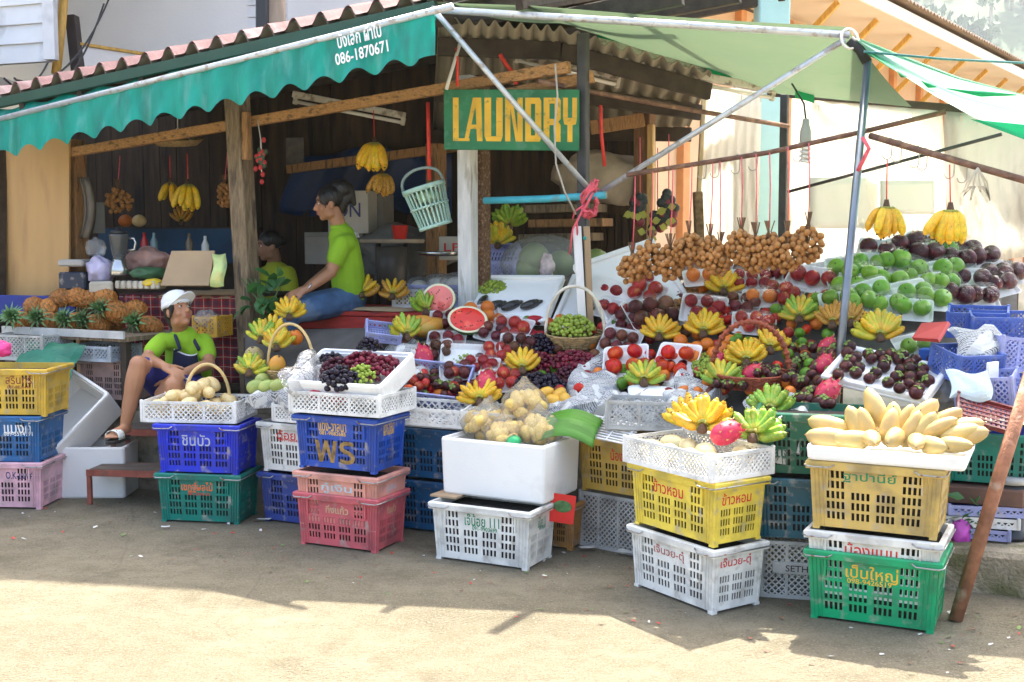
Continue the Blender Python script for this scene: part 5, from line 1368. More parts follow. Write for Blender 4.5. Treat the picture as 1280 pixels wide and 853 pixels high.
# banana hands on the slope
for x, y, k, n, L, sp, lb, mx in (
    (825, 434, 'y', (9, 5), .125, 165, 'yellow banana hand above the loose tomatoes', None), (880, 430, 'y', (9, 6), .13, 165, 'yellow banana hand below the wrapped plums', None), (905, 376, 'y', (8, 6), .12, 170, 'topmost yellow banana hand under the longan', None),
    (806, 492, 'gy', (9, 6), .115, 175, 'green yellow banana hand on the white paper plate', 'g'), (1000, 412, 'g', (10, 7), .125, 175, 'bright green banana hand left of the canopy pole', 'gy'), (1040, 420, 'b', (8, 5), .12, 140, 'overripe brown banana hand left of the pole', None),
    (1098, 437, 'gy', (11, 8), .15, 175, 'big green yellow banana hand right of the canopy pole', 'y'), (933, 468, 'y', (9, 6), .13, 170, 'yellow banana hand inside the red wicker basket', None), (903, 494, 'gy', (9, 6), .12, 175, 'green yellow banana hand at the front of the wicker basket', 'g'),
    (964, 452, 'y', (7, 5), .12, 150, 'yellow banana hand at the right of the wicker basket', None), (963, 532, 'g', (8, 6), .13, 150, 'green banana hand on newspaper right of the white tray', None),
    (654, 476, 'y', (7, 5), .12, 150, 'yellow banana hand left of the dark grapes', None), (503, 432, 'gy', (9, 6), .125, 175, 'green yellow banana hand on newspaper right of the grapes', 'g'), (601, 516, 'y', (10, 6), .125, 190, 'yellow banana hand around the crested dragon fruit', None),
    (350, 446, 'gy', (8, 5), .12, 150, 'yellow green banana hand in the wicker basket at the left', 'y'), (330, 436, 'g', (7, 5), .12, 150, 'green banana hand left of the wicker basket', 'gy'), (366, 407, 'y', (8, 5), .12, 170, 'yellow banana hand on top of the left pile', None),
    (527, 400, 'g', (6, 4), .12, 140, 'green banana hand left of the pink watermelon half', None), (315, 478, 'gy', (8, 5), .11, 160, 'green yellow banana hand beside the peeled fruit tray', 'g'), (1062, 418, 'b', (6, 4), .11, 120, 'overripe banana hand right behind the canopy pole', None), (345, 430, 'y', (7, 4), .115, 150, 'small yellow banana hand at the back of the left basket', None)):
    hand(at(x, y + 3, .06, RF.uniform(-.15, .15), .12), k, lb, (n[0] + 1, n[1] + 1), L * 1.08, sp, mx)

# ---- grapes
m_gr = {'black': fruit_mat('black_grape_skin', (.012, .007, .018), rough=.22, rnd=.4), 'red': fruit_mat('red_grape_skin', (.13, .008, .022), rough=.22, rnd=.5), 'green': fruit_mat('green_grape_skin', (.26, .34, .045), rough=.25, rnd=.2), 'dark red': fruit_mat('dark_red_grape_skin', (.05, .006, .016), rough=.22, rnd=.4)}
def berry_mesh(m, n=9, k=6):
    mb = MB(); mb.ball((0, 0, 0), (1, 1, 1.05), m, n, k); return mb.mesh('berry')
BER = {k: berry_mesh(m) for k, m in m_gr.items()}
grape_stem = mat('grape_stem', (.20, .18, .05), .8)
def grapes(px, py, wpx, hpx, col, n, label, r=.0125, lift=.03, hgt=.06, roll=0., group='bunches of grapes', cat='grapes', name='grape_bunch', mt_=None):
    Y = D(px, py); a, b = M(wpx, Y) / 2, M(hpx, Y) / 2 * 1.25
    t = empty(name, mt_ if mt_ is not None else at(px, py, lift, roll), label, cat, group)
    mb = MB(); mb.tube([(-a * .8, 0, hgt * .3), (0, .01, hgt * .5), (a * .8, .0, hgt * .3)], .004, grape_stem, 5); mb.build('stem', t)
    pts = []
    for _ in range(n * 30):
        if len(pts) >= n: break
        an = RF.uniform(0, 6.283); q = math.sqrt(RF.random()); x, y = a * q * math.cos(an), b * q * math.sin(an)
        z = hgt * math.sqrt(max(0, 1 - q * q)) * RF.uniform(.55, 1.05)
        if all((x - u[0]) ** 2 + (y - u[1]) ** 2 + (z - u[2]) ** 2 > (1.45 * r) ** 2 for u in pts): pts.append((x, y, z))
    for q in pts: inst('grape', BER[col], t, T(q) @ Euler((RF.uniform(0, 3), RF.uniform(0, 3), 0)).to_matrix().to_4x4() @ Matrix.Scale(r * RF.uniform(.88, 1.1), 4))
    return t
grapes(678, 438, 54, 30, 'black', 60, 'black grapes beside the wicker bowl of green grapes', .016)
grapes(672, 462, 52, 34, 'red', 70, 'red purple grapes in the middle of the loose grapes', .016)
grapes(718, 461, 58, 38, 'red', 80, 'bright red grapes at the right of the loose grapes', .0165)
grapes(676, 488, 64, 32, 'black', 70, 'black grapes at the front of the loose grapes', .0175)
grapes(708, 479, 30, 24, 'dark red', 40, 'dark red grapes between the black and red ones', .0135)
# ---- wicker things
wick = mat('tan_wicker', (.40, .27, .12), .75, .35, 30, .6, 60); wick_red = mat('red_brown_wicker', (.28, .06, .025), .6, .35, 30, .6, 60); cane = mat('pale_cane', (.66, .47, .20), .6, .2, 20); bleach = mat('bleached_cane', (.66, .62, .52), .6, .2, 20)
def wicker(mt_, ra, rb, H_, m, hm, label, handle, hr=.009, rings=7, wrap=False, grp='wicker baskets'):
    t = empty('wicker_basket', mt_, label, 'basket', grp); mb = MB()
    for i in range(rings):
        f = i / (rings - 1); a, b = ra * (.72 + .28 * f), rb * (.72 + .28 * f)
        mb.tube([(a * math.cos(k * .2618) * (1 + .018 * (-1) ** (k + i)), b * math.sin(k * .2618) * (1 + .018 * (-1) ** (k + i)), H_ * f) for k in range(25)], H_ / rings * .58, m, 6)
    mb.lathe([(.0005, 0), (1, .0)], m, 20, Matrix.Diagonal((ra * .72, rb * .72, 1, 1)))
    for k in range(24): a = k * .2618 + .13; mb.tube([(ra * .73 * math.cos(a), rb * .73 * math.sin(a), 0), (ra * 1.01 * math.cos(a), rb * 1.01 * math.sin(a), H_)], .004, m, 5)
    mb.build('basket_body', t)
    if handle:
        mb = MB(); n = 20; pts = []
        for i in range(n + 1): a = math.pi * i / n; pts.append((ra * math.cos(a), 0, H_ * .6 + handle * math.sin(a) ** .8))
        mb.tube(pts, hr, hm, 8)
        if wrap:
            for i in range(n):
                p_, q_ = Vector(pts[i]), Vector(pts[i + 1]); mb.tube([p_ + (q_ - p_) * .3, p_ + (q_ - p_) * .7], hr * 1.5, hm, 8)
        mb.build('handle', t)
    return t
wicker(at(719, 432, .0) @ Matrix.Rotation(-.3, 4, 'X'), M(37, 7.2), M(30, 7.2), .075, wick, bleach, 'wicker bowl with tall bleached handle holding green grapes', M(66, 7.2), .010)
grapes(715, 428, 56, 30, 'green', 100, 'green grapes heaped in the wicker bowl', .0145, .085, .085)
wicker(at(938, 486, .02) @ Matrix.Rotation(-.25, 4, 'X'), M(48, 6.2), M(40, 6.2), .07, wick_red, wick_red, 'red brown wicker basket with wrapped handle full of bananas', M(72, 6.2), .012, 6, True)
wicker(T(S(360, 482) + Vector((0, .1, .0))) @ rotz(-.3), M(33, 7), M(26, 7), .08, wick, cane, 'tan wicker basket with cane handle at the left of the display', M(66, 7), .009)
grapes(582, 457, 46, 30, 'green', 90, 'wrapped pack of green grapes in the middle of the display', .011, .02, .045)
pack(582, 460, 50, 'limes', 1, 'foam tray under the wrapped green grapes', .1, .0, .8, True, r=.01)
grapes(879, 463, 26, 46, 'green', 80, 'upright pack of green grapes left of the wicker basket', .010, .03, .035)
grapes(616, 369, 40, 20, 'green', 70, 'green grapes on the tilted foam lid', .0115, .05, .04)
# foam tray of grapes on the blue stack
bdir = (blue_stack[1] - blue_stack[0]).normalized(); bn = Vector((-bdir.y, bdir.x, 0)); bc = (blue_stack[0] + blue_stack[2]) / 2
gm_ = basis(bdir, bn, (0, 0, 1), bc + bn * .06 + Vector((-.02, 0, .86))) @ Matrix.Rotation(.38, 4, 'X')
foam_box(gm_, .60, .40, .12, 'foam tray tilted forward and filled with grapes', .03, .015)
def ing(x, y, z=.07): return gm_ @ T(x, y, z)
grapes(432, 447, 50, 34, 'red', 70, 'red grapes at the back of the tilted foam tray', .016, .03, .085, mt_=ing(.02, .07))
grapes(432, 447, 36, 34, 'red', 50, 'red grapes at the right end of the tilted foam tray', .016, .03, .08, mt_=ing(.17, .05))
grapes(432, 447, 34, 30, 'dark red', 45, 'dark red grapes at the left of the tilted foam tray', .017, .03, .08, mt_=ing(-.10, .0))
grapes(432, 447, 36, 26, 'green', 55, 'yellow green grapes at the front of the tilted foam tray', .0125, .03, .07, mt_=ing(.10, -.06, .08))
grapes(432, 447, 46, 26, 'black', 55, 'black grapes spilling over the front of the foam tray', .0185, .03, .08, mt_=ing(.01, -.13, .09))
grapes(432, 447, 30, 26, 'black', 40, 'black grapes in the back left corner of the foam tray', .013, mt_=ing(-.2, .1))
grapes(427, 424, 30, 10, 'black', 30, 'black grapes lying behind the tilted foam tray', .014, mt_=gm_ @ T(.0, .22, .12))
mb = MB(); mb.box((0, 0, 0), (.3, .008, .10), foam, gm_ @ T(-.15, .06, .06) @ rotz(.6), .002); single('foam_divider', 'foam strip dividing the grapes in the tilted tray', 'divider', mb)
# plastic bag draped over the tray edge
bagm = film_mat('clear_bag', (1, 1, 1), .16, .7, .14, .8, 22)
mb = MB(); crumple(mb, gm_ @ T(-.22, -.08, .10) @ Matrix.Rotation(.9, 4, 'Y'), .22, .34, .04, bagm, RF, 14, .05); single('plastic_bag', 'clear plastic bag folded over the left end of the grape tray', 'bag', mb)

# ---- dragon fruit
m_df = mat('dragon_fruit_skin', (.50, .014, .06), .45, .2, 2, .1, 20, rnd=.1, spots=(.60, .08, .08), spot_scale=2.5); m_df2 = mat('dragon_fruit_scale', (.45, .36, .10), .5, .3, 3)
def df_mesh():
    mb = MB(); prof = [(max(.0005, math.sin(math.pi * i / 10) ** .85 * .72), -math.cos(math.pi * i / 10)) for i in range(11)]
    mb.lathe(prof, m_df, 14)
    rr = random.Random(4)
    for i in range(26):
        z = -.75 + 1.7 * i / 26; a = i * 2.4; rr_ = .70 * math.sqrt(max(.02, 1 - z * z)) ** .85
        c_ = Vector((rr_ * math.cos(a), rr_ * math.sin(a), z)); out = Vector((math.cos(a), math.sin(a), 0)); tn = Vector((-math.sin(a), math.cos(a), 0)); ln = .22 + .16 * max(0, z)
        vs = [c_ - tn * .13, c_ + tn * .13, c_ + out * .07 + Vector((0, 0, ln * .6)) + tn * .06, c_ + out * .16 + Vector((0, 0, ln * 1.2)), c_ + out * .07 + Vector((0, 0, ln * .6)) - tn * .06]
        mb.add(vs, [(0, 1, 2, 4)], m_df); mb.add(vs, [(4, 2, 3)], m_df2)
    return mb.mesh('dragon_fruit')
DF = df_mesh()
def dragon(px, py, r, label, up=True, lift=.05, tilt=0., mt_=None):
    m_ = (mt_ if mt_ is not None else at(px, py, lift)) @ Matrix.Rotation(-1.2 if up else 0, 4, 'X') @ Matrix.Rotation(tilt, 4, 'Y') @ rotz(RF.uniform(0, 6)) @ Matrix.Scale(r, 4)
    inst('dragon_fruit', DF, None, m_, label=label, category='dragon fruit', group='dragon fruits')
dragon(526, 458, .085, 'dragon fruit left of the wrapped passion fruit, over the lattice basket', True, .06, .2); dragon(609, 506, .085, 'crested dragon fruit standing among the front yellow bananas', True, .13, .1)
dragon(1034, 444, .062, 'dragon fruit nearest the canopy pole', True, .05, .6); dragon(1030, 466, .062, 'dragon fruit just below the one at the pole', True, .05, .4); dragon(1034, 504, .075, 'dragon fruit left of the standing mangoes', True, .06, .5)
dragon(940, 486, .062, 'dragon fruit at the front right of the wicker basket', True, .09, .8); dragon(898, 460, .05, 'dragon fruit at the left side of the wicker basket', True, .05, .3); dragon(0, 0, .075, 'dragon fruit in the white tray on the bright yellow crate', True, 0, .3, mt_=BTM @ T(.19, .0, .19))
dragon(0, 0, .065, 'dragon fruit at the left front of the grape lattice tray', True, 0, 1.2, mt_=basis(bdir, bn, (0, 0, 1), bc - bn * .12 - bdir * .13 + Vector((0, 0, .83)))); dragon(0, 0, .05, 'small dragon fruit in the front of the grape lattice tray', True, 0, 1.3, mt_=basis(bdir, bn, (0, 0, 1), bc - bn * .14 + bdir * .0 + Vector((0, 0, .815))))
# ---- mangosteens
def pile(lst, label, group, r=.031, lift=.0): 
    for x, y in lst: loose(x, y, r, 'mangosteens', label, lift + RF.uniform(0, .015), group)
rp = random.Random(9)
pile([(rp.uniform(988, 1058), rp.uniform(438, 520)) for _ in range(42)], 'mangosteen in the loose heap left of the mangosteen foam tray', 'loose mangosteens by the pole', lift=.01)
pile([(rp.uniform(892, 984), rp.uniform(476, 502)) for _ in range(20)], 'mangosteen in the bottom of the red wicker basket', 'mangosteens in the wicker basket', .028, .06)
for x, y in ((1000, 428), (1003, 440), (1012, 467), (985, 455), (958, 486), (915, 438), (922, 434)): loose(x, y, .03, 'limes', 'green lime tucked into the mangosteen heap', .03, 'loose limes')
# tilted foam tray full of mangosteens
ta, tb, tc_, td = SL(1032, 494, .06), SL(1164, 526, .06), SL(1180, 470, .06), SL(1047, 450, .06)
lid(ta, tb, tc_, td, 'foam tray of mangosteens tilted behind the mangoes')
ins = []
for _ in range(900):
    u, v = rp.uniform(.09, .93), rp.uniform(.05, .92); q = ta.lerp(tb, u).lerp(td.lerp(tc_, u), v)
    if all((q - o_).length > .052 for o_ in ins) and len(ins) < 34: ins.append(q)
tn_ = (tb - ta).cross(td - ta).normalized()
for q in ins: loose(0, 0, .033, 'mangosteens', 'mangosteen on the tilted foam tray behind the mangoes', 0, 'mangosteens on the tilted foam tray', mt_=T(q + tn_ * .045))
# ---- mangoes in the front foam tray
m_mango = mat('pale_mango_skin', (.46, .33, .12), .4, .10, 1.6, .03, 30, rnd=.08, hue=.008, spots=(.62, .34, .08), spot_scale=3, spot_lo=.62, spot_hi=.8, coat=.1)
def mango_mesh():
    mb = MB(); n = 14; prof = []
    vs, fs = [], []
    R = 12
    for i in range(R + 1):
        t = i / R; z = -1 + 2 * t; r = .56 * (math.sin(math.pi * min(1, max(0, t))) ** .46) * (1.05 - .28 * t)
        off = .14 * math.sin(t * math.pi) * (1 if t < .5 else .8) + (.10 * t * t)
        for k in range(n): a = 2 * math.pi * k / n; vs.append((r * math.cos(a) + off, r * .82 * math.sin(a), z))
    for i in range(R):
        for k in range(n): fs.append((i * n + k, i * n + (k + 1) % n, (i + 1) * n + (k + 1) % n, (i + 1) * n + k))
    mb.add(vs, fs, m_mango, True); mb.tube([(.10, 0, .98), (.13, 0, 1.05)], .03, stem_m, 5)
    return mb.mesh('mango')
MANGO = mango_mesh()
rd = (rst[1] - rst[0]).normalized(); rn = Vector((-rd.y, rd.x, 0)); rc = (rst[0] + rst[2]) / 2
mtr = basis(rd, rn, (0, 0, 1), rc + rd * .035 + rn * .01 + Vector((0, 0, .725)))
lid_t = foam_box(mtr @ Matrix.Rotation(.05, 4, 'X'), .66, .44, .062, 'shallow foam tray of mangoes on the old yellow crate', .02, .01)
def mango(x, y, z, tilt, lean, L, label):
    """tilt 0 = lying along x, 90 = standing"""
    m_ = mtr @ T(x, y, z) @ Matrix.Rotation(lean, 4, 'X') @ Matrix.Rotation(rad(90 - tilt), 4, 'Y') @ rotz(RF.uniform(-.5, .5)) @ Matrix.Scale(L / 2, 4)
    inst('mango', MANGO, None, m_, label=label, category='mango', group='mangoes in the foam tray')
MR = random.Random(6)
def mg(x, y, z, L, d, label):
    '''mango with its tip pointing along d (tray frame)'''
    q = Vector(d).normalized().to_track_quat('Z', 'Y').to_matrix().to_4x4()
    inst('mango', MANGO, None, mtr @ T(x, y, z) @ q @ rotz(MR.uniform(0, 6.3)) @ Matrix.Scale(L / 2, 4), label=label, category='mango', group='mangoes in the foam tray')
for i, (x, d, L) in enumerate(((-.25, (-1, -.1, .1), .20), (-.15, (-1, -.25, .05), .18), (-.055, (.3, -1, -.1), .16), (.03, (-.2, -1, -.1), .17), (.11, (.1, -1, -.1), .16), (.19, (.8, -.6, 0), .16), (.275, (.9, -.4, .1), .17))): mg(x, -.13, .085, L, d, 'mango lying in the front row of the foam tray, %s from the left' % ORD[i])
for i, (x, d, L) in enumerate(((-.27, (-1, .1, .2), .19), (-.16, (-.45, .1, 1), .18), (-.10, (-.35, .15, 1), .18), (-.0, (.12, .2, 1), .18), (.08, (.35, .2, 1), .18), (.13, (.5, .1, 1), .19), (.20, (.8, .0, .6), .19), (.27, (.95, .1, .35), .19), (.31, (1, .1, .25), .18))): mg(x, -.035, .125, L, d, 'mango leaning in the middle row of the foam tray, %s from the left' % ORD[i])
for i, (x, z, d, L) in enumerate(((-.09, .185, (-.45, .3, 1), .21), (-.02, .15, (.05, .3, 1), .16), (.04, .15, (.4, .3, 1), .16), (.13, .165, (.7, .3, 1), .19), (.2, .16, (.8, .2, .6), .19), (.28, .14, (1, .2, .3), .19))): mg(x, .06, z, L, d, 'mango standing in the back row of the foam tray, %s from the left' % ORD[i])
# ---- watermelon halves, papayas, melons
rind = mat('watermelon_rind', (.06, .16, .04), .4, .3, 5, spots=(.20, .34, .10), spot_scale=9); flesh = mat('watermelon_flesh', (.72, .035, .02), .35, .10, 8, .08, 40, spots=(.85, .12, .07), spot_scale=12); flesh2 = mat('pale_watermelon_flesh', (.80, .20, .17), .35, .12, 6, .08, 40, spots=(.62, .07, .06), spot_scale=10); pale_r = mat('watermelon_white', (.74, .72, .48), .5); seed = mat('black_seed', (.015, .01, .01), .4)
def melon_half(mt_, a, b, dep, fl, label, seeds):
    t = empty('watermelon_half', mt_, label, 'watermelon', 'cut watermelon halves'); mb = MB(); sc = Matrix.Diagonal((a, b, dep, 1))
    mb.lathe([(max(.0005, math.sin(math.pi / 2 * i / 8)), -math.cos(math.pi / 2 * i / 8)) for i in range(9)][:-1] + [(1, -.004)], rind, 28, sc); mb.build('rind', t)
    mb = MB(); mb.lathe([(1.0, -.02), (1.0, .0), (.88, .012), (.86, .005)], pale_r, 28, sc); mb.build('white_rim', t)
    mb = MB(); mb.lathe([(.87, .005), (.84, .03), (.5, .05), (.001, .06)], fl, 28, sc)
    rr = random.Random(3)
    for _ in range(seeds):
        an, q = rr.uniform(0, 6.28), rr.uniform(.35, .75); mb.ball((a * q * math.cos(an), b * q * math.sin(an), dep * .05), (.005, .004, .004), seed, 6, 4)
    mb.build('flesh', t)
melon_half(at(551, 402, .17) @ Matrix.Rotation(.95, 4, 'X') @ Matrix.Rotation(-.15, 4, 'Y'), M(23, 7.3), M(20, 7.3), .13, flesh2, 'pink cut watermelon half facing the street', 14)
melon_half(at(587, 427, .16) @ Matrix.Rotation(.5, 4, 'X') @ rotz(-.22), M(27, 7.1), M(20, 7.1), .12, flesh, 'bright red cut watermelon half in the middle', 18)
def egg(px, py, r, m, label, cat, lift=.06, rot=(0, 0, 0), name=None, mt_=None, seg=14):
    mb = MB(); prof = [(max(.0005, math.sin(math.pi * i / 10) * (1 + .12 * math.cos(math.pi * i / 10))), -math.cos(math.pi * i / 10)) for i in range(11)]
    mb.lathe(prof, m, seg, Matrix.Diagonal((*r, 1))); mb.tube([(0, 0, r[2] * .97), (0, 0, r[2] * 1.06)], .008, stem_m, 6)
    return mb.build(name or cat.replace(' ', '_'), None, (mt_ if mt_ is not None else at(px, py, lift)) @ Euler(rot).to_matrix().to_4x4(), label=label, category=cat)
pap = mat('papaya_skin', (.62, .28, .035), .45, .2, 3, .05, 30, spots=(.45, .34, .06), spot_scale=4); melo = mat('netted_melon', (.42, .33, .15), .7, .2, 10, .4, 50, spots=(.52, .46, .28), spot_scale=18); gman = mat('green_mango_skin', (.26, .34, .08), .4, .2, 3, rnd=.15, spots=(.40, .42, .12), spot_scale=3)
egg(536, 421, (.06, .06, .11), pap, 'orange papaya below the pink watermelon half', 'papaya', .07, (0, 1.4, .2)); egg(522, 414, (.05, .05, .09), pap, 'second papaya half hidden behind the front one', 'papaya', .06, (0, 1.2, -.3))
egg(351, 473, (.05, .05, .058), pap, 'round orange fruit in the left wicker basket', 'papaya', .10, (0, .4, 0)); egg(372, 432, (.045, .045, .05), m_orange, 'orange in the left wicker basket by the handle', 'orange', .06)
egg(318, 450, (.062, .062, .06), melo, 'netted melon beside the left banana hand', 'melon', .03); egg(307, 462, (.06, .06, .058), mat('dark_green_melon', (.10, .16, .05), .5, .3, 5), 'dark green melon in front of the netted one', 'melon', .03)
for i, (x, y) in enumerate(((322, 492), (338, 492), (352, 491), (331, 484))): egg(x, y, (.045, .04, .062), gman, 'green mango in the left lattice tray, %s from the left' % ORD[i], 'green mango', .045, (0, 1.3 + .3 * i, .4 * i))
m_pale_melon = mat('pale_melon_skin', (.74, .64, .36), .5, .12, 4)
m_ym = fruit_mat('yellow_mango_skin', (.74, .42, .06), rnd=.1)
for i, (x, y) in enumerate(((684, 497), (700, 499), (706, 505), (692, 507), (672, 500))): egg(x, y, (.036, .036, .046), m_ym, 'yellow mango in front of the black grapes, %s one' % ORD[i], 'mango', .03, (0, 1.2, i))
for i, (x, y) in enumerate(((-.2, -.1), (-.06, -.11), (.08, -.11), (.2, -.09), (-.2, .03), (-.08, .02), (.05, .01), (.2, .1))): egg(0, 0, (.045, .045, .08), m_pale_melon, 'pale melon lying in the white tray under the bananas, %s from the front left' % ORD[i], 'melon', mt_=BTM @ T(x, y, .07 if y < 0 else .08), rot=(1.5, 0, 1.3 + RF.uniform(-.4, .4)))
hand(BTM @ T(.0, .04, .16) @ rotz(.5) @ Matrix.Rotation(.45, 4, 'X'), 'y', 'front yellow banana hand in the white tray on the bright yellow crate', (11, 7), .175, 170)
hand(BTM @ T(-.15, .10, .15) @ rotz(.6) @ Matrix.Rotation(.35, 4, 'X'), 'y', 'back yellow banana hand at the left of the white tray', (9, 6), .16, 170)
hand(BTM @ T(.24, .13, .14) @ rotz(.3) @ Matrix.Rotation(.35, 4, 'X'), 'g', 'green banana hand at the right end of the white tray', (9, 6), .16, 170)
# ---- tilted lattice basket with mangosteens in the middle, trays and papers
bt = at(546, 492, .02, -.25) @ Matrix.Rotation(.25, 4, 'X')
lattice_tray(bt, M(88, 6.6), .27, .10, p_lav, 'lavender lattice basket tilted forward and full of mangosteens', .03)
for _ in range(26): 
    q = bt @ Vector((RF.uniform(-.15, .15), RF.uniform(-.10, .10), RF.uniform(.04, .10)))
    loose(0, 0, .03, 'mangosteens' if RF.random() < .7 else 'pomegranates', 'dark fruit heaped in the tilted lavender basket', 0, 'fruit in the tilted lavender basket', 'mangosteen', mt_=T(q))
bt = at(822, 528, -.03, .0) @ Matrix.Rotation(-.30, 4, 'X')
lattice_tray(bt, M(125, 6.1), .20, .15, p_grey, 'grey lattice tray tilted forward below the paper plate', .03)
mb = MB(); crumple(mb, Matrix.Identity(4), .30, .17, .02, mat('white_paper_plate', (.80, .80, .78), .7), RF, 12, .03); mb.build('paper_plate', None, at(820, 500, .05), label='white paper plate under the green yellow bananas', category='plate')
mb = MB()
for i in range(9): mb.box((0, i * .022 - .09, 0), (.34, .011, .006), p_clr)
for i in range(4): mb.box((-.15 + i * .1, 0, .0055), (.008, .20, .004), p_clr)
mb.build('slatted_grille', None, at(757, 540, .02, -.35) @ Matrix.Rotation(.15, 4, 'X'), label='white slatted plastic grille beside the banana leaf', category='grille')
for i, (x, y, w_, h_, ro, lb) in enumerate(((748, 488, .30, .42, .3, 'crumpled newspaper left of the grey lattice tray'), (725, 512, .26, .22, -.4, 'crumpled newspaper above the banana leaf'), (878, 500, .22, .2, .2, 'newspaper under the wicker basket front'), (508, 442, .24, .16, .3, 'newspaper under the green yellow bananas right of the grapes'), (975, 512, .30, .26, .2, 'newspaper behind the green banana hand'), (1005, 535, .22, .22, -.3, 'newspaper hanging over the edge left of the mangoes'), (960, 560, .26, .18, 0, 'newspaper around the green bananas by the tray'), (520, 470, .2, .2, .8, 'folded newspaper beside the left dragon fruit'), (740, 460, .28, .2, .1, 'newspaper right of the red grapes'), (800, 508, .26, .2, .3, 'newspaper hanging over the grey lattice tray'), (770, 515, .24, .2, -.5, 'newspaper beside the white slatted grille'), (855, 505, .26, .18, -.2, 'newspaper draped right of the paper plate'), (855, 485, .2, .16, .4, 'newspaper under the right tomato tray'), (1022, 548, .2, .16, .5, 'small newspaper scrap under the mango tray corner'), (340, 500, .3, .1, .0, 'newspaper laid in the left lattice tray'), (672, 520, .3, .2, 0, 'newspaper behind the bagged yellow fruit'), (600, 524, .3, .16, .2, 'newspaper under the front yellow bananas'))):
    paper(x, y, w_, h_, lb, ro)
leafm = mat('banana_leaf', (.10, .30, .03), .4, .2, 4, .2, 30, stretch=(1, 14, 1), translucent=.2)
mb = MB(); mb.grid(lambda u, v: ((u - .5) * .30, (v - .5) * .20, .05 * math.sin(u * 3.1) - .16 * max(0, .5 - v) ** 1.4 + .008 * math.sin(v * 50)), 18, 14, leafm, True, .0015); mb.build('banana_leaf', None, at(714, 545, .06, -.2), label='green banana leaf draped right of the big foam box', category='leaf')
mb = MB(); mb.grid(lambda u, v: ((u - .5) * .26, (v - .5) * .07, .03 * math.sin(u * 3.1)), 10, 4, leafm, True, .0015); mb.build('banana_leaf', None, at(600, 512, .03, -.9), label='narrow banana leaf beside the front yellow bananas', category='leaf')
lattice_tray(at(560, 528, .0, -.1) @ Matrix.Rotation(-.25, 4, 'X'), .5, .22, .10, p_clr, 'white lattice tray below the lavender basket', .04)
lattice_tray(at(640, 528, -.01, -.1) @ Matrix.Rotation(-.25, 4, 'X'), .5, .22, .08, p_clr, 'white lattice tray behind the bagged yellow fruit', .04)
lattice_tray(at(478, 421, .0, -.3), .20, .15, .06, p_lav, 'small lavender basket behind the grape tray', .03)
# ---- bags of peeled yellow fruit in the big foam box
m_seg = mat('jackfruit_flesh', (.74, .52, .13), .4, .12, 6, .05, 30, rnd=.12, spots=(.80, .68, .34), spot_scale=6)
def seg_mesh():
    mb = MB(); mb.ball((0, 0, 0), (1, .8, .62), m_seg, 10, 7); return mb.mesh('fruit_segment')
SEG = seg_mesh()
bag2 = film_mat('frosty_bag', (1, .98, .92), .12, .5, .12, .6, 26)
def bag(p, rx, ry, rz, n, label, rot=0.):
    t = empty('fruit_bag', T(p) @ rotz(rot), label, 'bag of fruit', 'bags of peeled yellow fruit'); mb = MB()
    rr = random.Random(int(p[0] * 1000))
    def fn(u, v):
        a = u * 2 * math.pi; b = (v - .5) * math.pi; k = 1 + .10 * math.sin(a * 7 + v * 9) * math.cos(b) + .05 * math.sin(a * 13)
        z = math.sin(b) * rz; neck = max(0, (v - .86) / .14)
        r = math.cos(b) ** .7 if math.cos(b) > 0 else 0
        r = max(r * (1 - neck * .6), .10 if v > .9 else 0.01)
        return (rx * r * k * math.cos(a), ry * r * k * math.sin(a), z + neck * .05)
    mb.grid(fn, 26, 16, bag2, True); mb.build('plastic_film', t)
    for _ in range(n):
        v = Vector((rr.gauss(0, 1), rr.gauss(0, 1), rr.gauss(0, 1))).normalized() * rr.uniform(.35, .78)
        inst('fruit_segment', SEG, t, T(v.x * rx, v.y * ry, v.z * rz) @ Euler((rr.uniform(0, 6), rr.uniform(0, 6), rr.uniform(0, 6))).to_matrix().to_4x4() @ Matrix.Scale(.045 * rr.uniform(.8, 1.15), 4))
bb = lambda x, y, z: bigbox_m @ Vector((x, y, z))
bag(bb(-.16, .02, .35), .13, .12, .09, 24, 'flat bag of yellow fruit at the left of the foam box'); bag(bb(.03, .10, .44), .13, .11, .12, 30, 'tallest bag of yellow fruit at the back of the foam box', .5); bag(bb(.17, .0, .35), .13, .13, .085, 24, 'low bag of yellow fruit at the right of the foam box', 1.1); bag(bb(.0, -.08, .32), .13, .10, .075, 18, 'bag of yellow fruit sunk at the front of the foam box', 2)
bag(bb(-.20, .13, .36), .10, .09, .08, 10, 'bag of yellow fruit in the far left corner of the foam box', 2.4)
egg(0, 0, (.04, .04, .03), mat('green_wrapper', (.03, .40, .14), .3), 'small green wrapped fruit at the front of the foam box', 'wrapped fruit', mt_=T(bb(.10, -.15, .305)))
# ---- peeled fruit in the front left tray with its cane hoop
m_pale = mat('peeled_fruit', (.80, .62, .30), .5, .12, 4, .08, 30, rnd=.1, spots=(.66, .42, .14), spot_scale=8, spot_lo=.6, spot_hi=.75)
mb = MB(); mb.ball((0, 0, 0), (1.25, .8, .72), m_pale, 10, 7); PEEL = mb.mesh('peeled_fruit')
ltm = m1_left = from_corners((189, 526), (292, 528), (314, 520), .588)[0]
for i in range(40):
    rx_ = RF.uniform(-.21, .21); q = ltm @ Vector((rx_, RF.uniform(-.13, .13), .05 + RF.uniform(0, .17) * (1 - abs(rx_) * 3) * (1 if i > 12 else .3)))
    inst('peeled_fruit', PEEL, None, T(q) @ Euler((RF.uniform(-.5, .5), RF.uniform(-.5, .5), RF.uniform(0, 6))).to_matrix().to_4x4() @ Matrix.Scale(.05 * RF.uniform(.8, 1.1), 4), label='peeled pale fruit heaped in the left lattice tray', category='peeled fruit', group='peeled fruit in the left lattice tray')
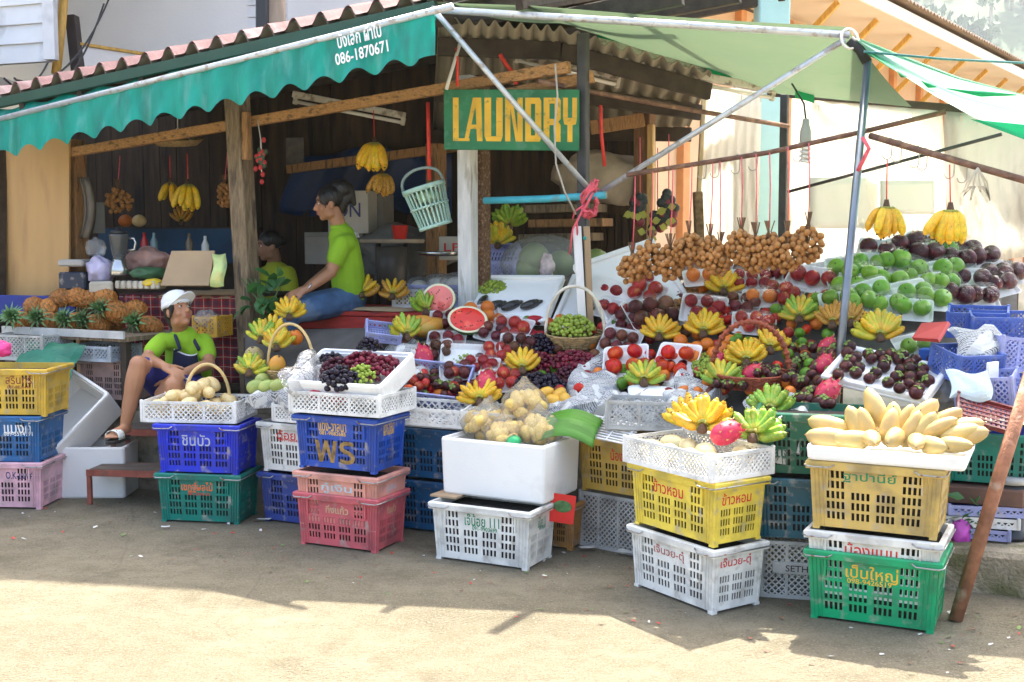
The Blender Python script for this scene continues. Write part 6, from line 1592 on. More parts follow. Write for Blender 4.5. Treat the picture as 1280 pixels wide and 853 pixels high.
mb = MB(); hc = ltm @ Vector((.03, .05, .06)); mb.tube([hc + Vector((.13 * math.cos(math.pi * i / 18), .02 * math.cos(math.pi * i / 18), .26 * math.sin(math.pi * i / 18) ** .8)) for i in range(19)], .010, cane, 8); single('cane_hoop', 'pale cane hoop handle rising over the peeled fruit', 'handle', mb)
pk = mat('pale_pink_pack', (.62, .12, .2), .4)
# dark wrapped packs and red fruit on the tilted lid
blackbag = mat('black_plastic_bag', (.012, .012, .014), .18, .3, 8, .8, 30, coat=.4)
for i, (x, y, ro) in enumerate(((619, 392, -.5), (640, 392, -.45), (664, 391, -.5), (604, 388, .3))):
    mb = MB(); mb.ball((0, 0, 0), (.075, .032, .03), blackbag, 14, 8); mb.ball((.06, 0, 0), (.03, .02, .012), blackbag, 8, 6); mb.build('black_pack', None, at(x, y, .06, ro + 1.1), label='shiny black wrapped pack on the foam lid, %s from the left' % ORD[[1, 2, 3, 0][i]], category='wrapped pack', group='black wrapped packs')
m_rose = fruit_mat('rose_apple_skin', (.40, .01, .02))
for i, (x, y) in enumerate(((668, 407), (660, 424), (673, 427), (664, 432))): egg(x, y, (.03, .03, .055), m_rose, 'dark red rose apple beside the wicker bowl, %s from the top' % ORD[i], 'rose apple', .04, (0, 1.4, .2 * i))
# longan packs on the slope
m_lon = mat('longan_skin', (.40, .185, .048), .65, .2, 2, .15, 40, rnd=.16, spots=(.34, .14, .05), spot_scale=3)
mb = MB(); mb.ball((0, 0, 0), 1, m_lon, 8, 6); LON = mb.mesh('longan'); BER['longan'] = LON
grapes(856, 371, 44, 16, 'longan', 60, 'loose longans on a foam tray under the hanging bunches', .010, .02, .03, 0, 'trays of longans', 'longans', 'longan_tray'); grapes(806, 402, 40, 14, 'longan', 50, 'loose longans beside the long passion fruit tray', .010, .06, .025, 0, 'trays of longans', 'longans', 'longan_tray'); grapes(854, 386, 40, 16, 'longan', 50, 'loose longans right of the wrapped pomegranates', .010, .03, .025, 0, 'trays of longans', 'longans', 'longan_tray')
pack(877, 363, 36, 'oranges', 2, 'wrapped tray of two pale oranges left of the top bananas', .2, .03)
# ---- hanging longan bunches
twig = mat('longan_twigs', (.16, .085, .04), .9, .3, 20)
def bunch(x, ytop, Y, wpx, hpx, n, label, yr):
    p = P(x, ytop, Y); t = empty('longan_bunch', T(p), label, 'longan bunch', 'longan bunches hanging from the rod'); rr = random.Random(int(x))
    mb = MB(); a, hh = M(wpx, Y) / 2, M(hpx, Y)
    for k in range(7): q = rr.uniform(-.03, .03); mb.tube([(q * .9, rr.uniform(-.01, .01), .0), (q * .3, 0, -.06), (rr.uniform(-.7, .7) * a, rr.uniform(-.05, .05), -.10 - .4 * hh)], .0035, twig, 4)
    mb.build('twigs', t); pts = []; r = .0172
    for _ in range(n * 60):
        if len(pts) >= n: break
        v = Vector((rr.gauss(0, 1), rr.gauss(0, 1), rr.gauss(0, 1))).normalized() * rr.uniform(.55, 1) 
        v = Vector((v.x * a, v.y * a * .8, v.z * hh / 2 - hh / 2 - .07))
        if all((v - u).length > r * 1.6 for u in pts): pts.append(v)
    for v in pts: inst('longan', LON, t, T(v) @ Matrix.Scale(r * rr.uniform(.88, 1.12), 4))
    mb = MB(); top = P(x + (3 if x < 900 else 0), yr, Y); mb.tube([p + Vector((0, 0, -.04)), p.lerp(top, .5) + Vector((.004, 0, 0)), top], .0035, pink, 5)
    single('string', 'pink string holding the ' + label, 'string', mb, group='pink strings of the longan bunches')
lb_ = ['first longan bunch from the left, lowest on the rod', 'second longan bunch from the left', 'third longan bunch from the left, drooping lowest', 'fourth longan bunch from the left', 'fifth longan bunch from the left', 'sixth longan bunch from the left', 'seventh longan bunch from the left', 'eighth longan bunch from the left', 'ninth longan bunch from the left', 'rightmost longan bunch with bare twigs on top']
for i, (x, yt, w_, h_, n, yr) in enumerate(((791, 303, 36, 36, 55, 217), (813, 288, 38, 42, 62, 215), (838, 292, 34, 44, 60, 212), (862, 276, 40, 42, 66, 208), (888, 280, 34, 44, 60, 204), (900, 290, 30, 38, 50, 202), (927, 272, 38, 44, 66, 197), (945, 278, 36, 48, 66, 193), (962, 276, 34, 44, 60, 191), (985, 276, 40, 48, 70, 184))): bunch(x, yt, 6.95 - .0018 * (x - 783), w_, h_, n, lb_[i], yr)
bunch(1011, 265, 6.6, 38, 48, 64, 'longan bunch at the right end, just left of the pole', 179)
# hanging bananas
def hb(x, y, Y, kind, label, topx, topy, L, n=(6, 5), yaw=0.):
    p = P(x, y, Y); hang_hand(p, kind, label, [[p + Vector((0, 0, .02)), P(topx, topy, Y)]], n, L, yaw)
hb(1108, 258, 6.3, 'y', 'yellow banana hand hanging right of the canopy pole', 1109, 200, .165, (5, 4), .3)
hb(1188, 262, 6.0, 'y', 'freckled banana hand hanging furthest right', 1187, 206, .175, (6, 5), -.3)
hb(468, 178, 8.5, 'y', 'big yellow banana hand hanging from the front beam', 467, 138, .215, (6, 5), 0)
hb(478, 217, 8.6, 'b', 'small overripe banana hand hanging below the big one', 474, 190, .17, (5, 4), .5)
hb(213, 228, 9.4, 'y', 'small banana pair hanging at the left of the stall', 212, 195, .17, (2, 2), 0)
hb(235, 230, 9.2, 'y', 'drooping banana hand hanging left of the grey timber post', 234, 192, .21, (3, 3), .6)
for x, y, w_, h_, lb, ty in ((147, 232, 36, 32, 'reddish longan bunch hanging at the far left of the stall', 195), (281, 226, 20, 30, 'small longan bunch hanging left of the grey timber post', 190)): bunch(x, y - 8, 9.3, w_, h_, 55, lb, ty)
# ------------------------------------------------------------------ counters, boxes and clutter inside the stall and at both ends
card = MATS['cardboard']
def ply_box(name, label, cat, p, size, m, ang=0., group=None, bev=.006, extra=None):
    t = T(p) @ rotz(ang); mb = MB(); mb.box((0, 0, size[2] / 2), size, m, None, bev)
    if extra: extra(mb)
    return mb.build(name, None, t, label=label, category=cat, group=group)
RA = -.46                                                         # the stall's frontage runs at this angle
# red painted table the woman in lime sits on
tb = empty('red_table', T(P(418, 390, 8.35)) @ rotz(RA * .55), 'red painted wooden table heaped with bananas and trays', 'table')
redp = mat('red_painted_boards', (.42, .025, .015), .6, .25, 10, .2, 50, stretch=(1, 6, 6), spots=(.20, .015, .01), spot_scale=5)
tz = tb.matrix_basis.translation.z
mb = MB(); mb.box((.02, .42, -.012), (1.32, .85, .03), redp, None, .004); mb.build('table_top', tb)
mb = MB()
for i in range(4): mb.box((.02, .012, -.075 - i * .092), (1.30, .022, .088), redp, None, .004)
mb.build('front_boards', tb)
for sx_ in (-.58, .62):
    for sy_ in (.06, .78): mb = MB(); mb.box((sx_, sy_, -(tz - .52) / 2 - .03), (.06, .06, tz - .58), redp); mb.build('leg', tb)
for i, (x, y, w_, h_, ro, lb) in enumerate(((-.18, .14, .62, .24, .05, 'big'), (.3, .12, .5, .2, -.08, 'smaller'))):
    mb = MB(); crumple(mb, Matrix.Identity(4), w_, h_, .012, card, RF, 8, .02); mb.build('cardboard_sheet', None, tb.matrix_basis @ T(x, y, .014 + .01 * i) @ rotz(ro), label=lb + ' flattened cardboard sheet on the red table', category='cardboard')
TB = tb.matrix_basis
hand(TB @ T(.16, .12, .09) @ Matrix.Rotation(.35, 4, 'X'), 'y', 'pale banana hand lying on the cardboard by the seated woman', (9, 6), .15, 170, 'b', .3)
hand(TB @ T(.38, .15, .08) @ Matrix.Rotation(.3, 4, 'X'), 'y', 'pale banana hand at the right end of the cardboard sheets', (9, 5), .14, 170, 'b', .3)
hand(TB @ T(.36, .42, .14) @ Matrix.Rotation(1.2, 4, 'X') @ Matrix.Rotation(3.14, 4, 'Z'), 'y', 'banana hand standing crown up behind the cardboard', (8, 6), .15, 120, 'b', .2)
lattice_tray(TB @ T(.66, .5, .02) @ rotz(.1), .48, .34, .16, p_lav, 'lavender lattice basket of bagged goods on the red table', .03)
lattice_tray(TB @ T(.44, .42, .02) @ rotz(.05), .22, .3, .13, p_clr, 'small white basket with labels on the red table', .03)
for i, (x, y, z, rx) in enumerate(((.60, .5, .18, .13), (.76, .46, .19, .14), (.47, .42, .16, .09))):
    mb = MB(); mb.ball((0, 0, 0), (rx, .11, .08), bagm, 14, 10); mb.ball((.01, 0, -.01), (rx * .8, .08, .06), mat('pale_bagged_goods', (.62, .6, .55), .6, .3, 12), 10, 8); mb.build('plastic_bag', None, TB @ T(x, y, z), label='full clear plastic bag in the baskets on the red table, %s' % ('left of the middle', 'at the right', 'nearest the red bucket')[i], category='bag')
# tartan covered counter at the left with its clutter
def tartan_material():
    m = bpy.data.materials.new('red_tartan_cloth'); m.use_nodes = True
    n, l = m.node_tree.nodes, m.node_tree.links; b = n['Principled BSDF']; b.inputs['Roughness'].default_value = .85
    tc = n.new('ShaderNodeTexCoord'); sp = n.new('ShaderNodeSeparateXYZ'); l.new(tc.outputs['Object'], sp.inputs[0])
    def stripes(sock, period, duty, off=0.):
        a = n.new('ShaderNodeMath'); a.operation = 'MULTIPLY_ADD'; a.inputs[1].default_value = 1 / period; a.inputs[2].default_value = off; l.new(sock, a.inputs[0])
        f = n.new('ShaderNodeMath'); f.operation = 'FRACT'; l.new(a.outputs[0], f.inputs[0])
        c = n.new('ShaderNodeMath'); c.operation = 'LESS_THAN'; c.inputs[1].default_value = duty; l.new(f.outputs[0], c.inputs[0]); return c.outputs[0]
    def mix(f, a, c, k):
        mu = n.new('ShaderNodeMath'); mu.operation = 'MULTIPLY'; mu.inputs[1].default_value = k; l.new(f, mu.inputs[0])
        x = n.new('ShaderNodeMix'); x.data_type = 'RGBA'; l.new(mu.outputs[0], x.inputs[0])
        if isinstance(a, tuple): x.inputs[6].default_value = (*a, 1)
        else: l.new(a, x.inputs[6])
        x.inputs[7].default_value = (*c, 1); return x.outputs[2]
    o = mix(stripes(sp.outputs[0], .07, .45), (.40, .02, .02), (.05, .03, .05), .6)
    o = mix(stripes(sp.outputs[2], .07, .45), o, (.05, .03, .05), .6)
    o = mix(stripes(sp.outputs[0], .07, .07, .3), o, (.6, .5, .4), .7); o = mix(stripes(sp.outputs[2], .07, .07, .3), o, (.6, .5, .4), .7)
    l.new(o, b.inputs['Base Color']); return m
tart = tartan_material()
a, b = P(150, 372, 8.75), P(306, 366, 8.5)
dx = (b - a); dx.z = 0; LC = dx.length; dx.normalize(); dyv = Vector((-dx.y, dx.x, 0)); CT = basis(dx, dyv, (0, 0, 1), Vector((a.x, a.y, (a.z + b.z) / 2)))
ct = empty('counter', CT, 'low counter at the left covered with a red tartan cloth', 'counter')
mb = MB(); mb.box((LC / 2, .4, -.012), (LC, .8, .02), wood_dark); mb.build('counter_top', ct)
mb = MB(); mb.grid(lambda u, v: (LC * u, -.012 + .016 * math.sin(u * 46 + v), -.002 - .62 * v), 60, 8, tart, True, .002); mb.grid(lambda u, v: (LC * u, .3 * v - .012, .0), 6, 3, tart, True); mb.build('tartan_cloth', ct)
for sx_ in (.05, LC - .05): mb = MB(); mb.box((sx_, .7, -.35), (.05, .05, .66), wood_dark); mb.build('leg', ct)
for i, (x, w_, z) in enumerate(((.72, .5, .004), (.55, .45, .018), (.80, .4, .03))):
    mb = MB(); crumple(mb, Matrix.Identity(4), w_, .3, .012, card, RF, 7, .03); mb.build('cardboard_sheet', None, CT @ T(x, .12, z) @ rotz(.1 * i), label='flattened cardboard on the tartan counter, %s of the pile' % ('bottom', 'middle', 'top')[i], category='cardboard')
# cardboard carton standing open, with a yellow green bag beside
mb = MB(); c0 = P(202, 358, 8.35); c1 = P(262, 358, 8.3); up = Vector((.02, .10, M(43, 8.3))); x_ = (c1 - c0)
vs = [c0, c1, c1 + up + x_ * .0, c0 + up + x_ * .10]; nn_ = x_.cross(up).normalized() * -.015
mb.add([*vs, *[q - nn_ for q in vs]], [(0, 1, 2, 3), (7, 6, 5, 4), (0, 4, 5, 1), (1, 5, 6, 2), (2, 6, 7, 3), (3, 7, 4, 0)], card)
pl_ = c0 + x_ * .5 + up * .62
mb.text('POWER POINT', mat('brown_print', (.22, .13, .06), .8), basis(x_.normalized(), up.normalized(), x_.cross(up).normalized(), pl_ + x_.cross(up).normalized() * .003), .17, .02, .0)
single('flat_carton', 'brown cardboard carton panel standing on the tartan counter', 'cardboard', mb)
mb = MB(); q0 = P(262, 360, 8.28); crumple(mb, T(P(272, 337, 8.28)) @ rotz(-.2) @ Matrix.Rotation(1.35, 4, 'X'), .10, .23, .02, mat('yellow_green_bag', (.55, .66, .25), .4, .3, 6, spots=(.75, .72, .25), spot_scale=9, spots2=(.2, .45, .4), spots2_scale=12), RF, 10, .03); single('paper_bag', 'yellow and green printed bag right of the carton panel', 'bag', mb)
# blender
bl = empty('blender', T(P(150, 345, 8.7)), 'steel and glass blender on the counter behind the pineapples', 'blender')
stl = mat('polished_steel', (.5, .5, .5), .2, .1, 10, metal=.9)
mb = MB(); mb.lathe([(.07, 0), (.075, .01), (.07, .06), (.05, .11), (.045, .125), (0, .126)], stl, 18); mb.build('motor_base', bl)
mb = MB(); mb.lathe([(.04, .128), (.05, .15), (.07, .29), (.072, .30), (.067, .30), (.047, .155), (.0, .15)], film_mat('thick_glass', (.9, .95, .95), .12, 1.6, .05, .1), 18); mb.build('glass_jug', bl)
mb = MB(); mb.lathe([(.06, .302), (.055, .325), (.02, .33), (.02, .35), (0, .351)], mat('black_lid', (.03, .03, .03), .4), 16); mb.build('lid', bl)
mb = MB(); mb.tube([(.066, 0, .27), (.11, 0, .27), (.12, 0, .24), (.11, 0, .19), (.06, 0, .18)], .01, stl, 8); mb.build('handle', bl)
# foam scraps, crate, bags on the left shelf
oldfoam = mat('dirty_foam', (.52, .47, .38), .85, .2, 8, .4, 40)
def chunk(px, py, Y, s, m, label, cat, name, ro=0., bev=.012, amp=0.):
    return ply_box(name, label, cat, P(px, py, Y), s, m, ro, None, bev)
mb = MB()
for i in range(7): mb.box((i * .045 - .14, -.06, .035), (.03, .03, .055), oldfoam, None, .006)
mb.box((0, 0, .03), (.34, .12, .05), oldfoam, None, .012); mb.build('foam_packing', None, T(P(176, 362, 8.45)) @ rotz(-.2), label='dirty notched foam packing in front of the carton panel', category='foam')
chunk(127, 366, 8.5, (.16, .14, .08), oldfoam, 'dirty foam block left of the notched foam packing', 'foam', 'foam_packing', .3)
chunk(99, 362, 8.9, (.22, .2, .13), plastic('navy_black_plastic', (.02, .03, .06)), 'small navy crate on the left shelf beside the plywood panel', 'crate', 'plastic_crate', -.2)
chunk(96, 333, 8.9, (.2, .2, .05), mat('grey_paper_stack', (.45, .42, .38), .8, .2, 30, stretch=(1, 1, 8)), 'stack of grey paper on the small navy crate', 'paper', 'paper_stack', -.15)
lil = mat('lilac_bag', (.55, .5, .68), .5, .2, 8, .5, 20); pinkb = mat('brown_pink_bag', (.42, .24, .20), .5, .3, 8, .6, 20); greenb = mat('dark_green_bag', (.07, .17, .07), .5, .3, 8, .5, 20); yelg = mat('yellow_glove', (.75, .52, .03), .5)
def lump(px, py, Y, s, m, label, cat='bag', name='plastic_bag', seedv=1, ro=0.):
    rr = random.Random(seedv); a = [rr.uniform(0, 6) for _ in range(6)]; mb = MB()
    def fn(u, v):
        t, p_ = u * 2 * math.pi, (v - .5) * math.pi
        d = Vector((math.cos(p_) * math.cos(t), math.cos(p_) * math.sin(t), math.sin(p_)))
        k = 1 + .13 * math.sin(d.x * 5 + a[0]) * math.sin(d.z * 6 + a[1]) + .09 * math.sin(d.y * 9 + a[2] + d.x * 6) + .05 * math.sin(d.z * 17 + a[3])
        return (d.x * s[0] * k, d.y * s[1] * k, max(-.8, d.z) * s[2] * k)
    mb.grid(fn, 22, 14, m, True); return mb.build(name, None, T(P(px, py, Y)) @ rotz(ro), label=label, category=cat)
lump(126, 338, 8.8, (.10, .08, .10), lil, 'lilac white bag left of the blender', seedv=2); lump(185, 325, 8.9, (.16, .1, .09), pinkb, 'brownish pink plastic bag right of the blender', seedv=3)
lump(186, 342, 8.7, (.13, .06, .045), greenb, 'dark green folded bag in front of the pink bag', seedv=4, ro=.5); lump(191, 354, 8.4, (.07, .05, .03), yelg, 'yellow rubber glove on the foam packing', 'glove', 'rubber_glove', 5)
lump(120, 310, 8.9, (.07, .06, .07), bagm, 'crumpled clear bag above the lilac bag', seedv=6)
# blue back counter with plates, bottles
mb = MB(); a, b = P(128, 283, 10.2), P(306, 283, 9.9); mb.beam(a + Vector((0, .2, -.02)), b + Vector((0, .2, -.02)), .5, .03, wood_dark)
x_ = (b - a).normalized(); nn_ = Vector((x_.y, -x_.x, 0))
mb.box(((b - a).length / 2, 0, -.16), ((b - a).length, .02, .28), mat('deep_blue_boards', (.01, .06, .14), .6, .3, 6), basis(x_, -nn_, (0, 0, 1), a + nn_ * .06)); mb.beam(a + Vector((.1, .2, -.7)), b + Vector((-.1, .2, -.7)), .06, .8, wood_dark)
single('back_counter', 'deep blue counter deep inside the left of the stall', 'counter', mb)
for i, (px_, m_) in enumerate(((157, m_orange), (174, m_pale))): egg(0, 0, (.06, .06, .05), m_, ('orange melon on the blue back counter', 'pale melon on the blue back counter')[i], 'melon', mt_=T(P(px_, 276, 10.0)))
hand(T(P(228, 280, 10.0)) @ Matrix.Rotation(.9, 4, 'X'), 'b', 'dull banana hand lying on the blue back counter', (6, 4), .14, 140)
for i, (px_, py_, m_, lb) in enumerate(((193, 312, (.2, .3, .32), 'clear bottle with blue label before the blue counter'), (181, 312, (.5, .03, .02), 'red sauce bottle before the blue counter'), (257, 316, (.7, .7, .66), 'white bottle behind the carton panel'), (237, 313, (.15, .1, .05), 'brown bottle behind the carton panel'))):
    mb = MB(); mb.lathe([(.028, 0), (.03, .01), (.03, .12), (.012, .16), (.012, .19), (0, .191)], mat('bottle_%s' % ('a', 'b', 'c', 'd')[i], m_, .25, .1), 12); mb.build('bottle', None, T(P(px_, py_ + 10, 9.3)), label=lb, category='bottle')
mb = MB(); mb.lathe([(.0005, 0), (.15, 0), (.2, .045), (.205, .05), (.19, .045), (.14, .012), (.0005, .012)], wick, 24); mb.build('bamboo_tray', None, T(P(222, 182, 9.3)) @ Matrix.Rotation(.15, 4, 'X'), label='round bamboo tray hanging under the front beam', category='tray')
mb = MB()
for dx_ in (-.13, .13): mb.tube([P(222, 180, 9.3) + Vector((dx_, 0, 0)), P(222, 160, 9.3)], .004, white_str, 5)
mb.tube([P(222, 160, 9.3), P(222, 140, 9.25)], .004, white_str, 5)
single('string', 'white strings carrying the round bamboo tray', 'string', mb)
mb = MB(); mb.grid(lambda u, v: P(98 + 14 * u + 7 * math.sin(v * 3.1), 222 + 76 * v, 9.05) + Vector((0, .03 * math.sin(u * 6), 0)), 6, 8, mat('dark_hanging_bag', (.10, .08, .06), .4, .3, 6, .5, 20), True, .02); single('hanging_bag', 'dark glossy bag hanging on the timber beside the plywood panel', 'bag', mb)
ply_box('paper_notice', 'grey card pinned up beside the hanging bag at the left', 'card', P(122, 292, 9.3), (.12, .01, .24), mat('grey_card', (.20, .20, .18), .8), 0)
mb = MB(); rr = random.Random(8)
for _ in range(26):
    mb.ball(P(326 + rr.gauss(0, 3.5), 197 + rr.gauss(0, 12), 8.28), (.016, .012, .02), mat('garland_red', (.45, .03, .03), .6, rnd=.2) if rr.random() < .5 else mat('garland_dark', (.05, .08, .04), .7), 6, 4)
mb.tube([P(322, 150, 8.3), P(326, 175, 8.28), P(327, 215, 8.28)], .004, white_str, 5)
single('garland', 'withered red and green garland hanging by the grey timber post', 'garland', mb)
# middle interior
ply_box('hanging_card', 'small dark framed picture high on the back wall', 'picture', P(369, 208, 10.3), (.16, .02, .24), mat('dark_print', (.10, .09, .08), .6, .4, 14), -.2)
def carton(px, py, Y, s, m, label, txt=None, ro=-.2, tm=None):
    def ex(mb):
        if txt: mb.text(txt, tm or nvy_t, basis((1, 0, 0), (0, 0, 1), (0, -1, 0), (0, -s[1] / 2 - .003, s[2] * .55)), s[0] * .62, s[2] * .34, .01)
    return ply_box('carton', label, 'carton', P(px, py, Y), s, m, ro, 'cartons stacked inside the stall', .004, ex)
wc = mat('white_carton', (.52, .49, .43), .8, .12, 3); gc = mat('grey_carton', (.26, .24, .21), .8, .2, 4)
carton(425, 330, 9.9, (.5, .3, .26), gc, 'grey carton low behind the woman in lime'); carton(443, 292, 9.8, (.34, .3, .34), wc, 'whitish carton with navy letters behind the woman in lime', 'ON'); carton(470, 292, 10.0, (.22, .3, .32), gc, 'grey carton right of the whitish carton'); carton(412, 330, 9.7, (.3, .3, .22), gc, 'dim carton with red print at the back of the stall', None)
lump(505, 318, 9.7, (.38, .25, .22), mat('grey_plastic_sack', (.16, .16, .15), .5, .3, 8, .5, 15), 'dark grey sack behind the red bucket', 'sack', 'sack', 9)
mb = MB(); mb.lathe([(.0005, 0), (.24, 0), (.25, .015), (.245, .03), (.0005, .03)], mat('round_table_wood', (.42, .33, .24), .6, .2, 8), 24, None, True, 1, .7)
for dx_ in (-.13, .13): mb.tube([(dx_, 0, -.5), (dx_ * .8, 0, 0)], .02, steel_dark, 8)
mb.lathe([(.09, -.5), (.12, -.2), (.12, -.03), (.0005, -.02)], mat('dark_pot', (.08, .07, .06), .4), 16); mb.build('round_stand', None, T(P(490, 304, 9.2)), label='round stand carrying the red bucket', category='stand')
mb = MB(); mb.lathe([(.045, 0), (.05, .004), (.062, .105), (.065, .11), (.06, .108), (.045, .01), (.0005, .008)], mat('bright_red_plastic', (.68, .03, .02), .35), 18); mb.tube([(.063 * math.cos(t), .063 * math.sin(t), .10 + .0) for t in [i * .35 for i in range(19)]], .003, redstr, 4); mb.build('bucket', None, T(P(500, 300, 9.15)), label='small bright red bucket on the round stand', category='bucket')
mb = MB(); mb.lathe([(.0005, 0), (.14, .0), (.17, .03), (.16, .03), (.13, .008), (.0005, .008)], stl, 20); mb.build('tray', None, T(P(548, 320, 8.9)), label='shallow steel tray inside, left of the whitewashed post', category='tray')
carton(566, 325, 9.3, (.2, .2, .18), wc, 'white bag like carton with red print beside the whitewashed post', 'LP', 0, red_t)
# the hanging mint basket
hbk = empty('plastic_basket', T(P(537, 258, 7.85)) @ Matrix.Rotation(-.30, 4, 'Y'), 'mint green plastic basket hanging tilted on a red ribbon', 'basket'); mb = MB()
H_ = M(50, 7.85); r0, r1 = M(20, 7.85), M(26.5, 7.85); N = 26
for k in range(N):
    a = 2 * math.pi * k / N; d_ = Vector((math.cos(a), math.sin(a) * .8, 0)); mb.beam(d_ * r0 + Vector((0, 0, -H_ / 2)), d_ * r1 + Vector((0, 0, H_ / 2)), .012, .006, p_mint, 0)
for f, hh in ((0, .022), (.5, .014), (.97, .030)):
    r = r0 + (r1 - r0) * f; z = -H_ / 2 + H_ * f; mb.lathe([(r - .003, z - hh / 2), (r + .007, z - hh / 2), (r + .009, z + hh / 2), (r - .003, z + hh / 2), (r - .003, z - hh / 2)], p_mint, 26, None, True, 1, .8)
mb.lathe([(.0005, -H_ / 2), (r0, -H_ / 2)], p_mint, 26, None, True, 1, .8); mb.build('basket_body', hbk)
mb = MB(); mb.tube([(r1 * math.cos(math.pi * i / 14) * .98, .0, H_ / 2 + .12 * math.sin(math.pi * i / 14) ** .7) for i in range(15)], .010, plastic('grey_green_handle', (.25, .34, .32)), 8); mb.build('handle', hbk)
lump(536, 247, 7.85, (.09, .07, .05), mat('pale_contents', (.35, .5, .3), .6, .4, 9), 'green and white odds and ends in the hanging basket', 'bag', 'plastic_bag', 12)
# right interior: green bananas, lavender baskets, bag of green coconuts, plank shelf, sack
hand(T(P(637, 284, 8.8)) @ Matrix.Rotation(1.2, 4, 'X'), 'g', 'green banana hand on the shelf right of the rough brown post, upper one', (9, 6), .16, 170, 'g', .4)
hand(T(P(622, 307, 8.6)) @ Matrix.Rotation(1.2, 4, 'X'), 'gy', 'green banana hand below the upper green one behind the post', (9, 6), .16, 150, 'y', .4)
lattice_tray(T(P(628, 350, 8.4)) @ rotz(-.4), .30, .24, .13, p_lav, 'lavender basket on the shelf right of the rough brown post', .03); lattice_tray(T(P(622, 330, 8.6)) @ rotz(-.4) @ Matrix.Rotation(.9, 4, 'X'), .30, .24, .08, p_lav, 'lavender basket leaning behind the other lavender one', .03)
m_coco = mat('green_coconut', (.18, .24, .07), .5, .3, 4, .1, 20, rnd=.15)
for i, (x, y, r) in enumerate(((668, 322, .11), (662, 336, .10), (686, 336, .10), (700, 330, .10), (745, 330, .11), (756, 338, .10))): egg(x, y, (r, r, r * .95), m_coco, 'green coconut on the shelf inside, %s from the left' % ORD[[1, 0, 2, 3, 4, 5][i]], 'coconut', mt_=T(P(x, y, 8.25)))
mb = MB(); mb.ball(P(680, 330, 8.2), (.30, .16, .20), bagm, 22, 14); single('plastic_bag', 'large clear bag stretched over the green coconuts', 'bag', mb)
lump(684, 334, 8.0, (.05, .04, .09), mat('pinkwhite_bag', (.62, .52, .52), .5, .4, 20), 'pinkish white bag standing among the coconuts', 'bag', 'plastic_bag', 14)
mb = MB(); mb.beam(P(600, 352, 8.4), P(860, 352, 8.1), .7, .04, wood_grey); single('plank_shelf', 'weathered plank shelf carrying coconuts inside the stall', 'shelf', mb)
for i, (y, ln) in enumerate(((262, 0), (280, 8), (298, -4))): mb = MB(); mb.beam(P(660 + ln, y, 9.3), P(752 + ln, y - 2, 9.1), .3, .06, wood_warm if i == 1 else wood_grey); single('stacked_plank', 'rough plank stacked inside behind the dark post, %s' % ('top one', 'middle one', 'bottom one')[i], 'plank', mb)
lump(752, 225, 9.35, (.36, .2, .22), mat('beige_sack', (.46, .38, .29), .85, .2, 5, .5, 15, spots=(.30, .12, .16), spot_scale=5, spot_lo=.64, spot_hi=.68), 'big beige sack with faded maroon print under the roof', 'sack', 'sack', 15)
mb = MB()
for i in range(6): mb.beam(P(752 + i * 9, 268, 9.4), P(752 + i * 9, 345, 9.4), .1, .02, bw, 0)
single('board_screen', 'dark board screen behind the big foam lid', 'screen', mb)
for i, (x, y) in enumerate(((800, 262), (836, 258), (822, 275))):
    mb = MB(); rr = random.Random(i)
    for _ in range(16): mb.ball(P(x + rr.gauss(0, 4), y + rr.gauss(0, 7), 8.2), (.035, .03, .035), mat('blackish_hanging_fruit', (.03, .035, .03), .5) if rr.random() < .7 else mat('dull_red_fruit', (.22, .03, .04), .5), 8, 5)
    for _ in range(5): mb.grid(lambda u, v, q=P(x + rr.gauss(0, 6), y + 10 + rr.gauss(0, 6), 8.15), s_=rr.uniform(-1, 1): q + Vector(((u - .5) * .05 + .02 * s_ * v, s_ * .04 * u, (v - .5) * .05 * math.sin(u * 3.1) - .04 * u * s_)), 5, 2, mat('yellowed_leaf', (.36, .36, .06), .6), True)
    mb.tube([P(x, y - 12, 8.2), P(x, y - 90, 8.2)], .004, pink, 5)
    single('hanging_bundle', 'dark bundle of fruit and leaves hanging inside, %s of three' % ('left one', 'right one', 'middle lower one')[i], 'fruit bundle', mb)
# white electrical batten tied upright to the dark post
mb = MB(); mb.beam(P(721, 283, 7.31), P(728, 410, 7.31), .055, .05, white_paint); mb.beam(P(733, 283, 7.34), P(738, 410, 7.34), .05, .04, card); mb.ball(P(731, 298, 7.27), .012, mat('teal_cap', (.0, .3, .25), .4), 8, 6); single('upright_batten', 'white upright light batten tied to the dark post', 'batten', mb)
carton(905, 352, 7.9, (.75, .3, .13), mat('orange_brown_carton', (.24, .09, .04), .8, .2, 4), 'brown carton under the hanging longan bunches', None, -.3)
carton(1000, 345, 7.85, (.3, .2, .10), mat('wine_carton', (.28, .05, .07), .7), 'wine red carton right of the brown carton', None, -.3)
mb = MB(); mb.beam(P(845, 362, 7.9), P(1010, 345, 7.7), .5, .03, wood_grey); single('shelf_board', 'grey shelf board behind the longan packs', 'shelf', mb)
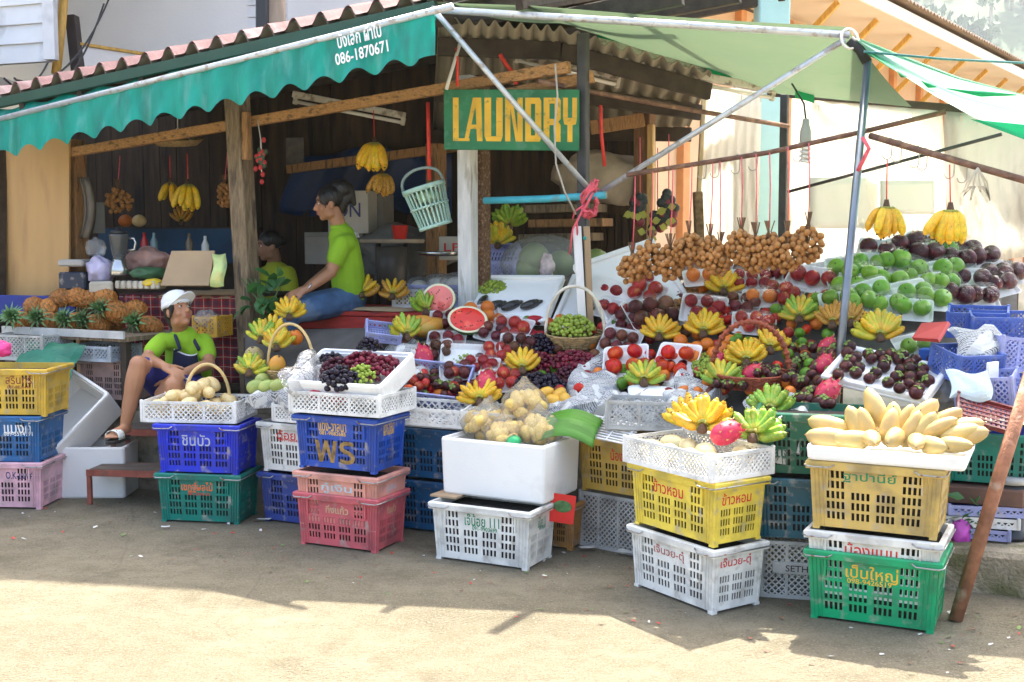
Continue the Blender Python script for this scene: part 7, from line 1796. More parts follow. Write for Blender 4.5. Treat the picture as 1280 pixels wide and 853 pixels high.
# potted leaves by the grey post
pt = empty('potted_plant', T(P(338, 400, 8.2)), 'broad leaved green plant between the grey post and the seated woman', 'plant'); rr = random.Random(31)
mb = MB(); lf = mat('plant_leaf', (.045, .15, .035), .45, .35, 6, rnd=0)
for i in range(34):
    c_ = Vector((rr.gauss(-.02, .085), rr.gauss(0, .06), rr.uniform(-.02, .34))); q = Euler((rr.uniform(-.9, .9), rr.uniform(-.9, .9), rr.uniform(0, 6.3))).to_matrix(); s_ = rr.uniform(.05, .085)
    vs = [c_ + q @ Vector(v) * s_ for v in ((-1, 0, 0), (-.5, -.55, .12), (.3, -.5, .1), (1, 0, -.15), (.3, .5, .1), (-.5, .55, .12), (0, 0, 0))]
    mb.add(vs, [(0, 1, 6), (1, 2, 6), (2, 3, 6), (3, 4, 6), (4, 5, 6), (5, 0, 6)], lf)
mb.build('leaves', pt)
mb = MB()
for i in range(7): mb.tube([(0, 0, -.3), (rr.gauss(0, .03), 0, 0), (rr.gauss(0, .1), rr.gauss(0, .05), .28)], .005, mat('plant_stalk', (.08, .14, .04), .7), 5)
mb.lathe([(.07, -.42), (.10, -.25), (.105, -.24), (.0005, -.26)], mat('terracotta', (.32, .11, .05), .8), 14); mb.build('pot', pt)
# ---- left end: pineapples on their shelf
pin = mat('pineapple_rind', (.46, .17, .03), .6, .35, 45, .5, 60, rnd=.3, spots=(.16, .09, .02), spot_scale=48, spot_lo=.5, spot_hi=.6); pin_l = mat('pineapple_leaf', (.09, .19, .06), .5, .4, 4, rnd=.25, spots=(.22, .30, .12), spot_scale=5)
def pine_meshes():
    mb = MB(); R, N = 13, 18; vs, fs = [], []
    for i in range(R + 1):
        t = i / R; r = .062 * max(.02, math.sin(math.pi * (.06 + .88 * t))) ** .42
        for k in range(N):
            a = 2 * math.pi * (k + (i % 2) * .5) / N; b_ = 1 + .13 * ((k + i) % 2)
            vs.append((r * b_ * math.cos(a), r * b_ * math.sin(a), .17 * t))
    for i in range(R):
        for k in range(N): fs.append((i * N + k, i * N + (k + 1) % N, (i + 1) * N + (k + 1) % N, (i + 1) * N + k))
    fs.append(tuple(range(N))[::-1]); fs.append(tuple(R * N + k for k in range(N)))
    mb.add(vs, fs, pin, False); body = mb.mesh('rind')
    mb = MB(); rr = random.Random(2)
    for i in range(44):
        a = i * 2.4; q = i / 44; ln = .125 - .04 * q + rr.uniform(-.02, .02); el = .15 + 1.25 * q
        d_ = Vector((math.cos(a) * math.cos(el), math.sin(a) * math.cos(el), math.sin(el))); tn = Vector((-math.sin(a), math.cos(a), 0)); up_ = d_.cross(tn) * -1
        b0 = Vector((0, 0, .17 + .02 * q)); m1_ = b0 + d_ * ln * .5 + Vector((0, 0, .012)); e_ = b0 + d_ * ln - Vector((0, 0, .03 * (1 - q)))
        w_ = .011; mb.add([b0 - tn * w_, b0 + tn * w_, m1_ + tn * w_ * .8, e_, m1_ - tn * w_ * .8], [(0, 1, 2, 4), (4, 2, 3)], pin_l)
    return body, mb.mesh('leaf_crown')
PB, PC = pine_meshes()
PS = basis(Vector((.9, -.43, 0)).normalized(), Vector((.43, .9, 0)).normalized(), (0, 0, 1), P(100, 408, 8.2))
for i, (x, y, tl, lb) in enumerate(((24, 412, 1.2, 'pineapple at the far left, crown toward the street'), (58, 413, 1.25, 'pineapple second from the left, crown toward the street'), (93, 414, 1.3, 'pineapple in front of the middle of the heap'), (117, 416, 1.25, 'pineapple at the front with the biggest crown'), (140, 402, 1.2, 'pineapple behind the front ones, right of the middle'), (182, 418, 1.25, 'pineapple at the right end beside the woman in the cap'))):
    t = empty('pineapple', T(P(x, y - 12, 8.25)) @ rotz(-.45 + RF.uniform(-.5, .5)) @ Matrix.Rotation(tl, 4, 'X') @ T(0, 0, -.12), lb, 'pineapple', 'pineapples on the left shelf'); inst('rind', PB, t); inst('leaf_crown', PC, t)
for i, (x, y, lb) in enumerate(((42, 392, 'crownless pineapple end behind the far left crowns'), (76, 382, 'orange pineapple lying at the back, left one'), (95, 381, 'orange pineapple lying at the back, second'), (110, 384, 'dull pineapple lying at the back, third'), (130, 382, 'orange pineapple lying at the back, right one'), (142, 396, 'orange pineapple in the middle of the heap'), (168, 396, 'orange pineapple at the right of the heap'), (155, 400, 'orange pineapple right of the middle crown'), (138, 414, 'orange pineapple at the front below the crowns'), (60, 394, 'orange pineapple behind the second crown'))):
    t = empty('pineapple', T(P(x, y - 9, 8.45)) @ rotz(RF.uniform(-1.0, .4)) @ Matrix.Rotation(1.45, 4, 'Y') @ T(0, 0, -.08), lb, 'pineapple', 'pineapples on the left shelf'); inst('rind', PB, t)
mb = MB(); mb.box((.0, .15, -.06), (1.10, .62, .03), wood_grey)
mb.box((0, -.165, -.03), (1.10, .02, .05), mat('grey_cloth_edge', (.5, .5, .48), .8, .2, 8)); 
for sx_ in (-.5, .5):
    for sy_ in (-.1, .4): mb.box((sx_, sy_, -.32), (.05, .05, .48), wood_dark)
mb.build('fruit_shelf', None, PS, label='grey plank shelf under the pineapples', category='shelf')
p0_ = P(150, 443, 8.05)
mb = MB(); lattice_tray(T(P(128, 449, 8.05)) @ rotz(-.4), .40, .3, .10, plastic('bluewhite_plastic', (.5, .56, .62)), 'blue and white lattice tray under the right pineapples', .03)
crate(P(110, 503, 8.0) + Vector((-.05, .06, 0)), P(160, 503, 7.95), P(172, 498, 8.2), P(130, 503, 7.95).z, p_brown, 'dusty pink brown crate behind the open foam box', H=.285, L=.36, W=.3)
lattice_tray(T(P(40, 448, 8.1)) @ rotz(-.3), .42, .3, .17, p_grey, 'grey white lattice tray below the left pineapples', .03)
mb = MB(); crumple(mb, T(P(55, 450, 7.85)) @ rotz(-.4) @ Matrix.Rotation(.9, 4, 'X'), .52, .30, .03, mat('dark_green_tarp', (.01, .15, .085), .5, .3, 5, .1, 20), RF, 12, .04); single('folded_tarp', 'dark green folded tarpaulin behind the yellow crate', 'tarpaulin', mb)
ply_box('blue_board', 'royal blue board standing behind the left pineapples', 'board', P(30, 400, 8.8), (.9, .03, .18), mat('royal_blue_board', (.01, .03, .25), .5, .2, 5), -.3)
lump(2, 437, 7.4, (.06, .05, .05), mat('hot_pink_bag', (.75, .05, .25), .5, .2, 9), 'hot pink bag on the yellow crate at the left edge', 'bag', 'plastic_bag', 19)
# foam boxes at the left
m_, L_, W_ = from_corners(G(55, 628), G(56, 628) + Vector((.42, .0, 0)), G(56, 628) + Vector((.44, .30, 0)), 0)
c_ = G(103, 624)
foam_box(T(c_.x + .0, c_.y + .22, 0) @ rotz(.02), .54, .42, .33, 'lower foam box on the ground beside the step stool', .03, .015)
nx, ny = Vector((.9, -.5, -.43)).normalized(), Vector((.65, .5, .76)).normalized(); nz = nx.cross(ny).normalized(); ny = nz.cross(nx)
foam_box(basis(nx, ny, nz, P(71, 515, 7.68)) @ T(0, 0, -.24), .43, .58, .25, 'open foam box tipped on its side on the lower foam box', .03, .012)
# step stool
stp = empty('step_stool', T(G(150, 632) + Vector((0, .0, 0))) @ rotz(-.12), 'rusty red two step stool with dark wooden treads', 'step stool'); rs_ = mat('rusty_red_angle_iron', (.26, .07, .045), .75, .3, 15, spots=(.14, .07, .05), spot_scale=8); tr = mat('worn_dark_tread', (.12, .095, .075), .85, .3, 10, .3, 50, stretch=(1, 8, 8))
for z, y, w_, lx in ((.215, .12, .24, .52), (.425, .40, .24, .46)):
    mb = MB()
    for i in range(2): mb.box((.05, y - w_ / 4 + i * w_ / 2, z), (lx - .03, w_ / 2 - .012, .02), tr)
    mb.build('tread', stp)
    mb = MB(); mb.box((.05, y - w_ / 2 - .006, z - .012), (lx, .014, .04), rs_); mb.box((.05, y + w_ / 2 + .006, z - .012), (lx, .014, .04), rs_); mb.build('tread_rail', stp)
    for sx_ in (-lx / 2 + .06, lx / 2 + .04):
        for sy_ in (-1, 1): mb = MB(); mb.box((sx_, y + sy_ * (w_ / 2 - .01), z / 2 - .018), (.026, .026, z - .037), rs_); mb.build('leg', stp)
# yellow basket and bag behind the woman in the cap
lattice_tray(T(P(266, 420, 8.35)) @ rotz(-.3), .18, .2, .14, plastic('orange_yellow_plastic', (.75, .40, .03)), 'orange yellow basket behind the woman in the cap', .03)
lump(258, 400, 8.3, (.09, .07, .07), bagm, 'crumpled clear bag on the orange yellow basket', 'bag', 'plastic_bag', 22)
for i, (x, y, c_) in enumerate(((170, 480, 'grey stone block'), (290, 470, 'second grey stone block'))): pass
# ---- right end: blue and lavender baskets in a jumble, trays, jar
def lb(px, py, Y, L, W_, H_, m, label, rz, rx=0., ry=0.):
    return lattice_tray(T(P(px, py, Y)) @ rotz(rz) @ Matrix.Rotation(rx, 4, 'X') @ Matrix.Rotation(ry, 4, 'Y'), L, W_, H_, m, label, .028, 'blue baskets jumbled at the right end')
lb(1250, 432, 6.35, .30, .24, .17, p_milkblue, 'milky blue basket highest at the right edge', -.3, .1)
lb(1262, 462, 6.1, .28, .24, .17, p_lav, 'lavender basket below the highest blue one', .2, .0, .1)
lb(1236, 512, 5.85, .26, .22, .18, p_lav, 'lavender basket holding a foam tray at the right', -.5, .1, -.1)
lb(1205, 470, 6.0, .26, .22, .14, p_milkblue, 'milky blue basket half under the newspaper', .3, .2)
lb(1285, 520, 5.9, .3, .24, .2, p_milkblue, 'milky blue basket cut by the right edge of the view', -.2)
lb(1222, 418, 6.5, .30, .2, .14, p_milkblue, 'milky blue basket under the dark apples at the right', -.4, .15)
ply_box('foam_tray_scrap', 'small foam tray standing up right of the apples', 'foam tray', P(1176, 466, 6.1), (.10, .014, .13), foam, -.3, None, .006)
ply_box('foam_tray_scrap', 'small foam tray lying in the lavender basket', 'foam tray', P(1240, 478, 5.8), (.09, .015, .10), foam, .6, None, .005)
mb = MB(); crumple(mb, T(P(1212, 482, 5.7)) @ rotz(-.2) @ Matrix.Rotation(1.0, 4, 'X'), .19, .15, .03, mat('pale_blue_paper', (.55, .66, .68), .8, .12, 6), RF, 10, .02); single('paper_sheet', 'pale blue paper draped over the blue baskets', 'paper', mb)
mb = MB(); crumple(mb, T(P(1225, 430, 6.0)) @ rotz(.3) @ Matrix.Rotation(.9, 4, 'X'), .28, .2, .05, news, RF, 12, .04); single('newspaper_sheet', 'crumpled newspaper stuffed between the blue baskets', 'newspaper', mb)
lattice_tray(T(P(1232, 520, 5.6)) @ rotz(-.35) @ Matrix.Rotation(.55, 4, 'X') @ Matrix.Rotation(.3, 4, 'Y'), .27, .18, .025, p_red, 'dark red plastic tray hanging out at the right', .02)
quad_board('flat_carton', (P(1140, 422, 6.1), P(1172, 424, 5.9), P(1186, 402, 6.1), P(1152, 404, 6.2)), -.02, mat('red_print_carton', (.50, .05, .05), .6, .2, 6), label='red printed carton panel under the green apples', category='carton')
ply_box('blue_carton', 'bright blue carton wedged beside the red carton panel', 'carton', P(1178, 466, 6.3), (.2, .2, .13), mat('bright_blue_carton', (.02, .10, .45), .6, .2, 4), -.6)
lump(1185, 495, 6.0, (.12, .09, .09), mat('grey_foil_bag', (.22, .23, .24), .35, .3, 10, .6, 20), 'grey crumpled bag right of the mangosteen tray', 'bag', 'plastic_bag', 24)
mb = MB(); crumple(mb, T(P(1226, 590, 5.95)) @ rotz(-.3) @ Matrix.Rotation(1.35, 4, 'X'), .5, .5, .05, mat('ultramarine_sheet', (.01, .03, .30), .45, .3, 4, .2, 15), RF, 14, .05); single('plastic_sheet', 'ultramarine plastic sheet hanging below the blue baskets', 'sheet', mb)
c0 = Vector((2.12, 5.9, .2))
crate(c0, c0 + Vector((.46, -.2, 0)), c0 + Vector((.60, .10, 0)), .46, p_teal, 'dark teal crate at the right behind the yellow crate', H=.26, L=.46, W=.32)
ply_box('wooden_box', 'brown wooden box under the dark teal crate at the right', 'box', Vector((2.32, 5.92, .37)), (.45, .32, .085), mat('brown_box_board', (.13, .07, .05), .8, .3, 6), -.4)
for i in range(3): lattice_tray(T(2.28 + .03 * i, 5.86, .21 + .055 * i) @ rotz(-.4 + .1 * i), .36, .26, .05, p_lav if i != 1 else p_clr, 'shallow tray in the low stack at the right, %s' % ('bottom', 'middle', 'top')[i], .03)
jr = empty('black_drum', T(P(1266, 678, 5.75).x, 5.8, .2), 'black lidded drum at the right edge on the kerb', 'drum'); bk = mat('black_drum_plastic', (.015, .016, .018), .3, .3, 6)
mb = MB(); mb.lathe([(.10, 0), (.105, .02), (.075, .05), (.07, .24), (.075, .27), (.0005, .275)], bk, 20); mb.build('drum_body', jr); mb = MB(); mb.lathe([(.085, .276), (.087, .30), (.08, .31), (.0005, .312)], p_grey, 20); mb.build('lid', jr)
mb = MB(); rr = random.Random(44)
for i in range(22):
    c_ = P(1212 + rr.gauss(0, 10), 650 + rr.gauss(0, 16), 5.75); q = Euler((rr.uniform(-.9, .9), rr.uniform(-.9, .9), rr.uniform(0, 6.3))).to_matrix(); s_ = rr.uniform(.03, .05)
    vs = [c_ + q @ Vector(v) * s_ for v in ((-1, 0, 0), (-.3, -.5, .1), (1, 0, -.1), (-.3, .5, .1))]; mb.add(vs, [(0, 1, 2, 3)], lf)
single('weed', 'small green weed growing on the kerb under the trays', 'plant', mb)
lump(1200, 668, 5.75, (.05, .04, .07), mat('magenta_bag', (.45, .06, .38), .5, .3, 9), 'magenta plastic bag on the kerb at the right', 'bag', 'plastic_bag', 27)
mb = MB(); mb.box((0, 0, .0), (.13, .006, .15), mat('red_leaflet', (.70, .02, .015), .5)); mb.ball((0, -.004, .012), (.05, .002, .032), mat('leaflet_picture', (.06, .16, .05), .5, .5, 40), 14, 6); mb.build('leaflet', None, T(P(703, 636, 6.1)) @ rotz(-.2) @ Matrix.Rotation(.1, 4, 'Y'), label='red leaflet with an oval picture beside the big foam box', category='leaflet')
crate(P(690, 678, 6.35) * 1, P(714, 680, 6.3), P(724, 676, 6.6), 0, plastic('dull_orange_plastic', (.45, .22, .06), .4), 'dull orange crate in the dark gap behind the white crate', H=.25, L=.3, W=.28)
# a few bits of litter on the concrete
rl = random.Random(77)
lit = [mat('litter_white', (.6, .6, .58), .7), mat('litter_green', (.12, .22, .05), .7), mat('litter_brown', (.16, .09, .05), .8), mat('litter_red', (.4, .05, .03), .7)]
mb = MB()
for _ in range(320):
    t_ = rl.random(); x = -3.4 + 5.9 * t_; y = front_y(x) - rl.uniform(.0, 1.2) ** 1.3 - .2
    z = .003; s_ = rl.uniform(.004, .014); q = Euler((rl.uniform(-.3, .3), rl.uniform(-.3, .3), rl.uniform(0, 6.3))).to_matrix()
    mb.add([Vector((x, y, z + s_ * .4)) + q @ Vector(v) * s_ for v in ((-1.3, -.5, 0), (.9, -.6, .1), (1.2, .5, 0), (-.7, .7, .15))], [(0, 1, 2, 3)], rl.choice(lit))
mb.build('litter', kind='stuff')
for i, (x, y, m_, s_, lb_) in enumerate(((735, 686, lit[0], .035, 'white plastic scrap on the ground beside the lattice crate'), (783, 693, MATS['grey_plastic_patch'], .045, 'grey crumpled film on the ground at the white crate corner'), (208, 659, lit[0], .02, 'white cigarette end on the ground before the teal crate'), (330, 650, lit[0], .03, 'white scrap on the ground between the teal and navy crates'))):
    mb = MB(); crumple(mb, Matrix.Identity(4), s_ * 2.4, s_, s_ * .6, m_, RF, 6, .0); mb.build('litter_scrap', None, T(G(x, y, .012)) @ rotz(RF.uniform(-.5, .5)), label=lb_, category='litter')

# ------------------------------------------------------------------ people
skin = mat('warm_skin', (.40, .19, .10), .5, .07, 9, .03, 60); skin_d = mat('tan_skin', (.34, .165, .095), .5, .07, 9, .03, 60)
hairm = mat('black_hair', (.012, .009, .008), .35, .3, 20, .4, 60, stretch=(3, 3, .6)); lime = mat('lime_shirt', (.26, .48, .015), .8, .10, 5, .12, 40); denim = mat('blue_denim', (.055, .12, .24), .85, .35, 9, .25, 60, spots=(.14, .22, .34), spot_scale=5)
navy = mat('navy_apron', (.018, .022, .06), .8, .15, 6, .1, 50); shorts_m = mat('blue_shorts', (.02, .025, .20), .8, .15, 5, .15, 30); white_c = mat('white_cloth', (.75, .76, .78), .8, .05, 6, .1, 40); eye_w = mat('eye_white', (.75, .72, .68), .3); eye_d = mat('eye_dark', (.02, .012, .01), .2); lipm = mat('lips', (.42, .12, .10), .45); browm = mat('eyebrow', (.03, .02, .015), .8)
olive = mat('yellow_green_shirt', (.42, .46, .02), .8, .1, 5, .1, 40)
class Body(MB):
    def limb(s, a, b, ra, rb, m, flat=1.):
        a, b = Vector(a), Vector(b); n = 7; pts = [a.lerp(b, i / n) for i in range(n + 1)]
        rs = [ra + (rb - ra) * i / n + .10 * (ra + rb) / 2 * math.sin(math.pi * i / n) for i in range(n + 1)]
        s.tube(pts, rs, m, 12); s.ball(a, ra, m, 12, 8); s.ball(b, rb, m, 12, 8); return s
    def blob(s, c, r, m, ax=None):
        mt_ = T(c) if ax is None else basis(*ax, c)
        return s.ball((0, 0, 0), r, m, 16, 10, mt_)
def melt(mb, name, parent, inv, vox=.008, smooth=6):
    o = bpy.data.objects.new('melt', mb.mesh('melt')); COL.objects.link(o)
    r = o.modifiers.new('r', 'REMESH'); r.mode = 'VOXEL'; r.voxel_size = vox; r.use_smooth_shade = True
    sm = o.modifiers.new('s', 'SMOOTH'); sm.iterations = smooth; sm.factor = .5
    dg = bpy.context.evaluated_depsgraph_get(); dg.update()
    me = bpy.data.meshes.new_from_object(o.evaluated_get(dg)); me.name = name
    me.materials.clear(); me.materials.append(mb.mats[0])
    for p_ in me.polygons: p_.use_smooth = True; p_.material_index = 0
    bpy.data.objects.remove(o)
    return inst(name, me, parent, inv)
def add_head(b, c, f, u, m, k=1.0):
    f, u = Vector(f).normalized(), Vector(u).normalized(); r = f.cross(u).normalized(); u = r.cross(f).normalized(); ax = (r, f, u); g = lambda x, y, z: c + (r * x + f * y + u * z) * k
    b.blob(g(0, -.012, .035), (.074 * k, .092 * k, .083 * k), m, ax); b.blob(g(0, .014, -.03), (.060 * k, .070 * k, .080 * k), m, ax); b.blob(g(0, .052, -.090), (.026 * k, .026 * k, .022 * k), m, ax)
    for s_ in (-1, 1):
        b.blob(g(.036 * s_, .048, -.030), (.026 * k, .028 * k, .026 * k), m, ax); b.blob(g(.072 * s_, -.012, -.012), (.010 * k, .020 * k, .030 * k), m, ax); b.blob(g(.040 * s_, -.0, -.075), (.02 * k, .035 * k, .022 * k), m, ax)
    b.limb(g(0, .083, .008), g(0, .100, -.026), .009 * k, .0135 * k, m); b.blob(g(.011, .088, -.031), (.010 * k, .011 * k, .008 * k), m, ax); b.blob(g(-.011, .088, -.031), (.010 * k, .011 * k, .008 * k), m, ax)
    b.blob(g(0, .078, -.058), (.024 * k, .012 * k, .014 * k), m, ax); b.blob(g(0, .072, .036), (.045 * k, .016 * k, .012 * k), m, ax)
    return g, ax
def face(t, inv, g, ax, k=1.0):
    for s_ in (-1, 1):
        mb = Body(); mb.blob(g(.031 * s_, .0735, .010), (.0135 * k, .008 * k, .0058 * k), eye_w, ax); mb.blob(g(.031 * s_, .0800, .010), (.0068 * k, .004 * k, .0058 * k), eye_d, ax); mb.build('eye', t, inv)
        mb = MB(); mb.tube([g(.012 * s_, .084, .030), g(.031 * s_, .085, .037), g(.050 * s_, .070, .031)], .0035 * k, browm, 5); mb.build('eyebrow', t, inv)
    mb = Body(); mb.blob(g(0, .0885, -.053), (.021 * k, .006 * k, .0045 * k), lipm, ax); mb.blob(g(0, .0875, -.062), (.018 * k, .006 * k, .005 * k), lipm, ax); mb.build('lips', t, inv)
def add_hand(b, wrist, d, n_, side, m, curl=.35, spread=.12, k=1.0):
    """palm runs along d, n_ = back of the hand, side = which way the thumb leaves"""
    d = Vector(d).normalized(); n_ = Vector(n_); n_ = (n_ - d * n_.dot(d)).normalized(); s_ = d.cross(n_) * side; w = Vector(wrist)
    b.limb(w, w + d * .03 * k, .022 * k, .026 * k, m)
    for i in range(4):
        o = (i - 1.5) * .0175 * k; b.limb(w + d * .02 * k + s_ * o * .8, w + d * .085 * k + s_ * o, .014 * k, .0105 * k, m)
        L = (.066, .076, .072, .056)[3 - i] * k; p_ = w + d * .088 * k + s_ * o; dd_ = (d + s_ * spread * (i - 1.5)).normalized()
        for j, fr in enumerate((.42, .32, .26)):
            dd_ = (dd_ - n_ * curl * (.5 + .5 * j)).normalized(); q = p_ + dd_ * L * fr; b.limb(p_, q, (.0098 - .0008 * j) * k, (.0090 - .0008 * j) * k, m); p_ = q
    p_ = w + d * .03 * k + s_ * .022 * k; dd_ = (d * .7 + s_ * .75 - n_ * .2).normalized()
    for fr in (.034, .03, .024): q = p_ + dd_ * fr * k; b.limb(p_, q, .0115 * k, .0098 * k, m); p_ = q; dd_ = (dd_ + d * .4 - n_ * .1).normalized()

# --- seated woman in a white cap, left of the display
J = lambda x, y, Y: P(x, y, Y)
wo = empty('person', T(J(232, 497, 7.95)), 'woman in a white cap and navy apron sitting beside the step stool, looking up', 'person'); wi = wo.matrix_basis.inverted()
b = Body(); hc = J(223, 389, 7.78); f_, u_ = Vector((.74, -.58, .34)), Vector((-.25, .22, .94))
g, ax = add_head(b, hc, f_, u_, skin)
nk = J(226, 415, 7.88); b.limb(g(0, -.025, -.05), nk, .047, .052, skin)
sR, sL = J(203, 425, 7.80), J(256, 426, 7.95); eR, hR = J(183, 448, 7.62), J(204, 457, 7.42); eL, hL = J(262, 455, 7.75), J(214, 473, 7.50)
b.limb(nk, (sR + sL) / 2 + Vector((0, .04, -.06)), .05, .07, skin); b.limb(sR, eR, .045, .036, skin); b.limb(eR, hR, .038, .026, skin); b.limb(sL, eL, .045, .036, skin); b.limb(eL, hL, .038, .026, skin)
add_hand(b, hR, Vector((.75, -.25, -.35)), Vector((.1, -.5, .85)), -1, skin, .22, .16); add_hand(b, hL, Vector((-.55, -.2, -.75)), Vector((-.3, -.8, .2)), 1, skin, .3)
pR, pL = J(216, 490, 7.95), J(250, 490, 7.98); kR, kL = J(173, 456, 7.42), J(217, 482, 7.36); aR, aL = J(157, 530, 7.40), J(226, 552, 7.38)
pv = J(233, 485, 7.98); b.limb(pv, pv + Vector((0, 0, .12)), .13, .12, skin)
for p_, k_, a_ in ((pR, kR, aR), (pL, kL, aL)):
    b.limb(p_, k_, .085, .058, skin); b.limb(k_, k_.lerp(a_, .45), .056, .054, skin); b.limb(k_.lerp(a_, .4), a_, .052, .034, skin)
    ft = a_ + Vector((-.03, -.13, -.045)); b.limb(a_ + Vector((0, .02, -.03)), ft, .032, .03, skin, 1)
    for i in range(5): b.limb(ft + Vector((-.03 + .015 * i, 0, 0)), ft + Vector((-.038 + .017 * i, -.05 + .004 * i, -.012)), .012, .009, skin)
melt(b, 'body', wo, wi, .007, 4); face(wo, wi, g, ax)
b = Body(); b.blob(g(0, -.022, .036), (.080, .094, .086), hairm, ax); b.limb(g(.0, -.09, .0), g(0, -.085, -.07), .045, .03, hairm)
for s_ in (-1, 1): b.limb(g(.070 * s_, .030, .03), g(.073 * s_, .005, -.04), .012, .008, hairm)
melt(b, 'hair', wo, wi, .007, 2)
b = MB(); mt_ = basis(ax[0], ax[1], ax[2], g(0, -.012, .045))
b.lathe([(.097, -.01), (.099, .012), (.094, .045), (.072, .078), (.04, .092), (.0005, .095)], white_c, 22, mt_, True, .86, 1.06); 
b.grid(lambda u, v: mt_ @ Vector(((u - .5) * .175 * (1 - .25 * v), .085 + .085 * v - .26 * (u - .5) ** 2 * (1.2 - .6 * v), .004 + .035 * v - .10 * (u - .5) ** 2)), 14, 5, white_c, True, .004)
b.lathe([(.098, -.014), (.101, -.004), (.101, .010), (.097, .012)], white_c, 22, mt_, True, .87, 1.07)
b.build('cap', wo, wi)
ch = (sR + sL) / 2
b = Body(); hipc = J(235, 472, 7.98)
b.limb(ch + Vector((-.03, .03, -.06)), hipc, .105, .125, lime); b.limb(ch + Vector((.05, .03, -.06)), hipc + Vector((.04, 0, 0)), .105, .12, lime); b.limb(sR + Vector((.02, 0, -.01)), sL + Vector((-.02, 0, -.01)), .055, .055, lime); b.limb(ch + Vector((0, .0, .0)), nk + Vector((0, .02, -.015)), .10, .064, lime)
b.limb(sR, sR.lerp(eR, .62), .050, .058, lime); b.limb(sL, sL.lerp(eL, .62), .050, .058, lime); melt(b, 'shirt', wo, wi, .009, 5)
b = MB(); c0 = J(207, 436, 7.70)
fr = (hipc + ch) / 2; fx = (sL - sR).normalized(); fu = (ch - hipc).normalized(); fn = fx.cross(fu).normalized(); fn = fn if fn.y < 0 else -fn
def apron(u, v):
    x = (u - .5) * (.17 + .13 * v); z = .10 - .34 * v; bulge = .132 + .02 * math.cos((u - .5) * 3) - .30 * (u - .5) ** 2 + .02 * v
    return fr + fx * x + fu * z + fn * bulge
b.grid(apron, 14, 12, navy, True, .004); b.tube([apron(i / 10, 0) + fn * .004 for i in range(11)], .005, white_c, 5)
for s_, sh in ((0, sR), (1, sL)): b.tube([apron(.06 + .88 * s_, 0), (apron(.06 + .88 * s_, 0) + nk) / 2 + fn * .125 + fx * (.025 * (2 * s_ - 1)), nk + fx * (.055 * (2 * s_ - 1)) + fn * .08 + Vector((0, 0, .0)), nk + fx * (.05 * (2 * s_ - 1)) - fn * .05], .012, navy, 6)
b.build('apron', wo, wi)
b = Body(); b.limb(pv, pv + Vector((0, 0, .10)), .145, .14, shorts_m); b.limb(pR, pR.lerp(kR, .82), .105, .082, shorts_m); b.limb(pL, pL.lerp(kL, .84), .105, .082, shorts_m); melt(b, 'shorts', wo, wi, .009, 4)
b = MB(); b.tube([pL.lerp(kL, t) + Vector((.07 - .01 * t, -.05, .055)) for t in (.1, .35, .6, .82)], .006, white_c, 5); b.build('shorts_stripe', wo, wi)
for a_ in (aR, aL):
    mb = MB(); c_ = a_ + Vector((-.02, -.085, -.085)); m_ = T(c_) @ rotz(-.2)
    mb.prism([(.042 * math.cos(t) * (1.0 if math.sin(t) < 0 else .82), .135 * math.sin(t)) for t in [i * .35 for i in range(18)]], -.012, .008, mat('dark_sole', (.04, .035, .03), .8), m_)
    mb.grid(lambda u, v: m_ @ Vector((-.05 * math.cos(u * math.pi), -.075 + .07 * v, .012 + .058 * math.sin(u * math.pi) ** .7)), 14, 5, mat('white_green_strap', (.72, .75, .70), .5, .05, 5, spots=(.04, .22, .18), spot_scale=38, spot_lo=.55, spot_hi=.58), True, .005); mb.build('sandal', wo, wi)

# --- woman in a lime polo sitting on the red table, side-on
w2 = empty('person', T(J(428, 384, 8.55)), 'woman in a lime polo shirt and jeans sitting side-on on the red table', 'person'); wi = w2.matrix_basis.inverted()
b = Body(); hc = J(411, 255, 8.45); g, ax = add_head(b, hc, Vector((-.96, -.22, -.12)), Vector((-.10, 0, 1)), skin, 1.0)
nk = J(424, 285, 8.48); b.limb(g(0, -.03, -.05), nk, .048, .054, skin)
s1, s2 = J(428, 304, 8.32), J(428, 303, 8.66); e1, h1 = J(414, 341, 8.26), J(384, 362, 8.16); e2, h2 = J(412, 338, 8.72), J(380, 362, 8.45)
b.limb(s1, e1, .048, .038, skin); b.limb(e1, h1, .040, .025, skin); b.limb(s2, e2, .046, .038, skin); b.limb(e2, h2, .040, .026, skin); b.limb(nk, J(432, 320, 8.5), .055, .1, skin)
add_hand(b, h1, Vector((-.8, -.05, -.25)), Vector((-.2, -.55, .8)), -1, skin, .35); add_hand(b, h2, Vector((-.8, -.3, -.2)), Vector((-.2, .2, .95)), 1, skin, .3)
melt(b, 'body', w2, wi, .007, 4); face(w2, wi, g, ax)
b = Body(); b.blob(g(0, -.020, .044), (.083, .096, .088), hairm, ax); b.blob(g(0, -.105, .095), (.066, .072, .066), hairm, ax); b.blob(g(.01, -.115, .03), (.05, .06, .06), hairm, ax); b.limb(g(0, -.15, .09), g(0, -.175, -.02), .04, .018, hairm); b.blob(g(.0, -.06, .125), (.045, .05, .03), hairm, ax); b.blob(g(.058, .03, .035), (.022, .04, .045), hairm, ax); b.blob(g(-.058, .03, .035), (.022, .04, .045), hairm, ax); b.limb(g(0, -.095, .0), g(0, -.085, -.055), .045, .03, hairm)
for s_ in (-1, 1): b.limb(g(.066 * s_, .045, .06), g(.076 * s_, .03, -.03), .010, .005, hairm)
melt(b, 'hair', w2, wi, .007, 2)
b = Body(); hp = J(437, 372, 8.52)
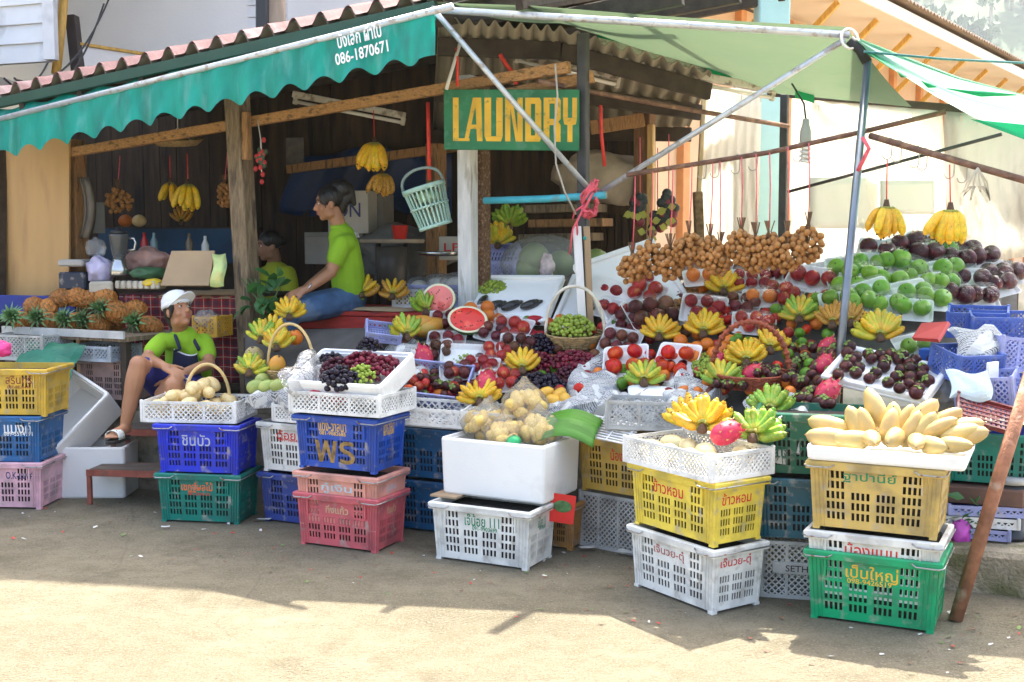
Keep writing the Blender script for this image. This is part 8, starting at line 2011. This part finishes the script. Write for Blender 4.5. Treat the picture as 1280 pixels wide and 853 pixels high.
b.limb(J(432, 308, 8.42), hp + Vector((0, -.05, 0)), .100, .112, lime); b.limb(J(432, 308, 8.58), hp + Vector((0, .05, 0)), .100, .112, lime); b.limb(s1 + Vector((.03, .03, 0)), s2 + Vector((.03, -.03, 0)), .064, .064, lime); b.limb(J(426, 308, 8.42), J(427, 328, 8.42), .085, .075, lime); b.limb(nk + Vector((.012, 0, -.015)), nk + Vector((.02, 0, -.07)), .066, .1, lime)
b.limb(s1, s1.lerp(e1, .55), .060, .062, lime); b.limb(s2, s2.lerp(e2, .55), .070, .066, lime); melt(b, 'polo_shirt', w2, wi, .009, 4)
b = MB(); b.lathe([(.058, -.02), (.066, .0), (.060, .022), (.054, .018)], lime, 20, basis((1, 0, 0), (0, 1, 0), (-.1, 0, .99), nk + Vector((.0, 0, .0))), True); b.build('collar', w2, wi)
b = MB(); mt_ = basis(Vector((.5, -.86, -.05)).normalized() * 1, Vector((-.28, -.12, .95)), Vector((.82, -.5, .2)).normalized(), J(446, 294, 8.31)); b.text('YUI', white_c, mt_, .07, .035, .02); b.build('shirt_lettering', w2, wi)
b = Body(); b.limb(J(432, 376, 8.45), J(436, 374, 8.62), .125, .125, denim); k1, k2 = J(362, 392, 8.08), J(358, 388, 8.40); f1, f2 = J(352, 462, 8.15), J(344, 460, 8.45)
b.limb(J(428, 376, 8.42), k1, .105, .072, denim); b.limb(J(428, 376, 8.62), k2, .105, .072, denim); b.limb(k1, f1, .070, .048, denim); b.limb(k2, f2, .07, .048, denim); melt(b, 'jeans', w2, wi, .009, 3)
b = Body()
for f_ in (f1, f2): b.limb(f_ + Vector((.02, 0, -.05)), f_ + Vector((-.14, -.03, -.08)), .04, .032, mat('dark_shoe', (.03, .03, .03), .6))
melt(b, 'shoes', w2, wi, .009, 2)
b = MB(); q = h1.lerp(e1, .12); b.tube([q + Vector((.028 * math.cos(t) * .5, .0 + .028 * math.sin(t), .028 * math.cos(t))) for t in [i * .45 for i in range(15)]], .006, stl, 6); b.build('wristwatch', w2, wi)
# --- woman further back
w3 = empty('person', T(J(345, 372, 9.6)), 'woman in a yellow green shirt sitting far back behind the grey post', 'person'); wi = w3.matrix_basis.inverted()
b = Body(); hc = J(336, 308, 9.6); g, ax = add_head(b, hc, Vector((-.88, -.45, -.1)), Vector((0, 0, 1)), skin_d); nk = J(343, 330, 9.65); b.limb(g(0, -.03, -.05), nk, .05, .055, skin_d)
s1, s2 = J(360, 343, 9.5), J(334, 342, 9.8); e1 = J(365, 378, 9.4); h1 = J(345, 392, 9.3); b.limb(s1, e1, .046, .038, skin_d); b.limb(e1, h1, .038, .026, skin_d); add_hand(b, h1, Vector((-.8, -.3, -.1)), Vector((0, -.3, .9)), -1, skin_d); b.limb(s2, J(328, 378, 9.75), .046, .036, skin_d); b.limb(J(328, 378, 9.75), J(335, 392, 9.4), .036, .026, skin_d); b.limb(nk, J(346, 360, 9.65), .06, .1, skin_d); melt(b, 'body', w3, wi, .009, 3); face(w3, wi, g, ax)
b = Body(); b.blob(g(0, -.018, .044), (.083, .096, .086), hairm, ax); b.blob(g(0, -.10, .03), (.05, .045, .05), hairm, ax); b.blob(g(.058, .03, .03), (.02, .04, .045), hairm, ax); melt(b, 'hair', w3, wi, .009, 2)
b = Body(); b.limb(J(346, 348, 9.6), J(348, 392, 9.65), .135, .14, olive); b.limb(s1 + Vector((-.02, 0, 0)), s2 + Vector((.02, 0, 0)), .07, .07, olive); b.limb(nk + Vector((0, 0, -.03)), J(346, 350, 9.63), .075, .12, olive); b.limb(s1, s1.lerp(e1, .7), .068, .064, olive); b.limb(s2, s2.lerp(J(328, 378, 9.75), .7), .066, .064, olive); melt(b, 'shirt', w3, wi, .010, 4)
b = Body(); b.limb(J(348, 396, 9.6), J(330, 402, 9.25), .12, .09, navy); b.limb(J(330, 402, 9.25), J(330, 455, 9.25), .085, .06, navy); melt(b, 'trousers', w3, wi, .011, 3)
ply_box('stool', 'low stool under the woman far back', 'stool', Vector((J(348, 392, 9.65).x, 9.65, .52)), (.34, .3, max(.12, J(348, 412, 9.65).z - .56)), wood_dark, -.3)
